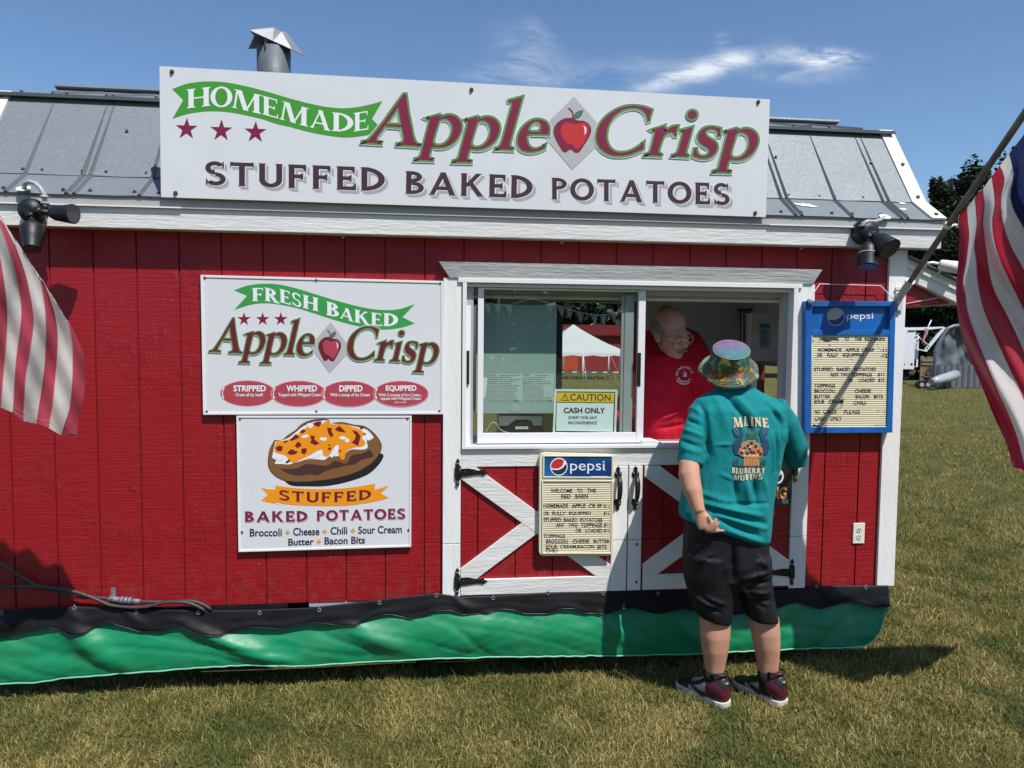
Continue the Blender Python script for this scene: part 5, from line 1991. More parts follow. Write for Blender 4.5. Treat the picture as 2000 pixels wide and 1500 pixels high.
top_pts = [(-40, 1196), (0, 1193), (60, 1188), (145, 1182.5), (200, 1186), (250, 1188), (400, 1191), (500, 1190), (600, 1186), (700, 1175), (800, 1162.5), (850, 1157.5), (900, 1164), (960, 1162.5), (1050, 1157), (1100, 1155), (1300, 1153), (1480, 1152), (1560, 1150), (1600, 1143), (1740, 1142.5)]
val_pts = [(-40, 1252), (0, 1248), (30, 1240), (60, 1231), (90, 1227), (115, 1233), (140, 1240), (165, 1238), (190, 1223), (215, 1219), (245, 1228), (270, 1237), (310, 1237), (335, 1228), (350, 1226), (380, 1236), (430, 1243), (465, 1232), (490, 1227), (545, 1231), (575, 1224), (605, 1218), (630, 1219), (650, 1222), (695, 1223), (720, 1211), (745, 1203), (765, 1203), (800, 1211), (830, 1204), (850, 1195), (880, 1194), (905, 1203), (945, 1200), (985, 1192), (1005, 1194), (1025, 1201), (1070, 1201), (1095, 1191), (1120, 1190), (1145, 1200), (1190, 1200), (1215, 1190), (1240, 1189), (1285, 1201), (1335, 1190), (1380, 1200), (1420, 1204), (1460, 1200), (1490, 1196), (1515, 1192), (1545, 1181), (1565, 1180), (1605, 1191), (1630, 1184), (1660, 1178), (1690, 1181), (1715, 1190), (1737, 1185)]
bot_pts = [(-40, 1341), (0, 1340), (60, 1338), (130, 1328), (250, 1319), (400, 1307), (480, 1304), (600, 1305), (700, 1298), (850, 1290), (1000, 1287), (1150, 1285), (1330, 1282), (1430, 1277), (1560, 1271), (1660, 1268), (1690, 1266), (1712, 1256), (1726, 1232), (1733, 1200)]
f_top = curve_fn(top_pts, -0.02)
f_val = curve_fn(val_pts, -0.06)
f_bot = curve_fn(bot_pts, -0.075)


def sk_y(x, t):
    """how far the tarp stands out from the wall; t runs from the band to the hem"""
    b = 0.012 + 0.045 * math.sin(min(1, max(0, t - .12) * 1.18) * PI * 0.62)
    n = noise.noise(Vector((x * 1.15 + 3, t * 0.7, 0.3)))
    b += 0.034 * n * math.sin(PI * min(1, t + .15))
    for x0, sl_, am, wd in ((0.05, 0.55, 0.045, 0.09), (0.62, 0.95, 0.05, 0.10), (1.35, 0.9, 0.035, 0.10), (2.2, -0.35, 0.022, 0.08), (2.75, 0.5, 0.025, 0.07), (3.05, 0.8, 0.03, 0.08), (3.9, -0.7, 0.03, 0.10), (4.2, -0.5, 0.02, 0.06)):
        d = (x - x0) - sl_ * (t - 0.1) * 0.55
        b += am * 0.9 * math.exp(-(d / wd) ** 2) * math.sin(PI * min(1, 0.15 + t * 0.85))
    b += 0.004 * noise.noise(Vector((x * 5, t * 3, 1))) - 0.007 * max(0, 0.16 - abs(noise.noise(Vector((x * 3.2 - t * 2.6, t * 1.6, 2))))) / 0.16 - 0.0032 * max(0, 0.12 - abs(noise.noise(Vector((x * 7 + t * 5, t * 2.5, 4))))) / 0.12
    b -= 0.006 * max(0, t - 0.85) / 0.15 * (0.5 + 0.5 * math.sin(x * 62 + 2.5 * math.sin(x * 7.3))) * (0.35 + 0.65 * abs(math.sin(x * 1.9)))
    return -max(0.012, b)


gs = MB()
NX, NT = 330, 22
x0_, x1_ = -0.44, W(1734, 1200, -0.05).x
ZV = []
rows = []
for i in range(NX + 1):
    x = x0_ + (x1_ - x0_) * i / NX
    zt_ = f_top(x) - 0.03
    zb_ = f_bot(x)
    for j in range(NT + 1):
        t = j / NT
        ZV.append((x, sk_y(x, t), zt_ + (zb_ - zt_) * t))
gs.add(ZV, [(i * (NT + 1) + j, (i + 1) * (NT + 1) + j, (i + 1) * (NT + 1) + j + 1, i * (NT + 1) + j + 1) for i in range(NX) for j in range(NT)], 0, True)
SK = gs.build('vinyl_skirt', M_VGREEN)
so_ = SK.modifiers.new('thick', 'SOLIDIFY')
so_.thickness = 0.002
add_props(SK, 'green and black vinyl skirt laced along the bottom of the trailer', 'skirt')
pp = MB()
pp.tube([Vector(ZV[i * (NT + 1) + NT]) + Vector((0, -0.002, 0)) for i in range(0, NX + 1)], 0.0045, 6)
pp.build('hem_piping', M_PIPE, SK)
vb = MB()
VV = []
NV = 10
for i in range(NX + 1):
    x = x0_ + (x1_ + 0.012 - x0_) * i / NX
    zt_, zb_ = f_top(x), f_val(x)
    for j in range(NV + 1):
        t = j / NV
        yb = -0.045 + 0.008 * noise.noise(Vector((x * 4, 0, 5)))
        yy = -0.028 * (1 - t) + min(yb, -0.034) * t + 0.008 * noise.noise(Vector((x * 5, t * 3, 9))) * t
        for gx0 in (-.29, 0.05, 0.33, 1.99, 4.05):
            yy -= 0.014 * math.exp(-((x - gx0 - t * 0.10) / (0.02 + 0.05 * t)) ** 2) * math.sin(PI * min(1, t + .1))
        zz = zt_ + (zb_ - zt_) * t
        ts = (zt_ - 0.03 - zz) / max(0.02, zt_ - 0.03 - f_bot(min(x, x1_)))
        yy = min(yy, sk_y(x, max(0.0, ts)) - 0.007)
        VV.append((x, yy, zz))
vb.add(VV, [(i * (NV + 1) + j, (i + 1) * (NV + 1) + j, (i + 1) * (NV + 1) + j + 1, i * (NV + 1) + j + 1) for i in range(NX) for j in range(NV)], 0, True)
vo = vb.build('valance_band', M_VBLACK, SK)
so_ = vo.modifiers.new('thick', 'SOLIDIFY')
so_.thickness = 0.002
ve = MB()
ve.tube([Vector(VV[i * (NV + 1) + NV]) for i in range(NX + 1)], 0.0028, 5)
ve.build('valance_binding', M_BLK, vo)
for px, py in ((4, 1197), (146, 1187), (267, 1195), (388, 1196), (507, 1197), (624, 1191), (741, 1177), (852, 1163), (963, 1168), (1070, 1158), (1177, 1159), (1285, 1159), (1594, 1145), (1690, 1147)):
    g = MB()
    c = W(px, py, -0.03)
    q = c + Vector((0, -0.004, 0))
    g.tube([q + Vector((0.0082 * math.cos(a), 0, 0.0082 * math.sin(a))) for a in [2 * PI * k / 14 for k in range(15)]], 0.0027, 6)
    g.tube([q + Vector((0, 0.001, 0.004)), q + Vector((0.001, -0.004, 0.006)), q + Vector((0.002, -0.001, 0.018))], 0.0018, 5)
    g.build('grommet', M_ZINC, vo)

# ------------------------------------------------------------------ power cables along the foot of the wall
def crv(pts, n=6):
    return [Vector((p.x, p.y, 0)) for p in path([(a, b, 1) for a, b in pts], n, False)]


M_CABLE = mat('grey_black_cable', (0.032, 0.031, 0.032, 1), 0.55, var=0.2, dirt=((0.14, 0.13, 0.12, 1), 20, 0.4))
CB = MB()
A_ = [(-40, 1078), (0, 1100), (25, 1117), (50, 1132), (72, 1145), (112, 1156), (150, 1166), (200, 1168), (217, 1171), (275, 1175), (325, 1176), (370, 1174), (390, 1178), (410, 1190)]
B_ = [(-40, 1146), (0, 1146), (75, 1146), (112, 1150), (150, 1157), (187, 1170), (212, 1181), (250, 1186), (287, 1185), (320, 1177), (350, 1176), (375, 1180), (396, 1192)]
CB.tube([W(p.x, p.y, -0.030) for p in crv(A_)], 0.0085, 10)
CB.tube([W(p.x, p.y, -0.042) for p in crv(B_)], 0.0085, 10)
co_ = CB.build('power_cable', M_CABLE)
add_props(co_, 'pair of dark twisted power cables fixed low along the red wall', 'cable')
ft = MB()
a, b = W(213, 1169.5, -0.030), W(274, 1175, -0.030)
d = b - a
for t0, t1, r in ((0, .35, .014), (.37, .46, .018), (.48, .60, .0165), (.62, .72, .018), (.74, 1, .0125)):
    ft.tube([a + d * t0, a + d * t1], r, 12, 0 if r < .0175 else 0)
ft.build('conduit_coupling', M_ZINC, co_)
st_ = MB()
c = W(219, 1160, -0.02)
st_.box(c.x - .011, c.x + .011, -0.006, -0.001, c.z - .015, c.z + .025)
st_.box(c.x - .011, c.x + .011, -0.046, -0.006, c.z - .020, c.z - .014)
st_.build('pipe_strap', M_ZINC, co_)

# ------------------------------------------------------------------ floodlights
M_LAMP = mat('dark_grey_lamp_plastic', (0.0065, 0.0075, 0.011, 1), 0.5, var=0.25)
M_LENS = mat('lamp_lens', (0.05, 0.055, 0.06, 1), 0.2)
M_COND = mat('grey_conduit', (0.36, 0.355, 0.36, 1), 0.45, var=0.08)


def lathe_rings(axis_pts, radii, seg=18):
    return axis_pts, radii


def floodlight(label, base, heads, conduit, mount_r=0.058):
    t = thing('floodlight', base, label, 'floodlight', 'floodlights on the eave')
    m = MB()
    by = base[1]
    B = Vector(base)
    m.tube([B + Vector((0, 0.02, 0)), B + Vector((0, -0.022, 0)), B + Vector((0, -0.045, 0)), B + Vector((0, -0.06, 0))], [mount_r, mount_r, mount_r * .86, mount_r * .35], 22)
    m.build('canopy', M_LAMP, t)
    for tip, neck, r0, r1, sensor in heads:
        h = MB()
        a, b = Vector(neck), Vector(tip)
        d = b - a
        h.tube([a, a + d * .10, a + d * .26, a + d * .62, b - d * 0.04, b], [r0 * .45, r0 * .72, r0, (r0 + r1) / 2, r1, r1 * 1.02], 18, 0)
        q = (a - (B + Vector((0, -0.045, 0))))
        h.tube([B + Vector((0, -0.045, 0)), B + Vector((0, -0.045, 0)) + q * .5, a + d * .06], 0.013, 10)
        h.tube([B + Vector((0, -0.045, 0)) + q * .35, B + Vector((0, -0.045, 0)) + q * .65], 0.020, 10)
        if sensor:
            h.box(b.x - .012, b.x + .022, b.y - r1 * .4 - .012, b.y - r1 * .4, b.z + .018, b.z + .036, 2)
            h.tube([a + d * .45, a + d * .49], r0 * 1.08, 18, 1)
        ho = h.build('lamp_head', [M_LAMP, M_COND, M_LENS], t)
        l = MB()
        dn = d.normalized()
        l.tube([b + dn * .0005, b + dn * .002], r1 * .9, 18)
        l.build('lens', M_LENS, ho)
    c = MB()
    cp = [Vector(p) for p in conduit]
    c.tube([Vector((p.x, p.y, p.z)) for p in [cp[0]] + cp[1:]], 0.0105, 10)
    c.tube([cp[-2] + (cp[-1] - cp[-2]) * .15, cp[-2] + (cp[-1] - cp[-2]) * .45], 0.0165, 12)
    c.tube([cp[-1] + Vector((0, 0, .004)), cp[-1] - Vector((0, 0, .004))], 0.018, 12)
    c.build('conduit', M_COND, t)
    j = MB()
    j.box(B.x - .01, B.x + .052, by + .0, by + .018, B.z - .045, B.z + .056)
    j.build('junction_box', M_ALUG, t, bevel=0.004)
    s = MB()
    q = cp[0]
    s.disc(q, (0, -.5, .8), 0.032, 0, 9, 0.004)
    s.build('roof_flange', M_SEAL, t)
    return t


def V3(px, py, y):
    w = W(px, py, y)
    return (w.x, y, w.z)


floodlight('black twin floodlight with a short barrel lamp at the left end of the eave', V3(66, 413, FX - 0.022),
           [(V3(143, 418, FX - 0.125), V3(97, 416, FX - 0.09), 0.034, 0.045, False), (V3(62, 487, FX - 0.15), V3(64, 434, FX - 0.09), 0.052, 0.036, False)],
           [V3(46, 369, -0.12), V3(50, 358, -0.145), V3(58, 355, -0.16), V3(69, 358, -0.172), V3(79, 368, -0.18), V3(86, 379, -0.182), V3(88, 397, -0.178)])
floodlight('grey and black floodlight pod at the right end of the eave beside the blue board', V3(1688, 454, FX - 0.022),
           [(V3(1694, 521, FX - 0.12), V3(1696, 474, FX - 0.09), 0.046, 0.050, True), (V3(1737, 487, FX - 0.17), V3(1711, 463, FX - 0.09), 0.045, 0.062, False)],
           [V3(1728, 424, -0.11), V3(1718, 430, -0.13), V3(1706, 433, -0.15), V3(1695, 432, -0.165), V3(1687, 436, -0.17), V3(1684, 441, -0.165)], 0.066)
# small white spot on the side awning
sp = thing('spotlight', (4.72, -0.02, 2.28), 'small white spotlight clamped on the side awning', 'spotlight')
m = MB()
a, b = Vector((4.685, -0.035, 2.262)), Vector((4.765, -0.085, 2.243))
d = (b - a)
m.tube([a - d * .1, a, a + d * .5, b], [0.022, 0.031, 0.033, 0.036], 18)
m.build('lamp_can', M_TRIM, sp)
l = MB()
l.tube([b + d * .005, b + d * .02], 0.030, 18)
l.build('lens', mat('spot_lens', (0.12, 0.12, 0.14, 1), 0.15), sp)
m = MB()
m.tube([Vector((4.60, -0.02, 2.268)), Vector((4.64, -0.03, 2.275)), a + Vector((0, 0, 0.005))], 0.009, 8)
m.tube([Vector((4.60, -0.02, 2.245)), Vector((4.60, -0.02, 2.29))], 0.012, 8)
m.tube([a + d * .2, Vector((4.685, -0.02, 2.216))], 0.006, 8)
m.build('bracket', M_TRIM, sp)

# ------------------------------------------------------------------ chimney flue behind the sign
FC = (W(535, 140, 0.9).x, 0.9)
rz = 3.30
fl = thing('flue_pipe', (FC[0], FC[1], rz), 'galvanised flue pipe with a crumpled metal cap on the roof', 'flue pipe')
m = MB()
m.tube([(FC[0], FC[1], rz - .12), (FC[0], FC[1], W(535, 98, .9).z)], 0.1, 28)
m.build('pipe', metal_roof_mat('flue_shaded_steel', (0.115, 0.13, 0.15, 1), 0.5), fl)  # steel darkened to stand for the shadow of the cap
m = MB()
R_ = random.Random(5)
top = Vector((FC[0] + .005, FC[1], W(535, 63, .9).z))
zm = W(535, 92, .9).z
ang = [2 * PI * i / 9 + R_.uniform(-.12, .12) for i in range(9)]
n_ = 9
ring1 = [top + Vector((0.075 * math.cos(a) * R_.uniform(.8, 1.1), 0.07 * math.sin(a), R_.uniform(-.008, .006))) for a in ang]
ring2 = []
for i, a in enumerate(ang):
    k = 0.165 if i % 2 == 0 else 0.105
    k *= R_.uniform(.85, 1.12)
    ring2.append(Vector((FC[0] + k * math.cos(a), FC[1] + k * math.sin(a), zm + (0.0 if i % 2 == 0 else 0.012) + R_.uniform(-.03, .03) - 0.02 * math.cos(a))))
c0 = top + Vector((0, 0, .006))
vs = [c0] + ring1 + ring2
fs = [(0, 1 + i, 1 + (i + 1) % n_) for i in range(n_)]
for i in range(n_):
    a, b = 1 + i, 1 + (i + 1) % n_
    fs += [(a, a + n_, b), (b, a + n_, b + n_)]
m.add(vs, fs)
o = m.build('cap', metal_roof_mat('flue_cap_steel', (0.24, 0.245, 0.26, 1), 0.4), fl)
so_ = o.modifiers.new('thick', 'SOLIDIFY')
so_.thickness = 0.004
for a in (0.4, 2.5, 4.4):
    m = MB()
    m.tube([(FC[0] + .098 * math.cos(a), FC[1] + .098 * math.sin(a), zm - .05), (FC[0] + .09 * math.cos(a), FC[1] + .09 * math.sin(a), zm + .05)], 0.008, 6)
    m.build('cap_strut', M_ZINC, fl)
# ------------------------------------------------------------------ people
def skin_mat(name, c):
    m, nt, bs, out = new_mat(name)
    n = node(nt, 'ShaderNodeTexNoise', Scale=14.0, Detail=6.0, Roughness=0.65)
    nt.links.new(coords(nt), n.inputs[0])
    cc = ramp(nt, n.outputs[0], [(0.3, (c[0] * .86, c[1] * .78, c[2] * .74, 1)), (0.7, (c[0] * 1.08, c[1] * 1.05, c[2] * 1.02, 1))])
    nt.links.new(cc, bs.inputs['Base Color'])
    bs.inputs['Roughness'].default_value = 0.62
    bs.inputs['Specular IOR Level'].default_value = 0.3
    bs.inputs['Subsurface Weight'].default_value = 0.08
    bs.inputs['Subsurface Scale'].default_value = 0.01
    n2 = node(nt, 'ShaderNodeTexNoise', Scale=130.0, Detail=3.0)
    nt.links.new(coords(nt), n2.inputs[0])
    bump(nt, bs, n2.outputs[0], 0.15, 0.002)
    return m


def cloth_mat(name, c, rough=0.85, weave=420.0, var=0.1, sheen=0.2):
    m, nt, bs, out = new_mat(name)
    n = node(nt, 'ShaderNodeTexNoise', Scale=5.0, Detail=7.0, Roughness=0.65)
    nt.links.new(coords(nt), n.inputs[0])
    cc = ramp(nt, n.outputs[0], [(0.3, tuple(x * (1 - var) for x in c[:3]) + (1,)), (0.7, tuple(min(1, x * (1 + var)) for x in c[:3]) + (1,))])
    nt.links.new(cc, bs.inputs['Base Color'])
    bs.inputs['Roughness'].default_value = rough
    bs.inputs['Specular IOR Level'].default_value = 0.25
    bs.inputs['Sheen Weight'].default_value = sheen * 0.15
    n2 = node(nt, 'ShaderNodeTexNoise', Scale=9.0, Detail=5.0, Roughness=0.6, Distortion=1.2)
    nt.links.new(coords(nt, (1.6, 1.6, 0.8)), n2.inputs[0])
    n3 = node(nt, 'ShaderNodeTexNoise', Scale=26.0, Detail=3.0, Roughness=0.5, Distortion=2.0)
    nt.links.new(coords(nt, (1.5, 1.5, 0.6)), n3.inputs[0])
    hs = node(nt, 'ShaderNodeMath', operation='MULTIPLY_ADD')
    nt.links.new(n3.outputs[0], hs.inputs[0])
    hs.inputs[1].default_value = 0.22
    nt.links.new(n2.outputs[0], hs.inputs[2])
    bump(nt, bs, hs.outputs[0], 0.30, 0.02)
    return m


M_SKIN = skin_mat('skin', (0.52, 0.285, 0.20, 1))
M_SKIN2 = skin_mat('ruddy_skin', (0.50, 0.30, 0.235, 1))
M_TEAL = cloth_mat('teal_cotton', (0.002, 0.195, 0.205, 1), var=0.08)
M_SHORT = cloth_mat('black_short_cloth', (0.0095, 0.0100, 0.0125, 1), 0.62, sheen=0.0)
M_REDSW = cloth_mat('red_sweatshirt', (0.58, 0.009, 0.034, 1))
M_SOCK = cloth_mat('black_sock', (0.012, 0.012, 0.013, 1))


def pring(py_l, xl, py_r, xr, y, ry, n=26, pw=2.3):
    """a body ring whose silhouette runs between two photo pixels, at depth y"""
    L, R = W(xl, py_l, y), W(xr, py_r, y)
    c, a = (L + R) / 2, (R - L) / 2
    out = []
    for i in range(n):
        t = 2 * PI * i / n
        ct, st = math.cos(t), math.sin(t)
        ct = math.copysign(abs(ct) ** (2 / pw), ct)
        st = math.copysign(abs(st) ** (2 / pw), st)
        out.append(c + a * ct + Vector((0, ry * st, 0)))
    return out


def hand(mb, wrist, palm, normal, fingers, thumb, mi=0):
    """palm block between wrist and knuckle line with five separate jointed fingers"""
    w, p, n = Vector(wrist), Vector(palm), Vector(normal).normalized()
    d = (p - w)
    s = d.cross(n).normalized()
    rings = []
    for t, hw, ht in ((-0.15, .026, .020), (0.15, .030, .019), (0.5, .039, .017), (0.85, .042, .015), (1.02, .038, .011)):
        c = w + d * t
        rings.append([c + s * (hw * math.cos(a)) + n * (ht * math.sin(a)) for a in [2 * PI * k / 14 for k in range(14)]])
    mb.loft(rings, mi, True)
    for f in list(fingers) + [thumb]:
        pts = [Vector(q) for q in f]
        r = [0.0098, 0.0092, 0.0085, 0.0078, 0.006][:len(pts)] if len(pts) <= 5 else None
        mb.tube(pts, r, 8, mi)
        mb.ball(pts[-1], 0.0062, mi, 8, 6)


# ---- customer, seen from behind --------------------------------------------
cbm = MB()
hc = Vector(V3(1428, 722, -0.345))
cbm.ball(hc, (0.075, 0.085, 0.085), 0, 18, 12)
cbm.tube([V3(1432, 728, -0.35), V3(1434, 760, -0.36), V3(1436, 795, -0.35)], [0.060, 0.061, 0.080], 18)
cbm.loft([pring(800, 1385, 800, 1500, -.34, .08), pring(850, 1375, 850, 1515, -.34, .10), pring(1000, 1350, 1000, 1490, -.36, .12), pring(1060, 1350, 1060, 1490, -.37, .12)])
# left arm: elbow out to the side, hand on the small of the back
sh, el, wr = V3(1370, 812, -0.37), V3(1344, 912, -0.46), V3(1366, 1000, -0.555)
cbm.tube([sh, V3(1357, 860, -0.41), el], [0.055, 0.050, 0.050], 16)
cbm.tube([V3(1346, 900, -0.45), V3(1346, 928, -0.485), V3(1353, 958, -0.52), V3(1362, 988, -0.545), wr], [0.047, 0.051, 0.045, 0.033, 0.029], 16)
kn = V3(1381, 1030, -0.575)
hand(cbm, wr, kn, (-0.25, -1, 0.1),
     [[V3(1379, 1025, -.580), V3(1388, 1027, -.588), V3(1386, 1016, -.592), V3(1386, 1008, -.590)],
      [V3(1378, 1030, -.580), V3(1391, 1030, -.590), V3(1396, 1020, -.596), V3(1399, 1013, -.594)],
      [V3(1377, 1034, -.578), V3(1392, 1035, -.590), V3(1399, 1028, -.598), V3(1403, 1021, -.596)],
      [V3(1379, 1037, -.575), V3(1394, 1038, -.586), V3(1405, 1036.5, -.592), V3(1414, 1036.5, -.590)]],
     [V3(1371, 1012, -.545), V3(1384, 1022, -.535), V3(1396, 1030, -.53), V3(1404, 1034, -.535)])
# right arm: bent forward on to the sill
cbm.tube([V3(1522, 812, -0.34), V3(1540, 860, -0.31), V3(1545, 906, -0.26)], [0.056, 0.050, 0.046], 16)
r_w = Vector((3.53, -0.03, 1.30))
cbm.tube([V3(1545, 900, -0.27), Vector((3.62, -0.15, 1.27)), r_w], [0.046, 0.045, 0.029], 16)
rk_ = Vector((3.50, 0.055, 1.285))
hand(cbm, r_w, rk_, (0, 0.1, 1),
     [[rk_ + Vector((dx, 0, -.004)), rk_ + Vector((dx * 1.15, .03 * l, -.002)), rk_ + Vector((dx * 1.2, .055 * l, -.014)), rk_ + Vector((dx * 1.2, .07 * l, -.026))] for dx, l in ((-.030, .9), (-.010, 1.05), (.010, 1.0), (.029, .8))],
     [r_w + Vector((-.02, .02, -.008)), r_w + Vector((-.045, .045, -.015)), r_w + Vector((-.055, .07, -.022)), r_w + Vector((-.05, .09, -.028))])
# legs
cbm.loft([pring(1120, 1356, 1120, 1420, -.38, .08), pring(1180, 1368, 1180, 1420, -.385, .065), pring(1215, 1368, 1212, 1425, -.39, .067), pring(1240, 1369, 1240, 1424, -.395, .066), pring(1268, 1372, 1268, 1420.5, -.395, .058), pring(1295, 1376.5, 1295, 1415.5, -.39, .046), pring(1318, 1379, 1318, 1411.5, -.385, .040), pring(1345, 1378, 1345, 1411, -.385, .042)])
cbm.loft([pring(1120, 1452, 1120, 1488, -.39, .07), pring(1170, 1460, 1170, 1502, -.395, .065), pring(1206, 1463, 1206, 1519, -.40, .067), pring(1235, 1469, 1235, 1521, -.405, .066), pring(1262, 1474, 1262, 1521, -.405, .058), pring(1290, 1478.5, 1290, 1520, -.40, .046), pring(1316, 1481, 1316, 1518, -.395, .040), pring(1345, 1483, 1345, 1518, -.395, .042)])
CU = cbm.build('person', M_SKIN)
fuse(CU, 0.0055, 4, 0.5)
add_props(CU, 'customer in a teal shirt, black shorts and bucket hat leaning at the serving window', 'person')


def crease(o, folds, y, front=-1, noise_amp=0.004, seed=0, nz=(7, 7, 3.5)):
    """press soft valleys (negative) and ridges (positive) along image-traced lines into cloth"""
    a, n = vec_array(o)
    d = np.zeros(len(a))
    face = np.clip(n[:, 1] * front * 1.6 + 0.25, 0, 1)
    for (p0, p1, amp, wd) in folds:
        amp *= 1.9
        A, B = W(p0[0], p0[1], y), W(p1[0], p1[1], y)
        ax, az = a[:, 0] - A.x, a[:, 2] - A.z
        bx, bz = B.x - A.x, B.z - A.z
        L2 = bx * bx + bz * bz
        t = np.clip((ax * bx + az * bz) / L2, 0, 1)
        dist = np.hypot(ax - t * bx, az - t * bz)
        tap = np.sin(PI * np.clip(0.12 + 0.76 * t, 0, 1))
        d += amp * np.exp(-(dist / wd) ** 2) * tap * face
    if noise_amp:
        for i in range(len(a)):
            v = Vector((a[i, 0] * nz[0] + seed, a[i, 1] * nz[1], a[i, 2] * nz[2]))
            q = noise.noise(v)
            q2 = noise.noise(v * 2.7 + Vector((5, 1, 2)))
            d[i] += noise_amp * (1 - 2.2 * abs(q)) + noise_amp * 0.55 * (1 - 2 * abs(q2))
    set_verts(o, a + n * d[:, None])


sh_ = MB()
sh_.loft([pring(757, 1402, 757, 1469, -.355, .066), pring(766, 1388, 766, 1486, -.35, .085), pring(780, 1363, 778, 1512, -.345, .11), pring(800, 1348, 797, 1530, -.345, .135), pring(850, 1347, 848, 1532, -.35, .152), pring(900, 1347, 900, 1520, -.355, .158),
          pring(950, 1338, 950, 1509, -.36, .16), pring(995, 1329, 1000, 1502, -.365, .166), pring(1010, 1331, 1035, 1499, -.37, .170), pring(1013, 1337, 1052, 1497, -.37, .168), pring(1012, 1345, 1060, 1490, -.37, .158)])
sh_.tube([V3(1385, 796, -.355), V3(1366, 828, -.385), V3(1352, 868, -.42), V3(1348, 906, -.445)], [.064, .066, .064, .059], 20)
sh_.tube([V3(1510, 794, -.345), V3(1532, 826, -.33), V3(1548, 868, -.30), V3(1553, 903, -.265)], [.064, .068, .066, .060], 20)
SH = sh_.build('shirt', M_TEAL, CU)
fuse(SH, 0.0065, 5, 0.5)
oz = ((1200, 650), 3.75)


def zf(*L):
    return [(zz_(oz, a), zz_(oz, b), amp, w) for a, b, amp, w in L]


crease(SH, zf(((870, 470), (985, 650), -.011, .012), ((985, 640), (1015, 720), -.014, .011), ((930, 470), (1060, 640), .007, .016), ((800, 480), (850, 700), .004, .02),
              ((700, 540), (715, 900), -.009, .012), ((735, 560), (760, 880), .005, .018), ((640, 560), (700, 620), .006, .012), ((560, 640), (690, 700), -.007, .010), ((540, 720), (680, 770), .006, .012), ((520, 800), (660, 850), -.006, .010), ((505, 850), (650, 890), .004, .012),
              ((890, 1080), (900, 1260), -.015, .016), ((965, 1070), (975, 1240), .013, .017), ((1035, 1080), (1045, 1250), -.014, .014), ((1100, 1060), (1130, 1200), .006, .016),
              ((680, 1260), (1080, 1340), .009, .013), ((700, 1300), (1100, 1400), -.011, .012), ((760, 1330), (1110, 1440), .009, .013), ((770, 1370), (1060, 1490), -.011, .012), ((820, 1440), (1080, 1530), .007, .012), ((640, 1180), (860, 1250), .005, .016), ((840, 1255), (1140, 1255), -.006, .009),
              ((1180, 740), (1190, 1010), .007, .010), ((1210, 760), (1215, 1030), -.008, .009), ((1238, 740), (1240, 1010), .006, .009), ((1268, 720), (1250, 960), -.008, .009), ((1300, 700), (1340, 860), .006, .011), ((1330, 760), (1380, 880), -.006, .010),
              ((1150, 500), (1290, 640), .006, .014), ((1180, 540), (1290, 720), -.007, .012), ((770, 830), (880, 820), .004, .008), ((790, 1040), (890, 1085), .004, .009), ((520, 1000), (500, 1300), -.007, .014), ((1100, 1200), (1130, 1480), .005, .018)), -.52, -1, 0.0026, 3)
SH.data.polygons.foreach_set('use_smooth', [True] * len(SH.data.polygons))
cuff = MB()
# hem bands of sleeves and neck rib
cuff.tube([V3(1348.5, 901, -.4435), V3(1348, 906, -.447)], [.0605, .0605], 24)
nk = MB()
nk.loft([pring(755.5, 1401, 755.5, 1470, -.355, .068), pring(761, 1396, 761, 1476, -.353, .076)], 0, True, False)
nk.build('neck_rib', cloth_mat('teal_rib', (0.004, 0.155, 0.18, 1)), SH)

# print on the back of the shirt
bpy.context.view_layer.update()
_vs = [v.co.copy() for v in SH.data.vertices]
bv = BVHTree.FromPolygons(_vs, [tuple(p.vertices) for p in SH.data.polygons])


def on_shirt(p, layer):
    c = W(p[0], p[1], -0.52)
    h = bv.ray_cast(Vector((c.x, -2.0, c.z)), Vector((0, 1, 0)))
    y = h[0].y if h[0] is not None else -0.5
    return Vector((c.x, y - 0.0028 - 0.0007 * layer, c.z))


T_CREAM = flat('print_cream', (0.66, 0.52, 0.33, 1), 0.8)
T_ORAN = flat('print_orange', (0.50, 0.15, 0.03, 1), 0.8)
T_TAN = flat('print_tan', (0.42, 0.20, 0.08, 1), 0.8)
T_NAVY = flat('print_navy', (0.012, 0.045, 0.10, 1), 0.8)
T_PINE = flat('print_pine', (0.012, 0.085, 0.065, 1), 0.8)
T_BERRY = flat('print_berry', (0.016, 0.018, 0.045, 1), 0.8)
T_EDGE = flat('print_edge', (0.10, 0.30, 0.40, 1), 0.8)
P = Paint(0, to3=on_shirt)


def q_(p):
    return zz_(oz, p)


def blobs(c, rx, ry, m, ly, rot=0, seed=1, jag=.12, n=16, rings=3):
    """small printed patch built from rings so that it follows the cloth"""
    rr = random.Random(seed)
    l_ = P.lay(ly)
    V, F = [P.pt(q_(c), l_)], []
    k = [rr.uniform(1 - jag, 1 + jag) for _ in range(n)]
    for r in range(1, rings + 1):
        for i in range(n):
            a = 2 * PI * i / n
            x, y = rx * k[i] * r / rings * math.cos(a), ry * k[i] * r / rings * math.sin(a)
            V.append(P.pt(q_((c[0] + x * math.cos(rot) - y * math.sin(rot), c[1] + x * math.sin(rot) + y * math.cos(rot))), l_))
    for i in range(n):
        F.append((0, 1 + i, 1 + (i + 1) % n))
        for r in range(rings - 1):
            a = 1 + r * n
            F.append((a + i, a + n + i, a + n + (i + 1) % n, a + (i + 1) % n))
    P.mb.add(V, F, P.mi(m))


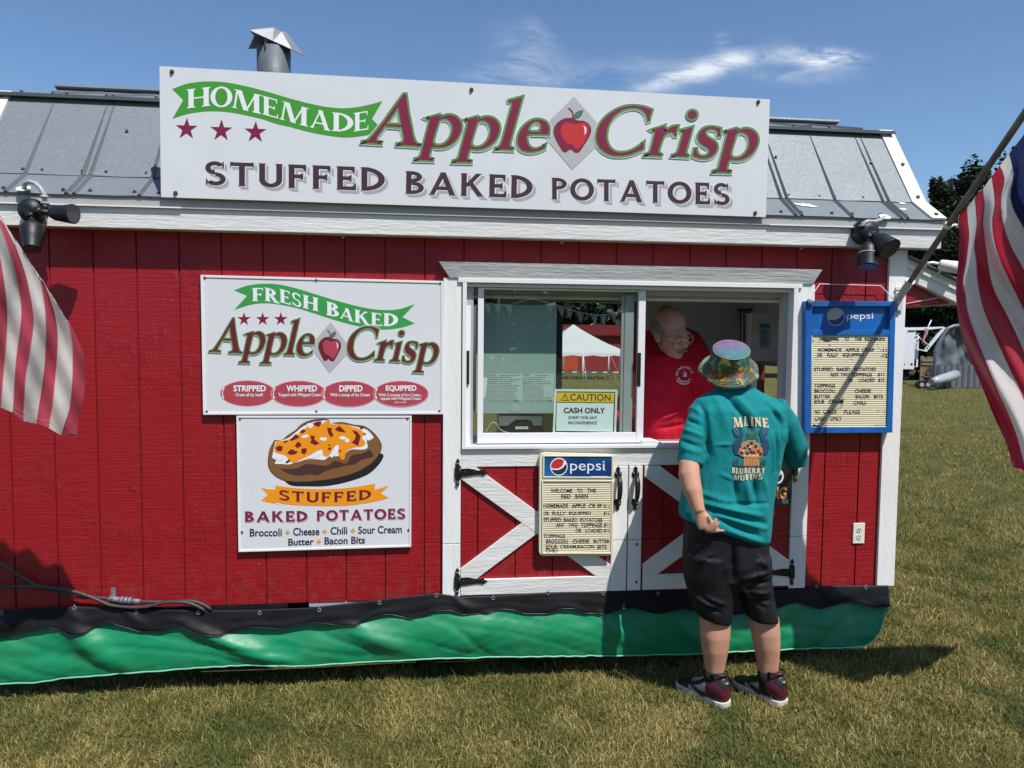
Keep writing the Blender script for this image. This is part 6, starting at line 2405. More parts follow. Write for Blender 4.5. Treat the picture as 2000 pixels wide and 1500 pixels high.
for tx, ty, s in ((1020, 720, 34), (1018, 760, 50), (1015, 800, 66)):
    blobs((tx, ty), s * .8, 48, T_PINE, 1, 0, tx, .1)
for sgn, cx, cy in ((-1, 918, 732), (1, 1108, 730)):
    blobs((cx, cy), 34, 48, T_NAVY, 2, sgn * .5, 3, .1)
    blobs((cx + sgn * 12, cy - 12), 12, 30, T_EDGE, 3, sgn * .5, 4, .1)
    blobs((cx + sgn * 12, cy - 12), 8, 26, T_NAVY, 3.6, sgn * .5, 4, .1)
    blobs((cx - sgn * 2 + (6 if sgn < 0 else -2), cy + 60), 16, 34, T_NAVY, 2, -sgn * .5, 5, .1)
    blobs((cx - 6 if sgn < 0 else cx + 6, cy + 115), 30, 48, T_NAVY, 2, sgn * .25, 6, .15)
    for k in range(4):
        blobs((cx + sgn * (28 + 2 * k), cy + 60 + 22 * k), 20, 3.5, T_NAVY, 2.4, sgn * (.9 - .5 * k), 7 + k, .05, 8, 2)
    blobs((cx + sgn * 5, cy + 150), 24, 16, T_NAVY, 2, 0, 8, .2)
blobs((1003, 868), 92, 52, T_TAN, 4, 0, 11, .1, 20, 5)
blobs((1003, 828), 66, 42, T_TAN, 4.1, 0, 12, .12, 18, 4)
blobs((1045, 880), 48, 40, T_ORAN, 4.6, 0, 13, .2)
for x, y in ((935, 880), (975, 885), (1005, 875), (985, 830), (1010, 810), (1040, 835), (1060, 870), (960, 850), (1025, 880), (1075, 890), (995, 850)):
    blobs((x, y), 13, 13, T_BERRY, 5.2, 0, x, .12, 9, 2)
for x, y, w in ((950, 862, 16), (990, 900, 18), (1020, 900, 15), (1000, 838, 14), (960, 900, 14), (1045, 900, 14)):
    blobs((x, y), w, 5, T_CREAM, 5.6, -.5, x, .2, 8, 2)
for i in range(9):
    x = 955 + i * 12.5
    blobs((x, 945), 8.5, 34, T_ORAN if i % 2 else T_TAN, 3.5, (x - 1003) * -.002, i, .03, 10, 3)
blobs((995, 975), 125, 8, T_PINE, 3, 0.03, 21, .1, 20, 3)
for x in (885, 905, 1090, 1110):
    blobs((x, 950), 9, 26, T_PINE, 3, 0, x, .25, 8, 2)
for ch, x0, x1, yb, h in (('M', 893, 958, 694, 70), ('A', 962, 1012, 688, 70), ('I', 1020, 1037, 686, 70), ('N', 1042, 1098, 688, 66), ('E', 1106, 1152, 697, 68)):
    P.caps(ch, q_((x0, yb)), q_((x1, yb + 2)), q_((x0 - 4, yb - h)), T_CREAM, 3, 0.3, 0.13, 0.06, 0.06)
for s, x0, x1, yb, yr, h in (('BLU', 863, 945, 1028, 1035, 42), ('BERRY', 950, 1108, 1028, 1030, 40), ('MU', 878, 950, 1078, 1082, 38), ('FINS', 955, 1085, 1074, 1074, 38)):
    P.caps(s, q_((x0, yb)), q_((x1, yr)), q_((x0 + 4, yb - h)), T_CREAM, 3, 0.26, 0.12, 0.05, 0.05, 0.1)
P.build('back_print', SH)

# shorts
so = MB()
so.loft([pring(1015, 1341, 1030, 1499, -.375, .145, pw=2.0), pring(1050, 1338, 1050, 1498, -.375, .15, pw=2.0), pring(1095, 1337, 1095, 1498, -.38, .148, pw=2.0), pring(1125, 1345, 1125, 1500, -.385, .120), pring(1145, 1385, 1145, 1470, -.39, .08)])
so.loft([pring(1080, 1337, 1080, 1434, -.378, .145, pw=2.0), pring(1125, 1338, 1125, 1434, -.382, .126, pw=2.0), pring(1165, 1348, 1168, 1430, -.385, .103, pw=2.0), pring(1195, 1359, 1203, 1427, -.39, .090, pw=2.0), pring(1204, 1368, 1214, 1426, -.39, .086, pw=2.0)])
so.loft([pring(1080, 1430, 1080, 1498, -.38, .145, pw=2.0), pring(1125, 1437, 1125, 1500, -.388, .124, pw=2.0), pring(1165, 1446, 1163, 1506, -.395, .105, pw=2.0), pring(1198, 1458, 1200, 1513, -.40, .094), pring(1206, 1462, 1207, 1514, -.40, .092)])
SO = so.build('shorts', M_SHORT, CU)
fuse(SO, 0.007, 5, 0.5)
ow = ((1200, 1000), 3.75)


def zw(*L):
    return [(zz_(ow, a), zz_(ow, b), amp, w) for a, b, amp, w in L]


crease(SO, zw(((640, 660), (760, 720), .009, .010), ((660, 700), (800, 760), -.008, .009), ((700, 640), (840, 700), .006, .010), ((950, 560), (1080, 700), .009, .011), ((980, 640), (1120, 720), -.009, .010), ((950, 490), (1140, 440), .008, .012), ((960, 540), (1150, 520), -.009, .011), ((1000, 600), (1160, 600), .007, .010),
              ((1020, 680), (1160, 660), -.007, .009), ((870, 260), (870, 500), -.016, .016), ((640, 380), (740, 310), .006, .012), ((540, 200), (580, 340), -.006, .010), ((1060, 330), (1130, 420), .006, .012)), -.52, -1, 0.003, 9)

# shoes ----------------------------------------------------------------------
M_BURG = mat('burgundy_leather', (0.088, 0.008, 0.020, 1), 0.42, var=0.2, bumpn=0.15, bscale=90)
M_SHBK = mat('black_leather', (0.014, 0.012, 0.014, 1), 0.45, var=0.2, bumpn=0.15, bscale=90)
M_SHGR = mat('grey_suede', (0.36, 0.33, 0.30, 1), 0.75, var=0.1)
M_SOLE = mat('off_white_sole', (0.58, 0.54, 0.46, 1), 0.6, var=0.1, dirt=((0.22, 0.19, 0.13, 1), 25, 0.4))


def shoe(heel, toe, side):
    H, T = Vector(heel), Vector(toe)
    H.z = T.z = ground_z(H.x, H.y)
    a = (T - H).normalized()
    s = Vector((-a.y, a.x, 0)) * 1.0                  # left of the walking direction
    Lh = 0.29
    H = H - a * 0.012
    t = MB()

    def sec(u, w, h, z0=0.022, n=18, lean=0.0):
        c = H + a * (u * Lh)
        out = []
        for i in range(n):
            an = 2 * PI * i / n
            x = math.cos(an)
            zq = math.sin(an)
            out.append(c + s * (w * math.copysign(abs(x) ** .8, x) * (1 - 0.28 * max(0, zq))) + Vector((0, 0, z0 + (h - z0) * (0.5 + 0.5 * zq))) + a * (lean * max(0, zq)))
        return out
    rings = [sec(-.05, .024, .105, .03), sec(-.02, .042, .150), sec(.07, .0520, .164), sec(.19, .0545, .162), sec(.30, .0535, .156), sec(.37, .0500, .134), sec(.44, .0480, .106), sec(.54, .046, .086), sec(.66, .0495, .071), sec(.78, .050, .061), sec(.88, .046, .054), sec(.96, .034, .046), sec(1.0, .016, .038)]
    b0 = len(t.f)
    t.loft(rings, 0)
    n = 18
    for fi in range(b0, len(t.f)):
        if len(t.f[fi]) != 4:
            continue
        u = (fi - b0) // n
        k = (fi - b0) % n
        up_ = math.sin(2 * PI * (k + .5) / n)
        m = 0
        if u >= 8:
            m = 1
        elif u >= 4 and up_ < 0.45:
            m = 2
        elif u >= 4:
            m = 1
        if u <= 3 and up_ < -.55:
            m = 1
        if u <= 1 and up_ > .35:
            m = 1
        t.m[fi] = m
    o = t.build('sneaker', [M_BURG, M_SHBK, M_SHGR], CU)
    sb_ = o.modifiers.new('s', 'SUBSURF')
    sb_.levels = sb_.render_levels = 1
    so_ = MB()
    prof = [(-.055, .024), (-.02, .040), (.08, .047), (.30, .046), (.45, .045), (.62, .050), (.78, .053), (.90, .048), (.98, .034), (1.02, .012)]
    ol = [H + a * (u * Lh) + s * w for u, w in prof] + [H + a * (u * Lh) - s * w for u, w in reversed(prof)]
    so_.prism([p + Vector((0, 0, .002)) for p in ol], (0, 0, .030))
    so_.build('sole', M_SOLE, o, bevel=0.004)
    # swoosh band, collar, laces, heel lettering
    sd = MB()
    for sg in (1, -1):
        pts_t = [(.22, .052), (.34, .042), (.45, .047), (.56, .060), (.66, .074)]
        V, F = [], []
        for i, (u, zc) in enumerate(pts_t):
            wd = (.004, .013, .011, .007, .002)[i]
            wl = np.interp(u, [.1, .30, .37, .44, .54, .66], [.052, .0535, .050, .048, .047, .0495]) * 1.01
            for zz in (zc - wd, zc + wd):
                rel = min(1, max(-1, (zz - .07) / .05))
                V.append(H + a * (u * Lh) + s * (sg * (wl * (1 - .2 * max(0, rel)) + .0035)) + Vector((0, 0, zz)))
        for i in range(4):
            F.append((2 * i, 2 * i + 1, 2 * i + 3, 2 * i + 2))
        sd.add(V, F, 0, True)
    sd.build('side_stripe', M_SHBK, o)
    cr = MB()
    cp = [H + a * ((.155 + .165 * math.cos(q)) * Lh) + s * (.044 * math.sin(q)) + Vector((0, 0, .160 + .010 * math.cos(q) * -0.6)) for q in [2 * PI * k / 20 for k in range(21)]]
    cr.tube(cp, 0.0055, 8)
    cr.build('collar', M_SHBK, o)
    la = MB()
    for k in range(5):
        u = .38 + k * .065
        z_ = np.interp(u, [.35, .43, .54, .66], [.126, .103, .086, .071]) + .003
        la.tube([H + a * (u * Lh) + s * .022 + Vector((0, 0, z_ - .006)), H + a * ((u + .02) * Lh) + Vector((0, 0, z_ + .002)), H + a * ((u + .01) * Lh) - s * .022 + Vector((0, 0, z_ - .006))], 0.003, 6)
    la.build('laces', M_SHBK if side else M_SOLE, o)
    vs, fs = text_mesh('NIKE', 0.03)
    xs, ys = [v[0] for v in vs], [v[1] for v in vs]
    hm = MB()
    V = []
    for vx, vy in vs:
        u = (vx - min(xs)) / (max(xs) - min(xs)) - .5
        zz = .122 + .013 * (vy - min(ys)) / (max(ys) - min(ys))
        V.append(H - a * (.0045 - .10 * u * u * .25) + s * (-u * .036) + a * (0.006 + 0.018 * abs(u)) + Vector((0, 0, zz)) - a * .018)
    hm.add(V, fs)
    hm.build('heel_lettering', M_SOLE, o)
    return o


shoe(GR(1412, 1381), GR(1326, 1340), 0)
shoe(GR(1523, 1379), GR(1443, 1339), 1)
for px, y in ((1395, -.388), (1500, -.398)):
    sk = MB()
    dx = 19.5
    sk.loft([pring(1309, px - 19.5, 1308, px + 19.5, y, .045), pring(1325, px - 18.5, 1325, px + 18.5, y, .043), pring(1350, px - 17, 1350, px + 17, y, .042)], 0, True)
    sk.build('sock', M_SOCK, CU)

# bucket hat -------------------------------------------------------------------
def hat_mat():
    m, nt, bs, out = new_mat('tie_dye_cotton')
    n2 = node(nt, 'ShaderNodeTexNoise', Scale=60.0, Detail=5.0, Roughness=0.7)
    nt.links.new(coords(nt), n2.inputs[0])
    c = (0.035, 0.065, 0.032, 1)
    for k, (colr, lo_, hi_) in enumerate((((0.012, 0.15, 0.13, 1), .47, .58), ((0.12, 0.075, 0.02, 1), .50, .60), ((0.50, 0.20, 0.02, 1), .55, .64), ((0.46, 0.40, 0.05, 1), .57, .64), ((0.17, 0.045, 0.20, 1), .57, .66), ((0.14, 0.36, 0.28, 1), .58, .67))):
        q = node(nt, 'ShaderNodeTexNoise', Scale=9.0 + 1.3 * k, Detail=3.0, Roughness=0.6, Distortion=0.8)
        mp_ = node(nt, 'ShaderNodeMapping')
        mp_.inputs['Location'].default_value = (3.1 * k, 1.7 * k, 5.3 * k)
        nt.links.new(coords(nt), mp_.inputs[0])
        nt.links.new(mp_.outputs[0], q.inputs[0])
        c = mixcol(nt, mapr(nt, q.outputs[0], lo_, hi_, 0, 1), c, colr)
    at = node(nt, 'ShaderNodeAttribute', attribute_name='tone')
    c = mixcol(nt, at.outputs['Fac'], c, at.outputs['Color'])
    c = mixcol(nt, mapr(nt, n2.outputs[0], 0.58, 0.8, 0, 0.35), c, (0.5, 0.5, 0.48, 1))
    nt.links.new(c, bs.inputs['Base Color'])
    bs.inputs['Roughness'].default_value = 0.85
    bump(nt, bs, n2.outputs[0], 0.25, 0.004)
    return m


ht = MB()
ax = Vector((-0.13, -0.52, 0.84)).normalized()
e1 = Vector((1, 0, 0.10)) - ax * Vector((1, 0, 0.10)).dot(ax)
e1.normalize()
e2 = ax.cross(e1)
tp = Vector(V3(1429, 680, -0.405))
prof = [(.001, 0, .0), (.045, -.001, 0), (.075, -.004, 0), (.0865, -.009, 0), (.0885, -.014, 1), (.094, -.045, 1), (.100, -.080, 1), (.104, -.098, 1), (.120, -.112, 2), (.138, -.128, 2), (.150, -.138, 2), (.147, -.141, 2), (.128, -.124, 2), (.100, -.102, 2)]
seg = 40
V, F, tone = [], [], []
for i, (r, h_, k) in enumerate(prof):
    for j in range(seg):
        a = 2 * PI * j / seg
        wv = 1 + (0.035 * math.sin(3 * a + .6) + .02 * math.sin(7 * a)) * (1 if k == 2 else 0.25)
        hz = h_ + (0.006 * math.sin(4 * a + 1) if k == 2 else 0.0015 * math.sin(5 * a))
        V.append(tp + e1 * (r * wv * math.cos(a)) + e2 * (r * wv * math.sin(a)) + ax * hz)
        if k == 0 and r < .0868:
            sy = r * math.sin(a) / .0865
            g = 0.5 + 0.5 * sy
            tone.append((0.20 * g + 0.02 * (1 - g), 0.055 * g + 0.19 * (1 - g), 0.23 * g + 0.19 * (1 - g), 0.88))
        else:
            tone.append((0, 0, 0, 0))
ht.add(V, [(i * seg + j, i * seg + (j + 1) % seg, (i + 1) * seg + (j + 1) % seg, (i + 1) * seg + j) for i in range(len(prof) - 1) for j in range(seg)], 0, True)
HT = ht.build('bucket_hat', hat_mat(), CU)
ca = HT.data.color_attributes.new('tone', 'FLOAT_COLOR', 'POINT')
ca.data.foreach_set('color', np.array(tone, 'f').ravel())
# the attribute's alpha drives the blend: use a second scalar
hm_ = HT.data.materials[0].node_tree
for n in hm_.nodes:
    if n.type == 'ATTRIBUTE':
        for l in list(hm_.links):
            if l.from_node == n and l.from_socket.name == 'Fac':
                to = l.to_socket
                hm_.links.remove(l)
                hm_.links.new(n.outputs['Alpha'], to)
st_ = MB()
st_.tube([tp + e1 * (.0875 * math.cos(a)) + e2 * (.0875 * math.sin(a)) + ax * -.009 for a in [2 * PI * k / 30 for k in range(31)]], 0.0018, 5)
for rr_, hh_ in ((.123, -.1135), (.132, -.121), (.141, -.129)):
    st_.tube([tp + (e1 * math.cos(a) + e2 * math.sin(a)) * (rr_ * (1 + 0.035 * math.sin(3 * a + .6) + .02 * math.sin(7 * a))) + ax * (hh_ + .006 * math.sin(4 * a + 1) + .001) for a in [2 * PI * k / 40 for k in range(41)]], 0.0009, 4)
st_.build('hat_seam', mat('hat_thread', (0.30, 0.32, 0.24, 1), 0.8), HT)
nk_ = MB()
nk_.tube([W(p[0], p[1], -.425) for p in ((1436, 764), (1450, 764), (1462, 760), (1469, 755))], 0.0014, 5)
nk_.build('necklace', mat('silver_chain', (0.7, 0.7, 0.7, 1), 0.3, metal=0.9), CU)

# ---- vendor inside the window ------------------------------------------------
VY = 0.31
vb_ = MB()
HC = Vector(V3(1311, 650, VY))
RM = (Matrix.Rotation(math.radians(28), 3, 'Z') @ Matrix.Rotation(math.radians(24), 3, 'X') @ Matrix.Rotation(math.radians(-14), 3, 'Y'))
K = 1.12


def hp(x, y, z_):
    return HC + RM @ (Vector((x, y, z_)) * K)


def hb(mb, c, r, mi=0, seg=16, rows=12):
    mb.ball(hp(*c), [q * K for q in r], mi, seg, rows, RM)


hb(vb_, (0, .020, .045), (.076, .097, .088))
hb(vb_, (0, -.028, -.02), (.066, .072, .085))
hb(vb_, (0, -.040, -.078), (.053, .055, .042))
hb(vb_, (0, -.068, -.098), (.028, .030, .020))
hb(vb_, (0, -.083, .026), (.052, .020, .012))
hb(vb_, (.034, -.078, -.028), (.024, .022, .020))
hb(vb_, (-.034, -.078, -.028), (.024, .022, .020))
vb_.tube([hp(0, -.094, .012), hp(0, -.108, -.012), hp(0, -.120, -.032)], [.009 * K, .011 * K, .014 * K], 10)
hb(vb_, (.012, -.106, -.036), (.010, .011, .008))
hb(vb_, (-.012, -.106, -.036), (.010, .011, .008))
for sg in (1, -1):
    hb(vb_, (sg * .079, .012, -.012), (.011, .022, .034))
    hb(vb_, (sg * .083, .020, -.008), (.007, .018, .026))
hb(vb_, (0, -.092, -.075), (.024, .012, .007))
hb(vb_, (0, -.090, -.064), (.022, .012, .005))
nb = Vector(V3(1306, 700, VY + .13))
nb2 = Vector(V3(1306, 690, VY + .16))
vb_.tube([hp(0, .01, -.05), HC * .4 + nb2 * .6, nb2], [.062, .066, .075], 18)
vb_.loft([pring(708, 1272, 708, 1342, VY + .16, .06), pring(780, 1262, 780, 1330, VY + .2, .07), pring(870, 1262, 870, 1322, VY + .24, .07)])
# arms to the counter
ra = [V3(1366, 716, VY + .12), V3(1392, 770, VY + .04), Vector((3.36, 0.09, 1.33))]
vb_.tube(ra, [.05, .045, .032], 14)
hw_, hk_ = Vector((3.36, 0.09, 1.33)), Vector((3.31, 0.03, 1.275))
hand(vb_, hw_, hk_, (0.2, -.3, 1), [[hk_ + Vector((dx, 0, 0)), hk_ + Vector((dx - .012 * l, -.022 * l, -.004)), hk_ + Vector((dx - .02 * l, -.036 * l, -.014)), hk_ + Vector((dx - .02 * l, -.044 * l, -.022))] for dx, l in ((-.028, .9), (-.009, 1.05), (.010, 1.0), (.028, .85))],
     [hw_ + Vector((-.03, -.01, -.015)), hw_ + Vector((-.055, -.03, -.035)), hw_ + Vector((-.062, -.05, -.05)), hw_ + Vector((-.06, -.065, -.054))])
la_ = [V3(1246, 720, VY + .16), V3(1238, 790, VY + .18), Vector((2.74, 0.20, 1.33))]
vb_.tube(la_, [.05, .045, .032], 14)
hw_, hk_ = Vector((2.74, 0.20, 1.33)), Vector((2.76, 0.12, 1.262))
hand(vb_, hw_, hk_, (0.1, -.3, 1), [[hk_ + Vector((dx, 0, 0)), hk_ + Vector((dx, -.024 * l, -.002)), hk_ + Vector((dx, -.044 * l, -.008)), hk_ + Vector((dx, -.056 * l, -.014))] for dx, l in ((-.028, .85), (-.009, 1.0), (.010, 1.05), (.028, .9))],
     [hw_ + Vector((.03, -.01, -.015)), hw_ + Vector((.055, -.03, -.035)), hw_ + Vector((.062, -.05, -.05)), hw_ + Vector((.06, -.065, -.054))])
vb_.tube([Vector((2.86, .66, .52)), Vector((2.87, .64, .9)), Vector((2.9, .60, 1.24))], [.07, .09, .10], 16)
vb_.tube([Vector((3.08, .66, .52)), Vector((3.07, .64, .9)), Vector((3.05, .60, 1.24))], [.07, .09, .10], 16)
VE = vb_.build('person', M_SKIN2)
fuse(VE, 0.0048, 3, 0.5)
add_props(VE, 'grey haired vendor with glasses and a red sweatshirt inside the serving window', 'person')
hr = MB()
for sg in (1, -1):
    hb(hr, (sg * .066, .040, .018), (.022, .056, .048))
    hb(hr, (sg * .074, -.004, .012), (.010, .022, .028))
hb(hr, (0, .080, .005), (.066, .045, .062))
hb(hr, (0, .055, .095), (.05, .045, .035))
HRm = mat('grey_hair', (0.20, 0.185, 0.165, 1), 0.8, var=0.35, vscale=60, bumpn=0.6, bscale=160)
HR = hr.build('hair', HRm, VE)
fuse(HR, 0.006, 3, 0.5)
HR.data.materials.clear()
HR.data.materials.append(HRm)
mu = MB()
mu.tube([hp(-.030, -.100, -.064), hp(-.016, -.112, -.054), hp(0, -.115, -.052), hp(.016, -.112, -.054), hp(.030, -.100, -.064)], [.005, .0085, .008, .0085, .005], 8, 0, True, True, .7)
mu.build('moustache', HRm, VE)
ey = MB()
for sg in (1, -1):
    hb(ey, (sg * .030, -.0905, .004), (.0125, .008, .006), 0, 10, 8)
    hb(ey, (sg * .030 + .003, -.0965, .003), (.0055, .004, .005), 1, 8, 6)
    ey.tube([hp(sg * .046, -.084, .026), hp(sg * .032, -.098, .031), hp(sg * .014, -.100, .027)], [.004, .006, .004], 6, 2)
ey.build('eyes', [mat('eye_white', (0.55, 0.52, 0.5, 1), 0.3), M_DARK, HRm], VE)
mo = MB()
mo.tube([hp(-.020, -.0995, -.0715), hp(0, -.1035, -.0700), hp(.020, -.0995, -.0715)], [.002, .003, .002], 6)
mo.build('mouth', mat('lip', (0.16, 0.05, 0.04, 1), 0.6), VE)
gl = MB()
for sg in (1, -1):
    c = (sg * .033, -.110, .000)
    loop = [hp(c[0] + .026 * math.copysign(abs(math.cos(a)) ** .7, math.cos(a)), c[1] + .010 * abs(sg * math.cos(a) + 0) * (1 if sg * math.cos(a) > 0 else 0), c[2] - .003 + .020 * math.copysign(abs(math.sin(a)) ** .7, math.sin(a))) for a in [2 * PI * k / 20 for k in range(21)]]
    gl.tube(loop, .0022, 6)
    gl.tube([hp(sg * .058, -.100, .008), hp(sg * .078, -.05, .010), hp(sg * .084, .005, .008)], .0022, 6)
gl.tube([hp(-.008, -.112, .006), hp(0, -.116, .009), hp(.008, -.112, .006)], .0022, 6)
GLm = mat('gold_wire', (0.75, 0.62, 0.42, 1), 0.3, metal=0.7)
GL = gl.build('glasses', GLm, VE)
# sweatshirt
sw = MB()
sw.loft([pring(640, 1276, 640, 1340, VY + .30, .05), pring(650, 1256, 650, 1362, VY + .28, .09), pring(676, 1240, 678, 1380, VY + .22, .125), pring(705, 1233, 707, 1387, VY + .18, .14), pring(740, 1231, 742, 1382, VY + .17, .145), pring(790, 1236, 790, 1362, VY + .18, .14), pring(840, 1236, 840, 1345, VY + .21, .15), pring(880, 1240, 880, 1340, VY + .24, .15), pring(905, 1245, 905, 1338, VY + .25, .14)])
sw.tube([V3(1352, 712, VY + .13), V3(1376, 742, VY + .09), V3(1394, 776, VY + .03), Vector((3.375, 0.10, 1.36))], [.070, .068, .058, .043], 18)
sw.tube([V3(1256, 716, VY + .15), V3(1240, 760, VY + .17), V3(1236, 800, VY + .18), Vector((2.735, 0.22, 1.37))], [.070, .066, .056, .043], 18)
col_ = [W(1304 + 36 * math.cos(q), 686 + 13 * math.sin(q), VY + .135 - .085 * math.sin(q)) for q in [2 * PI * k / 20 for k in range(21)]]
sw.tube(col_, .016, 10)
SW = sw.build('sweatshirt', M_REDSW, VE)
fuse(SW, 0.008, 5, 0.5)
crease(SW, [((1280, 700), (1310, 712), .004, .012), ((1262, 760), (1300, 800), .006, .016), ((1350, 740), (1366, 775), -.01, .012), ((1300, 820), (1340, 800), .006, .014), ((1290, 840), (1345, 830), -.006, .012)], VY, -1, 0.003, 5)
bpy.context.view_layer.update()
bv2 = BVHTree.FromPolygons([v.co.copy() for v in SW.data.vertices], [tuple(p.vertices) for p in SW.data.polygons])


def on_sweat(p, layer):
    d = ray(p[0], p[1]).normalized()
    h = bv2.ray_cast(CAM, d)
    q = h[0] if h[0] is not None else W(p[0], p[1], VY)
    return q - d * (0.003 + .0005 * layer)


P = Paint(0, to3=on_sweat)
ec = (1337.0, 732.0)


def arc_text(s, r, a0, a1, h, m, flip=False):
    for i, ch in enumerate(s):
        if ch == ' ':
            continue
        a = math.radians(a0 + (a1 - a0) * (i + .5) / len(s))
        c = Vector((ec[0] + r * math.sin(a), ec[1] - r * math.cos(a)))
        t = Vector((math.cos(a), math.sin(a))) * (-1 if flip else 1)
        u = Vector((math.sin(a), -math.cos(a))) * (-1 if flip else 1)
        w = h * .38
        P.text(ch, c - t * w - u * h * .5, c + t * w - u * h * .5, h, m, 1, .02, up=u * h)


arc_text('RED BARN FOOD CO', 15, -95, 80, 4.2, P_WHITE)
for r, a0, a1 in ((13.5, 130, 245), (18.0, 145, 235)):
    for i in range(15):
        a = math.radians(a0 + (a1 - a0) * i / 14)
        c = Vector((ec[0] + r * math.sin(a), ec[1] - r * math.cos(a)))
        P.ell(c, 1.1, 1.5, P_WHITE, 1, a, 6)
for d in ((-3, -4, 3, 4), (3, -4, -3, 4)):
    v = Vector((d[2] - d[0], d[3] - d[1])).normalized()
    n = Vector((-v.y, v.x)) * 1.3
    a, b = Vector((ec[0] + 1 + d[0], ec[1] + d[1])), Vector((ec[0] + 1 + d[2], ec[1] + d[3]))
    P.fill([a + n, b + n, b - n, a - n], P_WHITE, 1)
P.fill([(ec[0] + .6, ec[1] - 5), (ec[0] - 1.4, ec[1] - 9), (ec[0] - .4, ec[1] - 9.4), (ec[0] + 1.6, ec[1] - 5)], P_WHITE, 1)
P.build('chest_emblem', SW)
# ------------------------------------------------------------------ things inside the trailer
FY = 0.16
a, b = W(930, 594, FY), W(1085, 808, FY)
fz = MB()
fz.box(a.x, b.x, FY, FY + 0.55, b.z, a.z)
FR = fz.build('refrigerator', mat('grey_green_enamel', (0.34, 0.45, 0.42, 1), 0.4, var=0.06, vscale=2.5), None, bevel=0.004)
add_props(FR, 'grey green back panel of a refrigerator standing behind the closed window pane', 'refrigerator')
P = Paint(FY - 0.001)
P_LAB = flat('pale_green_label', (0.47, 0.58, 0.54, 1))
P_INK = flat('label_ink', (0.10, 0.13, 0.13, 1))
OW_ = ((850, 500), 3.75)
P.fill([zz_(OW_, p) for p in ((398, 862), (868, 862), (868, 1066), (398, 1066))], P_LAB, 1)
for s, x, y, w in (('DANGER', 402, 878, 46), ('CAUTION', 402, 938, 54), ('PELIGRO', 641, 876, 54), ('PRECAUCION', 641, 938, 76)):
    P.text(s, zz_(OW_, (x, y)), zz_(OW_, (x + w, y)), 10 / 3.75, P_INK, 2, .02)
lr = random.Random(2)
for cx, w0 in ((402, 222), (641, 222)):
    for k in range(13):
        y = 873 + k * 15
        x = cx + (70 if k in (0, 4) else 0) + (18 if k in (0, 4) and cx > 500 else 0)
        e = cx + w0 * lr.uniform(.6, 1.0)
        while x < e:
            w = lr.uniform(10, 34)
            P.fill([zz_(OW_, q) for q in ((x, y), (min(x + w, e), y), (min(x + w, e), y + 4.5), (x, y + 4.5))], P_INK, 2)
            x += w + 5
for x in (594, 838):
    P.fill([zz_(OW_, q) for q in ((x, 1024), (x + 19, 1060), (x - 19, 1060))], P_INK, 3)
    P.fill([zz_(OW_, q) for q in ((x, 1032), (x + 13, 1056), (x - 13, 1056))], P_WHITE, 4)
    P.fill([zz_(OW_, q) for q in ((x, 1040), (x + 5, 1054), (x - 5, 1054))], P_INK, 5)
P.ell(zz_(OW_, (587, 1112)), 10.5, 9.5, flat('pale_sticker', (0.40, 0.48, 0.46, 1)), 1)
P.fill([zz_(OW_, q) for q in ((352, 888), (382, 892), (376, 960), (366, 1040), (352, 1044))], P_WHITE, 1)
P.build('labels', FR)
dv = MB()
a, b = W(1086, 596, FY), W(1098, 760, FY)
dv.box(a.x, b.x, FY + .01, FY + .4, 1.24, a.z + .02)
o = dv.build('shelf_post', M_BLK, TR)
pr = MB()
PY = 0.20
q1, q2 = W(973, 812, PY), W(1061, 833, PY)
arch = [W(p[0], p[1], PY) for p in ((975, 812), (1060, 813), (1058, 832), (1041, 832), (1038, 822), (1030, 820), (1008, 820), (1000, 824), (992, 832), (975, 832))]
pr.prism(arch, (0, .12, 0))
RP = pr.build('receipt_printer', mat('pale_plastic', (0.62, 0.62, 0.58, 1), 0.4), None, bevel=0.002)
add_props(RP, 'low white and black receipt printer under the refrigerator panel behind the glass', 'receipt printer')
pb = MB()
pb.prism([W(p[0], p[1], PY - .012) for p in ((972, 849), (1064, 849), (1062, 836), (1040, 834), (1036, 824), (1010, 824), (996, 834), (975, 836))], (0, .13, 0))
pb.build('base', M_BLK, RP)
P = Paint(PY - .0135)
P.fill([(1007, 833), (1031.5, 833), (1031.5, 838), (1007, 838)], P_WHITE, 1)
for k in range(12):
    P.fill([(1009 + k * 1.8, 834), (1009 + k * 1.8 + lr.uniform(.5, 1.1), 834), (1009 + k * 1.8 + lr.uniform(.5, 1.1), 837), (1009 + k * 1.8, 837)], P_INK, 2)
P.fill([(1009, 846), (1028, 846), (1028, 849), (1009, 849)], P_WHITE, 1)
P.build('barcode_label', RP)
cw = MB()
cw.tube([W(p.x, p.y, PY - .03) for p in crv([(950, 848), (954, 835), (962, 825), (970, 828), (976, 838), (988, 844), (1000, 847)])], 0.0022, 6)
cw.build('cord', M_CREAM, RP)
# wall box with notice, right of the vendor
BY = 0.95
bx = MB()
p0, p1 = W(1468, 611, BY), W(1526, 706, BY)
bx.box(p0.x, p1.x, BY, BY + .16, p1.z, p0.z)
WB = bx.build('dispenser_box', mat('white_enamel_box', (0.70, 0.70, 0.70, 1), 0.35), None, bevel=0.006)
add_props(WB, 'white wall box with a blue paper notice in the right corner of the trailer room', 'box')
P = Paint(BY - .002)
P.fill([(1483, 632), (1504.5, 632), (1504.5, 681), (1483, 681)], flat('pale_blue_paper', (0.30, 0.50, 0.62, 1)), 1)
P.fill([(1483, 632), (1504.5, 632), (1504.5, 640), (1483, 640)], flat('teal_paper', (0.06, 0.24, 0.32, 1)), 2)
for k in range(9):
    P.fill([(1486, 645 + k * 3.6), (1486 + lr.uniform(8, 16), 645 + k * 3.6), (1486 + lr.uniform(8, 16), 646.6 + k * 3.6), (1486, 646.6 + k * 3.6)], P_INK, 2)
P.build('notice', WB)
rd = MB()
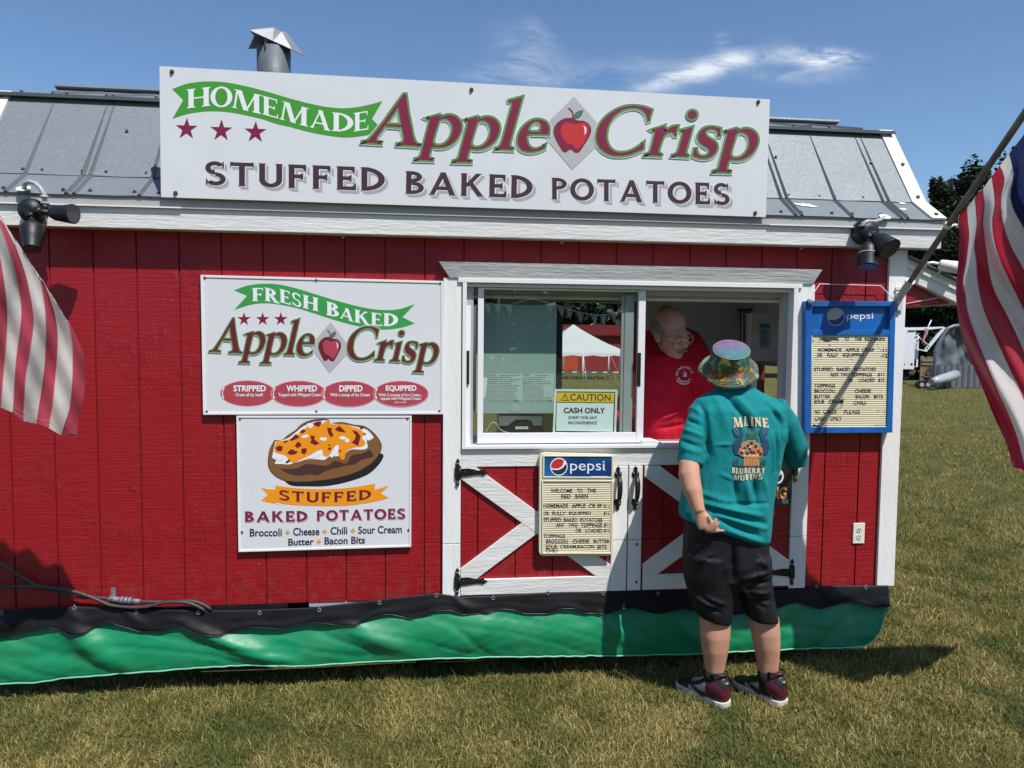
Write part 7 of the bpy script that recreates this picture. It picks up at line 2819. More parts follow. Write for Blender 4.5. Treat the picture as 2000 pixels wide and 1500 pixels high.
for px in (1447, 1453, 1459, 1465):
    rd.tube([W(px, 606, BY + .1), W(px, 700, BY + .1)], 0.006, 8)
rd.tube([W(1440, 606, BY + .1), W(1470, 604, BY + .1)], 0.008, 8)
rd.build('shelf_rods', M_BLK, TR)
wf = MB()
for y0_, y1_, z0_, z1_ in ((HY0 - .03, HY1 + .03, HZ1, HZ1 + .03), (HY0 - .03, HY1 + .03, HZ0 - .03, HZ0), (HY0 - .03, HY0, HZ0, HZ1), (HY1, HY1 + .03, HZ0, HZ1)):
    wf.box(4.36, 4.3745, y0_, y1_, z0_, z1_)
wf.build('side_window_frame', M_ALUG, TR)
fwf = MB()
fa, fb, fc, fd = FWN
for r in ((fa - .03, fb + .03, fd, fd + .03), (fa - .03, fb + .03, fc - .03, fc), (fa - .03, fa, fc, fd), (fb, fb + .03, fc, fd)):
    fwf.box(r[0], r[1], 1.90, 1.929, r[2], r[3])
fwf.build('far_window_frame', M_ALUG, TR)
# paper plate stack / napkin tray on the sill
tr_ = MB()
c0 = W(1290, 868, -0.01)
pts = [W(p[0], p[1], -0.03) for p in ((1253, 872), (1304, 873), (1296, 866), (1280, 860), (1255, 860))]
tr_.prism(pts, (0, .10, 0))
TRY = tr_.build('paper_tray', mat('white_paper', (0.80, 0.80, 0.79, 1), 0.7), None, bevel=0.003)
add_props(TRY, 'white paper tray lying on the open sill beside the window sash', 'tray')
# ------------------------------------------------------------------ flags
def flag_mat(name, c):
    m, nt, bs, out = new_mat(name)
    n = node(nt, 'ShaderNodeTexNoise', Scale=6.0, Detail=6.0, Roughness=0.6)
    nt.links.new(coords(nt), n.inputs[0])
    cc = ramp(nt, n.outputs[0], [(0.3, tuple(x * .9 for x in c[:3]) + (1,)), (0.7, c)])
    nt.links.new(cc, bs.inputs['Base Color'])
    bs.inputs['Roughness'].default_value = 0.42
    bs.inputs['Sheen Weight'].default_value = 0.2
    n2 = node(nt, 'ShaderNodeTexNoise', Scale=8.0, Detail=4.0, Roughness=0.55, Distortion=1.0)
    nt.links.new(coords(nt, (3.2, 2.0, 1.0), (0.2, 0.5, 0)), n2.inputs[0])
    bump(nt, bs, n2.outputs[0], 0.16, 0.02)
    tl = node(nt, 'ShaderNodeBsdfTranslucent')
    nt.links.new(cc, tl.inputs[0])
    mx = node(nt, 'ShaderNodeMixShader')
    mx.inputs[0].default_value = 0.38
    nt.links.new(bs.outputs[0], mx.inputs[1])
    nt.links.new(tl.outputs[0], mx.inputs[2])
    nt.links.new(mx.outputs[0], out.inputs[0])
    return m


F_RED = flag_mat('flag_red', (0.50, 0.016, 0.045, 1))
F_PALE = flag_mat('flag_faded_red', (0.60, 0.075, 0.125, 1))
F_WHITE = flag_mat('flag_white', (0.80, 0.77, 0.72, 1))
F_BLUE = flag_mat('flag_blue', (0.012, 0.028, 0.12, 1))
F_STAR = flag_mat('flag_star', (0.62, 0.63, 0.66, 1))


def resample(pts, n):
    P = [Vector((p.x, p.y)) for p in path([(a, b, 1) for a, b in pts], 8, False)]
    L = [0]
    for a, b in zip(P[:-1], P[1:]):
        L.append(L[-1] + (b - a).length)
    xs, ys = [p.x for p in P], [p.y for p in P]
    return [(float(np.interp(L[-1] * i / n, L, xs)), float(np.interp(L[-1] * i / n, L, ys))) for i in range(n + 1)]


def strip_flag(name, curves, mats, depth, label, group, nv=44, nu=5, seams=True, smooth_edge=None):
    mb = MB()
    ML = []
    for m in mats:
        if m not in ML:
            ML.append(m)
    C = [resample(c, nv) for c in curves]
    for k in range(len(C) - 1):
        V = []
        for i in range(nv + 1):
            for j in range(nu + 1):
                f = j / nu
                x = C[k][i][0] * (1 - f) + C[k + 1][i][0] * f
                y = C[k][i][1] * (1 - f) + C[k + 1][i][1] * f
                V.append(W(x, y, depth(x, y, k + f, i / nv)))
        mb.add(V, [(i * (nu + 1) + j, i * (nu + 1) + j + 1, (i + 1) * (nu + 1) + j + 1, (i + 1) * (nu + 1) + j) for i in range(nv) for j in range(nu)], ML.index(mats[k]), True)
    o = mb.build(name, ML, None, merge=True)
    add_props(o, label, 'flag', group)
    if seams:
        st = MB()
        for k in range(1, len(C) - 1):
            pts = []
            for i in range(nv + 1):
                w = W(C[k][i][0], C[k][i][1], depth(C[k][i][0], C[k][i][1], k, i / nv))
                pts.append(w + (CAM - w).normalized() * 0.0015)
            st.tube(pts, 0.0015, 4)
        # hem stitching at the fly end
        for q in (1, 2):
            pts = []
            for k in range(len(C)):
                a, b = C[k][nv - q], C[k][nv - q]
                w = W(a[0], a[1], depth(a[0], a[1], k, (nv - q) / nv))
                pts.append(w + (CAM - w).normalized() * 0.0015)
            st.tube(pts, 0.0010, 4)
        st.build('stitching', mat('flag_thread', (0.45, 0.18, 0.22, 1), 0.8), o)
    return o, C


# right pole: set in a cast bracket on the corner board, leaning out over the lawn
PD = Vector((-0.20, -1.0, 0.64)).normalized()
PB0 = W(1757, 580, -0.03)
pole_len = 1.75
FPG = 'flag poles on the trailer'
fp = thing('flagpole', PB0, 'weathered metal flagpole slanting up from the right corner post', 'flagpole', FPG)


def pole_build(root, base, dirv, length):
    m = MB()
    m.tube([base, base + dirv * length], 0.0145, 14)
    m.build('pole', mat('weathered_pole', (0.17, 0.145, 0.125, 1), 0.5, metal=0.3, var=0.35, vscale=9), root)
    m = MB()
    m.box(base.x - .022, base.x + .022, -0.027, -0.0215, base.z - .085, base.z + .055)
    m.tube([base + dirv * -.02, base + dirv * .14], 0.0205, 16)
    m.tube([base + dirv * .132, base + dirv * .148], 0.0235, 16)
    s = dirv.cross(Vector((0, 0, 1))).normalized()
    for k in (.05,):
        c = base + dirv * k + s * .028
        m.tube([c + (dirv * math.cos(a) + s * math.sin(a)) * .018 for a in [2 * PI * i / 14 for i in range(15)]], .0055, 8)
    m.obox(base + Vector((0, .002, -.04)), (1, 0, 0), (0, 1, 0), (0, 0, 1), .014, .012, .035)
    m.tube([base + s * .02 + Vector((0, -.005, -.05)), base + s * .055 + Vector((0, -.01, -.055))], .005, 8)
    m.ball(base + s * .058 + Vector((0, -.01, -.055)), .009, 0, 10, 8)
    m.build('bracket', mat('cast_bracket_white', (0.60, 0.58, 0.54, 1), 0.5, dirt=((0.25, 0.2, 0.15, 1), 40, 0.4)), root)


pole_build(fp, PB0, PD, pole_len)


def pole_t(px):
    """distance along the pole at which it crosses an image column"""
    lo, hi = 0.05, 2.5
    for _ in range(50):
        mid = (lo + hi) / 2
        q = PB0 + PD * mid - CAM
        x = 1000 + FPX * q.dot(RGT) / q.dot(FWD)
        lo, hi = (mid, hi) if x < px else (lo, mid)
    return lo


ring_t = pole_t(1852)
m = MB()
c = PB0 + PD * ring_t
m.tube([c - PD * .012, c + PD * .012], 0.018, 14)
m.tube([c + PD * .002, c + PD * .002 + Vector((.035, .0, .002))], 0.006, 8)
m.ball(c + Vector((.038, 0, .002)), .009, 0, 10, 8)
m.tube([c + Vector((.03, 0, 0)), c + Vector((.045, -.01, -.01)), W(1873, 420, (c + PD * .06).y)], 0.002, 5)
m.build('flag_clip', M_CREAM, fp)

cR = [
    [(1873, 422), (1873.5, 450), (1873, 480), (1871, 515), (1868, 550), (1867, 577), (1871, 617), (1877, 651), (1890, 689), (1917, 753), (1943, 817), (1965, 865), (1979, 913)],
    [(1889, 405), (1890, 430), (1893, 460), (1890, 490), (1887, 515), (1881, 550), (1886, 577), (1889, 605), (1906, 657), (1928, 712), (1951, 768), (1972, 815), (1987, 856), (2004, 922)],
    [(1905, 384), (1907, 420), (1908, 440), (1903, 480), (1907, 512), (1909, 545), (1917, 590), (1930, 626), (1946, 662), (1972, 720), (1999, 777), (2014, 830), (2026, 880), (2036, 930)],
    [(1919.5, 369), (1923, 400), (1920, 433), (1924, 470), (1930, 515), (1936, 550), (1946, 577), (1970, 622), (1999, 686), (2020, 750), (2040, 810), (2055, 870), (2064, 935)],
    [(1937, 345), (1941, 370), (1943, 400), (1938, 433), (1943, 475), (1957, 515), (1974, 552), (1999, 603), (2022, 660), (2045, 730), (2065, 800), (2080, 870), (2088, 935)],
    [(1952, 324), (1962, 350), (1956, 378), (1955, 410), (1960, 440), (1974, 480), (1996, 520), (2020, 565), (2045, 640), (2068, 720), (2086, 790), (2100, 860), (2110, 935)],
    [(1971, 300), (1980, 340), (1973, 380), (1980, 410), (1995, 437), (2016, 475), (2040, 520), (2064, 580), (2086, 650), (2104, 730), (2120, 800), (2130, 870), (2136, 935)],
]
base6 = cR[6]
for k in range(1, 8):
    cR.append([(a + 15.5 * k + 0.10 * k * i, b - 20 * k + .6 * k * i) for i, (a, b) in enumerate(base6)])
matsR = [F_RED, F_WHITE, F_RED, F_WHITE, F_RED, F_WHITE] + [F_BLUE] * 7


T0, T1 = pole_t(1868), pole_t(1966)


def depR(x, y, u, v):
    t = T0 + (T1 - T0) * u / 6
    yb = PB0.y + PD.y * t
    return yb - 0.27 * v + 0.085 * max(0.0, u - 1) * v + 0.035 * math.sin(u * 1.9 + v * 2.4) * min(1, v * 4) * (1 - .35 * v) + 0.020 * math.sin(u * 4.1 - v * 9) * min(1, v * 3)


FR_, CR_ = strip_flag('flag', cR, matsR, depR, 'large striped flag hanging at the right edge with its blue star field in view', 'striped flags on the trailer')
P = MB()
for (sx, sy, r) in ((1992, 279, 9), (1998, 303, 9), (1992, 322, 8), (1997, 351, 10), (2012, 262, 9), (2014, 290, 9), (2016, 330, 9), (1985, 405, 0)):
    if not r:
        continue
    pts = []
    for i in range(10):
        rr = r if i % 2 == 0 else r * .4
        x, y = sx + .6 * rr * math.sin(PI * i / 5 + .4), sy - rr * math.cos(PI * i / 5 + .4)
        u_ = 6 + (300 - sy + (sx - 1971) * .2) / 20.0
        w = W(x, y, depR(x, y, max(6, u_), .12))
        pts.append(w + (CAM - w).normalized() * .03)
    P.prism(pts, (0, .0006, 0))
P.build('stars', F_STAR, FR_)

# left flag: its pole is fixed just beyond the left edge of the view
PB1 = Vector((-0.34, -0.03, 2.06))
PD1 = Vector((-0.12, -1.0, 0.62)).normalized()
fp2 = thing('flagpole', PB1, 'flagpole slanting out from the left corner of the trailer', 'flagpole', FPG)
pole_build(fp2, PB1, PD1, 1.6)
e0 = [(-14, 408), (0, 426), (33, 467), (67, 523), (90, 573), (110, 603), (133, 633), (153, 667), (163, 693), (167, 733), (163, 777), (155, 808), (147, 853)]
cL = [
    [(133, 633), (153, 667), (163, 693), (167, 733), (163, 777), (155, 808), (147, 853)],
    [(130, 628), (141, 667), (142.5, 700), (142, 735), (137, 793), (129, 820), (118, 850)],
    [(80, 549), (103, 600), (112, 650), (110.5, 700), (103, 783), (98, 815), (94, 835)],
    [(76, 543), (88, 600), (90, 640), (90, 675), (84, 745), (76, 795), (71, 828)],
    [(-6, 418), (20, 462), (37, 500), (53, 550), (65, 617), (62, 660), (50, 733), (46, 790), (44, 822)],
    [(-16, 412), (7, 457), (30, 533), (42, 600), (40, 640), (32, 700), (28, 760), (24, 806)],
    [(-26, 420), (-8, 465), (6, 540), (13, 600), (13, 650), (7, 720), (3, 770), (0, 795)],
    [(-46, 420), (-30, 470), (-16, 540), (-10, 600), (-10, 650), (-16, 720), (-20, 765), (-24, 785)],
    [(-66, 425), (-52, 480), (-40, 545), (-34, 600), (-34, 650), (-40, 720), (-46, 760), (-50, 776)],
    [(-90, 430), (-78, 490), (-66, 550), (-60, 605), (-60, 650), (-66, 720), (-72, 755), (-76, 768)],
    [(-116, 440), (-104, 500), (-94, 560), (-88, 610), (-88, 650), (-94, 715), (-98, 748), (-102, 758)],
]
matsL = [F_PALE, F_WHITE, F_PALE, F_WHITE, F_PALE, F_WHITE, F_PALE, F_WHITE, F_PALE, F_WHITE]


def depL(x, y, u, v):
    k = max(0.0, (x + 60) / 230.0)
    return -0.66 + 0.10 * (y - 600) / 250 - 0.06 * math.cos(k * 2.2) + 0.012 * math.sin(x * .06 + y * .02) + 0.006 * math.sin(x * .13 - y * .06)


FL_, CL_ = strip_flag('flag', cL, matsL, depL, 'faded striped flag billowing in at the left edge, its star field out of view', 'striped flags on the trailer')
m = MB()
m.tube([PB1 + PD1 * .62, PB1 + PD1 * .63 + Vector((.02, 0, -.03)), W(-16, 412, depL(-16, 412, 4, 0))], 0.002, 5)
m.tube([PB1 + PD1 * .55, W(-66, 425, depL(-66, 425, 4, 0))], 0.002, 5)
m.build('flag_clip', M_CREAM, fp2)
# ------------------------------------------------------------------ trees
def leaf_mat(name):
    m, nt, bs, out = new_mat(name)
    at = node(nt, 'ShaderNodeAttribute', attribute_name='tone')
    nt.links.new(at.outputs['Color'], bs.inputs['Base Color'])
    bs.inputs['Roughness'].default_value = 0.6
    bs.inputs['Specular IOR Level'].default_value = 0.2
    tl = node(nt, 'ShaderNodeBsdfTranslucent')
    nt.links.new(at.outputs['Color'], tl.inputs[0])
    mx = node(nt, 'ShaderNodeMixShader')
    mx.inputs[0].default_value = 0.18
    nt.links.new(bs.outputs[0], mx.inputs[1])
    nt.links.new(tl.outputs[0], mx.inputs[2])
    nt.links.new(mx.outputs[0], out.inputs[0])
    return m


M_LEAF = leaf_mat('pine_foliage')
M_BARK = mat('bark', (0.07, 0.052, 0.04, 1), 0.9, var=0.3, vscale=3)


def foliage(name, blobs_, n, size, base, seed, parent=None):
    R = np.random.RandomState(seed)
    w = np.array([b[3] * b[4] * b[5] for b in blobs_]) ** (2 / 3)
    idx = R.choice(len(blobs_), n, p=w / w.sum())
    B = np.array([b[:6] for b in blobs_])[idx]
    d = R.normal(size=(n, 3))
    d /= np.linalg.norm(d, axis=1)[:, None]
    r = R.uniform(0.45, 1.08, n) ** 0.6
    c = B[:, :3] + d * r[:, None] * B[:, 3:6]
    t1 = R.normal(size=(n, 3))
    t1[:, 2] *= 0.5
    t1 /= np.linalg.norm(t1, axis=1)[:, None]
    t2 = np.cross(t1, R.normal(size=(n, 3)))
    t2 /= np.linalg.norm(t2, axis=1)[:, None]
    s = size * R.uniform(0.5, 1.3, n)
    V = np.zeros((n, 4, 3))
    V[:, 0] = c - t1 * s[:, None]
    V[:, 1] = c + t2 * (s * .45)[:, None]
    V[:, 2] = c + t1 * s[:, None]
    V[:, 3] = c - t2 * (s * .45)[:, None]
    me = bpy.data.meshes.new(name)
    me.vertices.add(n * 4)
    me.vertices.foreach_set('co', V.astype('f').ravel())
    me.loops.add(n * 4)
    me.loops.foreach_set('vertex_index', np.arange(n * 4, dtype='i'))
    me.polygons.add(n)
    me.polygons.foreach_set('loop_start', (np.arange(n) * 4).astype('i'))
    me.update(calc_edges=True)
    col = np.array(base)[None, :] * R.uniform(0.55, 1.5, n)[:, None]
    col[:, 0] *= R.uniform(.85, 1.25, n)
    ca = np.ones((n, 4, 4), 'f')
    ca[:, :, :3] = col[:, None, :]
    at = me.color_attributes.new('tone', 'FLOAT_COLOR', 'POINT')
    at.data.foreach_set('color', ca.ravel())
    me.materials.append(M_LEAF)
    o = bpy.data.objects.new(name, me)
    COL.objects.link(o)
    parent_to(o, parent)
    return o


def tree(x, y, h, wid, seed, label, base=(0.018, 0.032, 0.014), n=7000, group='pines beyond the lawn'):
    R = random.Random(seed)
    t = thing('pine_tree', (x, y, 0), label, 'tree', group)
    tr = MB()
    lean = R.uniform(-.4, .4)
    tr.tube([(x, y, -1.5), (x + lean * .3, y, h * .35), (x + lean * .7, y, h * .7), (x + lean, y, h * .97)], [h * .022, h * .017, h * .010, h * .002], 10)
    bl = []
    k = int(h * 3.4)
    for i in range(k):
        f = 0.12 + 0.86 * (i + R.random() * .6) / k
        z = h * f
        prof = min(1.0, (1 - f) * 2.9 + 0.10) * (0.85 + .15 * math.sin(f * 17 + seed)) * R.uniform(.65, 1.25)
        a = R.uniform(0, 2 * PI)
        L = wid * .5 * prof
        cx, cy = x + lean * f + math.cos(a) * L * .55, y + math.sin(a) * L * .55
        bl.append((cx, cy, z, L * .62 + .25, L * .55 + .25, 0.35 + L * .16))
        e = (x + lean * f + math.cos(a) * L, y + math.sin(a) * L, z + .12 * L)
        tr.tube([(x + lean * f, y, z - .25), ((x + e[0]) / 2, (y + e[1]) / 2, z), e], [.07, .05, .015], 5)
        if R.random() < .5:
            bl.append((e[0], e[1], e[2] + .2, .35, .35, .5 + R.random() * .5))
    for q in range(5):
        bl.append((x + lean + R.uniform(-.1, .1) * wid, y + R.uniform(-.5, .5), h * R.uniform(.93, 1.0), .22, .22, R.uniform(.4, .9)))
    tr.build('trunk', M_BARK, t)
    foliage('crown', bl, n, 0.23, base, seed, t)
    return t


def at_px(px, py, y):
    w = W(px, py, y)
    return w.x, w.z


for i, (px, top, wpx, yy, lab) in enumerate(((1832, 352, 110, 47, 'shorter pine at the left of the row beyond the lawn, next to the roof end'),
                                           (1905, 318, 150, 51, 'tall dark pine with a ragged pointed top behind the slanting pole'),
                                           (1985, 292, 170, 54, 'tallest dark pine, mostly hidden by the right flag'),
                                           (2085, 300, 190, 50, 'dark pine at the far right beyond the flag'),
                                           (1770, 430, 110, 56, 'low pine showing only under the roof end by the side awning'))):
    x, ztop = at_px(px, top, yy)
    x1, _ = at_px(px + wpx, top, yy)
    tree(x, yy, ztop, (x1 - x) * 1.25, 20 + i, lab, n=24000)
blw = []
R_ = random.Random(4)
for i in range(150):
    x = 28 + i * .24
    blw.append((x, 58 + R_.uniform(-2, 2), R_.uniform(.3, 11.5), R_.uniform(1.2, 2.4), 1.6, R_.uniform(1.2, 2.4)))
o = foliage('woodland', blw, 36000, 0.42, (0.012, 0.022, 0.011), 77)
add_props(o, 'dark woodland closing off the far side of the lawn', 'woodland', kind='stuff')
blw = []
for i in range(420):
    x = -35 + (i % 140) * .62
    blw.append((x, -84 + R_.uniform(-3, 3), R_.uniform(.5, 24.0), R_.uniform(2.0, 3.6), 2.4, R_.uniform(2.0, 3.8)))
o = foliage('woodland', blw, 36000, 1.0, (0.012, 0.024, 0.012), 78)  # added behind the viewpoint, kept dense to darken the pane's reflection
bl2 = []
for i in range(150):
    bl2.append((-2 + (i % 75) * .42, 78 + R_.uniform(-2, 2), R_.uniform(-1, 8.0), R_.uniform(1.4, 2.6), 1.8, R_.uniform(1.4, 2.8)))
o2 = foliage('woodland', bl2, 16000, 0.6, (0.016, 0.032, 0.014), 79)
add_props(o2, 'line of green trees behind the pole tent, seen through the far window', 'woodland', kind='stuff')
add_props(o, 'unseen trees added behind the photographer to darken the reflection in the window glass', 'woodland', kind='stuff')

# ------------------------------------------------------------------ across the lawn: box trailer, inflatable, dolly, pallets
YT = 27.0
M_BOX = mat('white_trailer_skin', (0.72, 0.74, 0.78, 1), 0.35, var=0.03)
bt = thing('box_trailer', (W(1780, 720, YT).x, YT, 0), 'white enclosed box trailer parked across the lawn, beside the grey inflatable', 'box trailer')
l_, r_ = W(1700, 640, YT).x, W(1789, 640, YT).x
zt2, zb2 = W(1789, 640, YT).z, W(1789, 722, YT).z
m = MB()
m.box(l_, r_, YT, YT + 2.4, max(.35, zb2), zt2)
m.build('body', M_BOX, bt, bevel=0.03)
m = MB()
p0, p1 = W(1789.3, 652, YT).x, W(1801, 652, YT).x
m.box(p0, p1, YT + .2, YT + .6, W(1789, 717, YT).z, W(1789, 650, YT).z)
m.build('rear_frame', M_BOX, bt)
m = MB()
q = [W(1788, 639.5, YT), W(1844, 638, YT), W(1844, 640.5, YT), W(1812, 644, YT), (W(1788, 645, YT))]
m.prism(q, (0, .25, 0))
q = [W(1844, 639, YT), W(1848, 640, YT), W(1810, 687, YT), W(1807, 684, YT)]
m.prism(q, (0, .12, 0))
q = [W(1807, 684, YT), W(1810, 687, YT), W(1793, 683, YT), W(1793, 681.5, YT)]
m.prism(q, (0, .1, 0))
m.tube([W(1789.5, 654.5, YT - .05), W(1815, 676, YT - .05)], .035, 6)
m.tube([W(1789.5, 667, YT - .05), W(1794, 658, YT - .05)], .03, 6)
m.build('awning_arm', M_BOX, bt)
m = MB()
m.box(W(1789.5, 701, YT).x, W(1795.5, 701, YT).x, YT + .2, YT + .29, W(1789, 716, YT).z, W(1789, 701, YT).z)
m.build('tail_light', mat('tail_red', (0.30, 0.015, 0.03, 1), 0.3), bt)
m = MB()
m.box(W(1773, 645, YT).x, W(1787, 645, YT).x, YT - .03, YT, W(1780, 647, YT).z, W(1780, 645, YT).z)
for px, w_ in ((1767, 1.6), (1781, 3.2)):
    c = W(px, 711, YT - .02)
    m.tube([c, c + Vector((0, .02, 0))], w_ * .02 * .75, 10)
m.build('vent', M_BLK, bt)
m = MB()
m.box(l_, p1 - .4, YT + .2, YT + 2.2, .25, max(.36, zb2) - .005)
m.build('chassis', M_DARK, bt)
for px in (1752, 1738):
    c = W(px, 735, YT + .1)
    m = MB()
    m.tube([(c.x, YT + .1, .36), (c.x, YT + .35, .36)], .36, 22)
    wh = m.build('wheel', M_BLK, bt)
sf_ = thing('small_flag', (W(1815, 650, YT).x, YT - .2, W(1810, 645, YT).z), 'tiny striped flag on a thin staff fixed to the white box trailer', 'flag')
m = MB()
m.tube([W(1805, 655, YT - .2), W(1819, 625, YT - .2)], .025, 6)
m.build('staff', M_BOX, sf_)
m = MB()
cs_ = [[(1807, 644), (1804, 655), (1801, 668), (1802, 672)], [(1808.5, 643), (1806, 655), (1803, 668)], [(1810, 643), (1808, 655), (1805, 664)], [(1811.5, 642.5), (1810, 654), (1807, 661)], [(1813, 642), (1811.5, 652), (1809, 658)]]
C = [resample(c, 8) for c in cs_]
for k in range(4):
    V = []
    for i in range(9):
        for q in (C[k][i], C[k + 1][i]):
            V.append(W(q[0], q[1], YT - .2 - .05 * math.sin(i + k)))
    m.add(V, [(2 * i, 2 * i + 1, 2 * i + 3, 2 * i + 2) for i in range(8)], k % 2, True)
m.build('cloth', [F_PALE, F_WHITE], sf_)

YI = 24.5
M_INF = mat('grey_inflatable_vinyl', (0.125, 0.135, 0.150, 1), 0.4, var=0.15, vscale=2)
M_INFD = mat('dark_mesh_sheet', (0.10, 0.115, 0.125, 1), 0.55, var=0.2, vscale=1.5, bumpn=0.8, bscale=3.5)
inf = thing('inflatable', (W(1880, 745, YI).x, YI, 0), 'grey inflatable bouncer with a puffed arch and sheeted front on the lawn', 'inflatable')
m = MB()
arch_px = [(1826, 742), (1826, 700), (1827, 685), (1833, 672), (1842, 655), (1850, 642), (1862, 637), (1880, 635), (1905, 634), (1930, 635), (1948, 642), (1957, 658), (1966, 680), (1968, 742)]
pts = [W(a, b, YI) for a, b in arch_px]
rr = 3.6 * (YI + 3.8) / FPX
fine = []
for a, b in zip(pts[:-1], pts[1:]):
    L = (b - a).length
    kk = max(1, int(L / .12))
    for i in range(kk):
        fine.append(a + (b - a) * i / kk)
fine.append(pts[-1])
m.tube(fine, [rr * 1.05 * (1 + .04 * math.sin(i * 2.1)) for i in range(len(fine))], 14)
m.build('arch_tube', M_INF, inf)
m = MB()
V = []
NXs, NZs = 34, 20
for i in range(NXs + 1):
    for j in range(NZs + 1):
        px = 1830 + (1962 - 1830) * i / NXs
        top = float(np.interp(px, [a for a, b in arch_px[1:-1]], [b for a, b in arch_px[1:-1]])) + 4
        py = top + (712 - top) * j / NZs
        yy = YI + .15 + .30 * noise.noise(Vector((px * .05 + py * .015, py * .03, 0))) + .10 * noise.noise(Vector((px * .14, py * .05 - px * .05, 3)))
        V.append(W(px, py, yy))
m.add(V, [(i * (NZs + 1) + j, (i + 1) * (NZs + 1) + j, (i + 1) * (NZs + 1) + j + 1, i * (NZs + 1) + j + 1) for i in range(NXs) for j in range(NZs)], 0, True)
m.build('front_sheet', M_INFD, inf)
m = MB()
for k in range(12):
    a, b = W(1828 + k * 11.5, 713, YI), W(1828 + (k + 1) * 11.5, 745, YI)
    n_ = 8
    rings = []
    for i in range(n_ + 1):
        f = i / n_
        rings.append([(a.x + (b.x - a.x) * f, YI - .16 * math.sin(PI * f) * .5 - .1, z_) for z_ in (0.02, .25, a.z * .6, a.z)])
    m.loft(rings, 0, True, False, False)
m.box(W(1828, 713, YI).x, W(1966, 713, YI).x, YI - .08, YI + .5, 0.02, W(1880, 713, YI).z)
m.build('base_wall', M_INF, inf)
m = MB()
m.tube([W(1819, 746, YI - 1.6), W(1832, 742, YI - 1.4), W(1850, 737, YI - 1.0), W(1866, 732, YI - .3)], [.12, .17, .19, .2], 14)
m.build('blower_sleeve', mat('pale_grey_sleeve', (0.33, 0.35, 0.38, 1), 0.4), inf)
YD = 24.0
dl_ = thing('tow_dolly', (W(1805, 748, YD).x, YD, 0), 'small two wheeled dolly with black tyres in front of the box trailer', 'dolly')
for px in (1798, 1810):
    c = W(px, 741, YD)
    m = MB()
    m.tube([(c.x - .02, YD - .12, .17), (c.x, YD + .1, .17)], .17, 18)
    wh = m.build('wheel', M_BLK, dl_)
    m = MB()
    m.tube([(c.x - .025, YD - .14, .17), (c.x - .02, YD - .118, .17)], .085, 14)
    m.build('rim', M_ALUG, wh)
m = MB()
m.tube([W(1800, 736, YD), W(1822, 738, YD)], .04, 6)
m.tube([W(1804, 729, YD), W(1820, 729.5, YD)], .03, 6)
m.tube([W(1812, 729, YD), W(1812, 742, YD)], .03, 6)
m.build('frame', mat('maroon_frame', (0.10, 0.02, 0.03, 1), 0.5), dl_)
YF = 26.0
fe = thing('picket_fence', (W(1810, 720, YF).x, YF, 0), 'weathered wooden stakes and boards between the box trailer and the inflatable', 'fence')
for k, px in enumerate((1800.5, 1804, 1808, 1813, 1817, 1821)):
    m = MB()
    c = W(px, 697 + R_.uniform(-2, 2), YF)
    m.box(c.x - .035, c.x + .035, YF, YF + .05, 0.05, c.z)
    m.build('stake', mat('stake_wood', (0.26, 0.19, 0.13, 1), 0.85) if k == 0 else bpy.data.materials['stake_wood'], fe)
m = MB()
for py in (704, 711):
    a, b = W(1799, py, YF), W(1823, py + 1, YF)
    m.box(a.x, b.x, YF - .04, YF - .001, a.z - .04, a.z + .04)
a, b = W(1811, 719, YF), W(1818, 727, YF)
m.box(a.x, b.x, YF - .3, YF - .05, b.z, a.z)
m.build('rail', bpy.data.materials['stake_wood'], fe)

# ------------------------------------------------------------------ seen through the far window of the trailer
TX, TY, TH = 13.16, 53.2, 3.9
GZ = -1.22
tn = thing('pole_tent', (TX, TY, GZ), 'white peaked pole tent on the field, seen through the far window of the trailer', 'tent')
M_TENT = mat('white_tent_vinyl', (0.84, 0.85, 0.86, 1), 0.5, var=0.03)
_nt = M_TENT.node_tree
_bs = [n for n in _nt.nodes if n.type == 'BSDF_PRINCIPLED'][0]
_out = [n for n in _nt.nodes if n.type == 'OUTPUT_MATERIAL'][0]
_tl = node(_nt, 'ShaderNodeBsdfTranslucent')
_tl.inputs[0].default_value = (0.85, 0.86, 0.86, 1)
_mx = node(_nt, 'ShaderNodeMixShader')
_mx.inputs[0].default_value = 0.5
_nt.links.new(_bs.outputs[0], _mx.inputs[1])
_nt.links.new(_tl.outputs[0], _mx.inputs[2])
_nt.links.new(_mx.outputs[0], _out.inputs[0])
m = MB()
ez, az = GZ + 2.2, GZ + 4.35
N_ = 10
rings = []
V, F = [], []
cor = [(-TH, -TH), (TH, -TH), (TH, TH), (-TH, TH)]
edge = []
for i in range(4):
    for k in range(N_):
        f = k / N_
        edge.append((cor[i][0] * (1 - f) + cor[(i + 1) % 4][0] * f, cor[i][1] * (1 - f) + cor[(i + 1) % 4][1] * f))
n = len(edge)
for r in range(9):
    f = r / 8
    for ex, ey in edge:
        V.append((TX + ex * max(f, .01), TY + ey * max(f, .01), ez + (az - ez) * (1 - f) ** 1.35))
for r in range(8):
    for i in range(n):
        F.append((r * n + i, r * n + (i + 1) % n, (r + 1) * n + (i + 1) % n, (r + 1) * n + i))
b = len(V)
for i, (ex, ey) in enumerate(edge):
    V.append((TX + ex * 1.005, TY + ey * 1.005, ez - (.30 if i % 2 else .2)))
for i in range(n):
    F.append((8 * n + i, 8 * n + (i + 1) % n, b + (i + 1) % n, b + i))
m.add(V, F, 0, False)
m.build('canopy', M_TENT, tn)
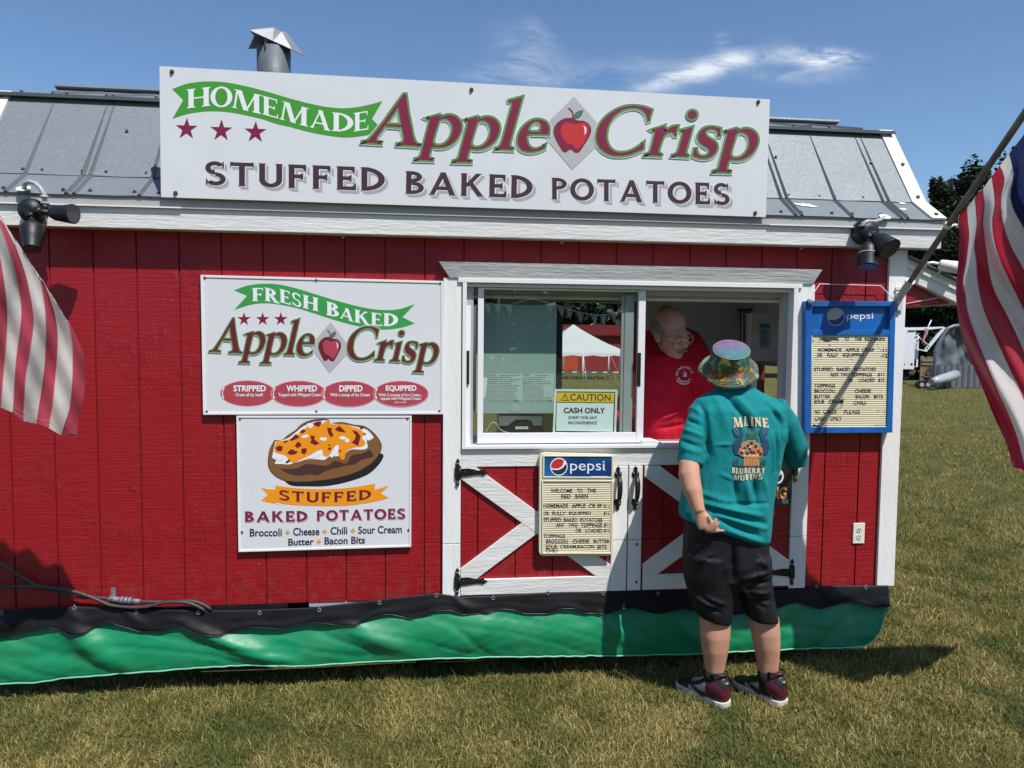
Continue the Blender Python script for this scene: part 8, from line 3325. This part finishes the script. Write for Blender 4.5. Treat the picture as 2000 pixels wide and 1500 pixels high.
for ex, ey in cor + [(0, TH), (0, -TH), (TH, 0), (-TH, 0)]:
    m = MB()
    m.tube([(TX + ex, TY + ey, GZ), (TX + ex, TY + ey, ez)], .06, 8)
    m.build('pole', M_TENT, tn)
    m = MB()
    m.tube([(TX + ex, TY + ey, ez), (TX + ex * 1.35, TY + ey * 1.35, GZ)], .015, 5)
    m.build('guy_rope', M_TENT, tn)
ch0 = thing('folding_chair', (0, 0, 0), 'brown folding chair in the rows under the pole tent', 'chair', 'folding chairs under the tent')
M_CH = mat('brown_chair', (0.10, 0.085, 0.07, 1), 0.5)
m = MB()
m.box(-.2, .2, -.2, .2, .43, .46)
m.build('seat', M_CH, ch0)
m = MB()
m.box(-.2, .2, .2, .23, .62, .86)
m.build('backrest', M_CH, ch0)
for sx in (-.19, .19):
    m = MB()
    m.tube([(sx, -.25, 0), (sx, .22, .86)], .016, 6)
    m.build('leg', M_CH, ch0)
    m = MB()
    m.tube([(sx * .9, .25, 0), (sx * .9, -.12, .46)], .016, 6)
    m.build('leg', M_CH, ch0)


def dup(root, loc, rz):
    r = root.copy()
    COL.objects.link(r)
    r.location, r.rotation_euler = loc, (0, 0, rz)
    for c in list(root.children):
        q = c.copy()
        COL.objects.link(q)
        q.parent = r
        q.matrix_parent_inverse = c.matrix_parent_inverse
    return r


spots = []
for row in range(2):
    for k in range(11):
        spots.append((TX - 3.4 + k * .78 + .3 * row, TY - 4.2 + row * 1.5, R_.uniform(-.5, .5) + PI * row))
for i, (x, y, rz) in enumerate(spots):
    if i == 0:
        ch0.location, ch0.rotation_euler = (x, y, GZ), (0, 0, rz)
    else:
        dup(ch0, (x, y, GZ), rz)
for k in range(3):
    tb = thing('folding_table', (TX - 2.6 + k * 2.7, TY - 3.4, GZ), 'long white table between the chair rows under the pole tent', 'table', 'tables under the tent')
    m = MB()
    x = TX - 2.6 + k * 2.7
    m.box(x - 1.2, x + 1.2, TY - 3.75, TY - 3.05, GZ + .70, GZ + .74)
    m.build('tabletop', M_TENT, tb)
    for sx in (-1, 1):
        m = MB()
        m.tube([(x + sx, TY - 3.65, GZ), (x + sx, TY - 3.4, GZ + .7), (x + sx, TY - 3.15, GZ)], .02, 6)
        m.build('leg', M_ALUG, tb)
rbn = thing('red_building', (22, 66, GZ), 'long red building with a pale roof line behind the pole tent', 'building')
m = MB()
m.box(9, 24, 66, 72, GZ, GZ + 3.6)
m.build('wall', mat('barn_red_wall', (0.25, 0.02, 0.02, 1), 0.7), rbn)
m = MB()
m.prism([(8.6, 65.6, GZ + 3.55), (24.4, 65.6, GZ + 3.55), (24.4, 69, GZ + 4.6), (8.6, 69, GZ + 4.6)], (0, 0, .12))
m.build('roof', mat('red_metal_roof', (0.10, 0.012, 0.014, 1), 0.8, spec=0.1), rbn)
m = MB()
m.box(12.6, 16.2, 65.9, 65.99, GZ, GZ + 2.6)
m.build('door', mat('orange_red_door', (0.45, 0.06, 0.02, 1), 0.6), rbn)
pth = MB()
pth.add([(-12, 44.2, GZ + .03), (21, 45.0, GZ + .03), (21, 48.6, GZ + .03), (-12, 47.6, GZ + .03)], [(0, 1, 2, 3)])
o = pth.build('path', mat('pale_gravel', (0.40, 0.37, 0.32, 1), 0.9))
add_props(o, 'pale gravel path across the fairground', 'path', kind='structure')
# pennant string
YN_ = 11.0
bn = [(930, 588), (945, 591), (953, 592), (973, 595), (995, 596), (1040, 583), (1075, 592), (1097, 599), (1113, 604), (1135, 611), (1162, 615), (1180, 616), (1200, 613), (1230, 604)]


def mir(px, py, y):
    w = W(px, py - 22, y)
    return Vector((w.x, -y, w.z))


st = thing('pennant_string', mir(1075, 600, YN_), 'string of small white pennants behind the photographer, mirrored in the window glass', 'bunting')
m = MB()
m.tube([mir(a, b, YN_) for a, b in bn], .012, 5)
m.build('cord', M_TENT, st)
for px, py in bn[2:5] + bn[6:13]:
    c = mir(px, py, YN_)
    m = MB()
    m.prism([c + Vector((-.075, 0, -.01)), c + Vector((.075, 0, -.01)), c + Vector((.02, .03, -.22))], (0, .006, 0))
    m.build('pennant', M_TENT, st)
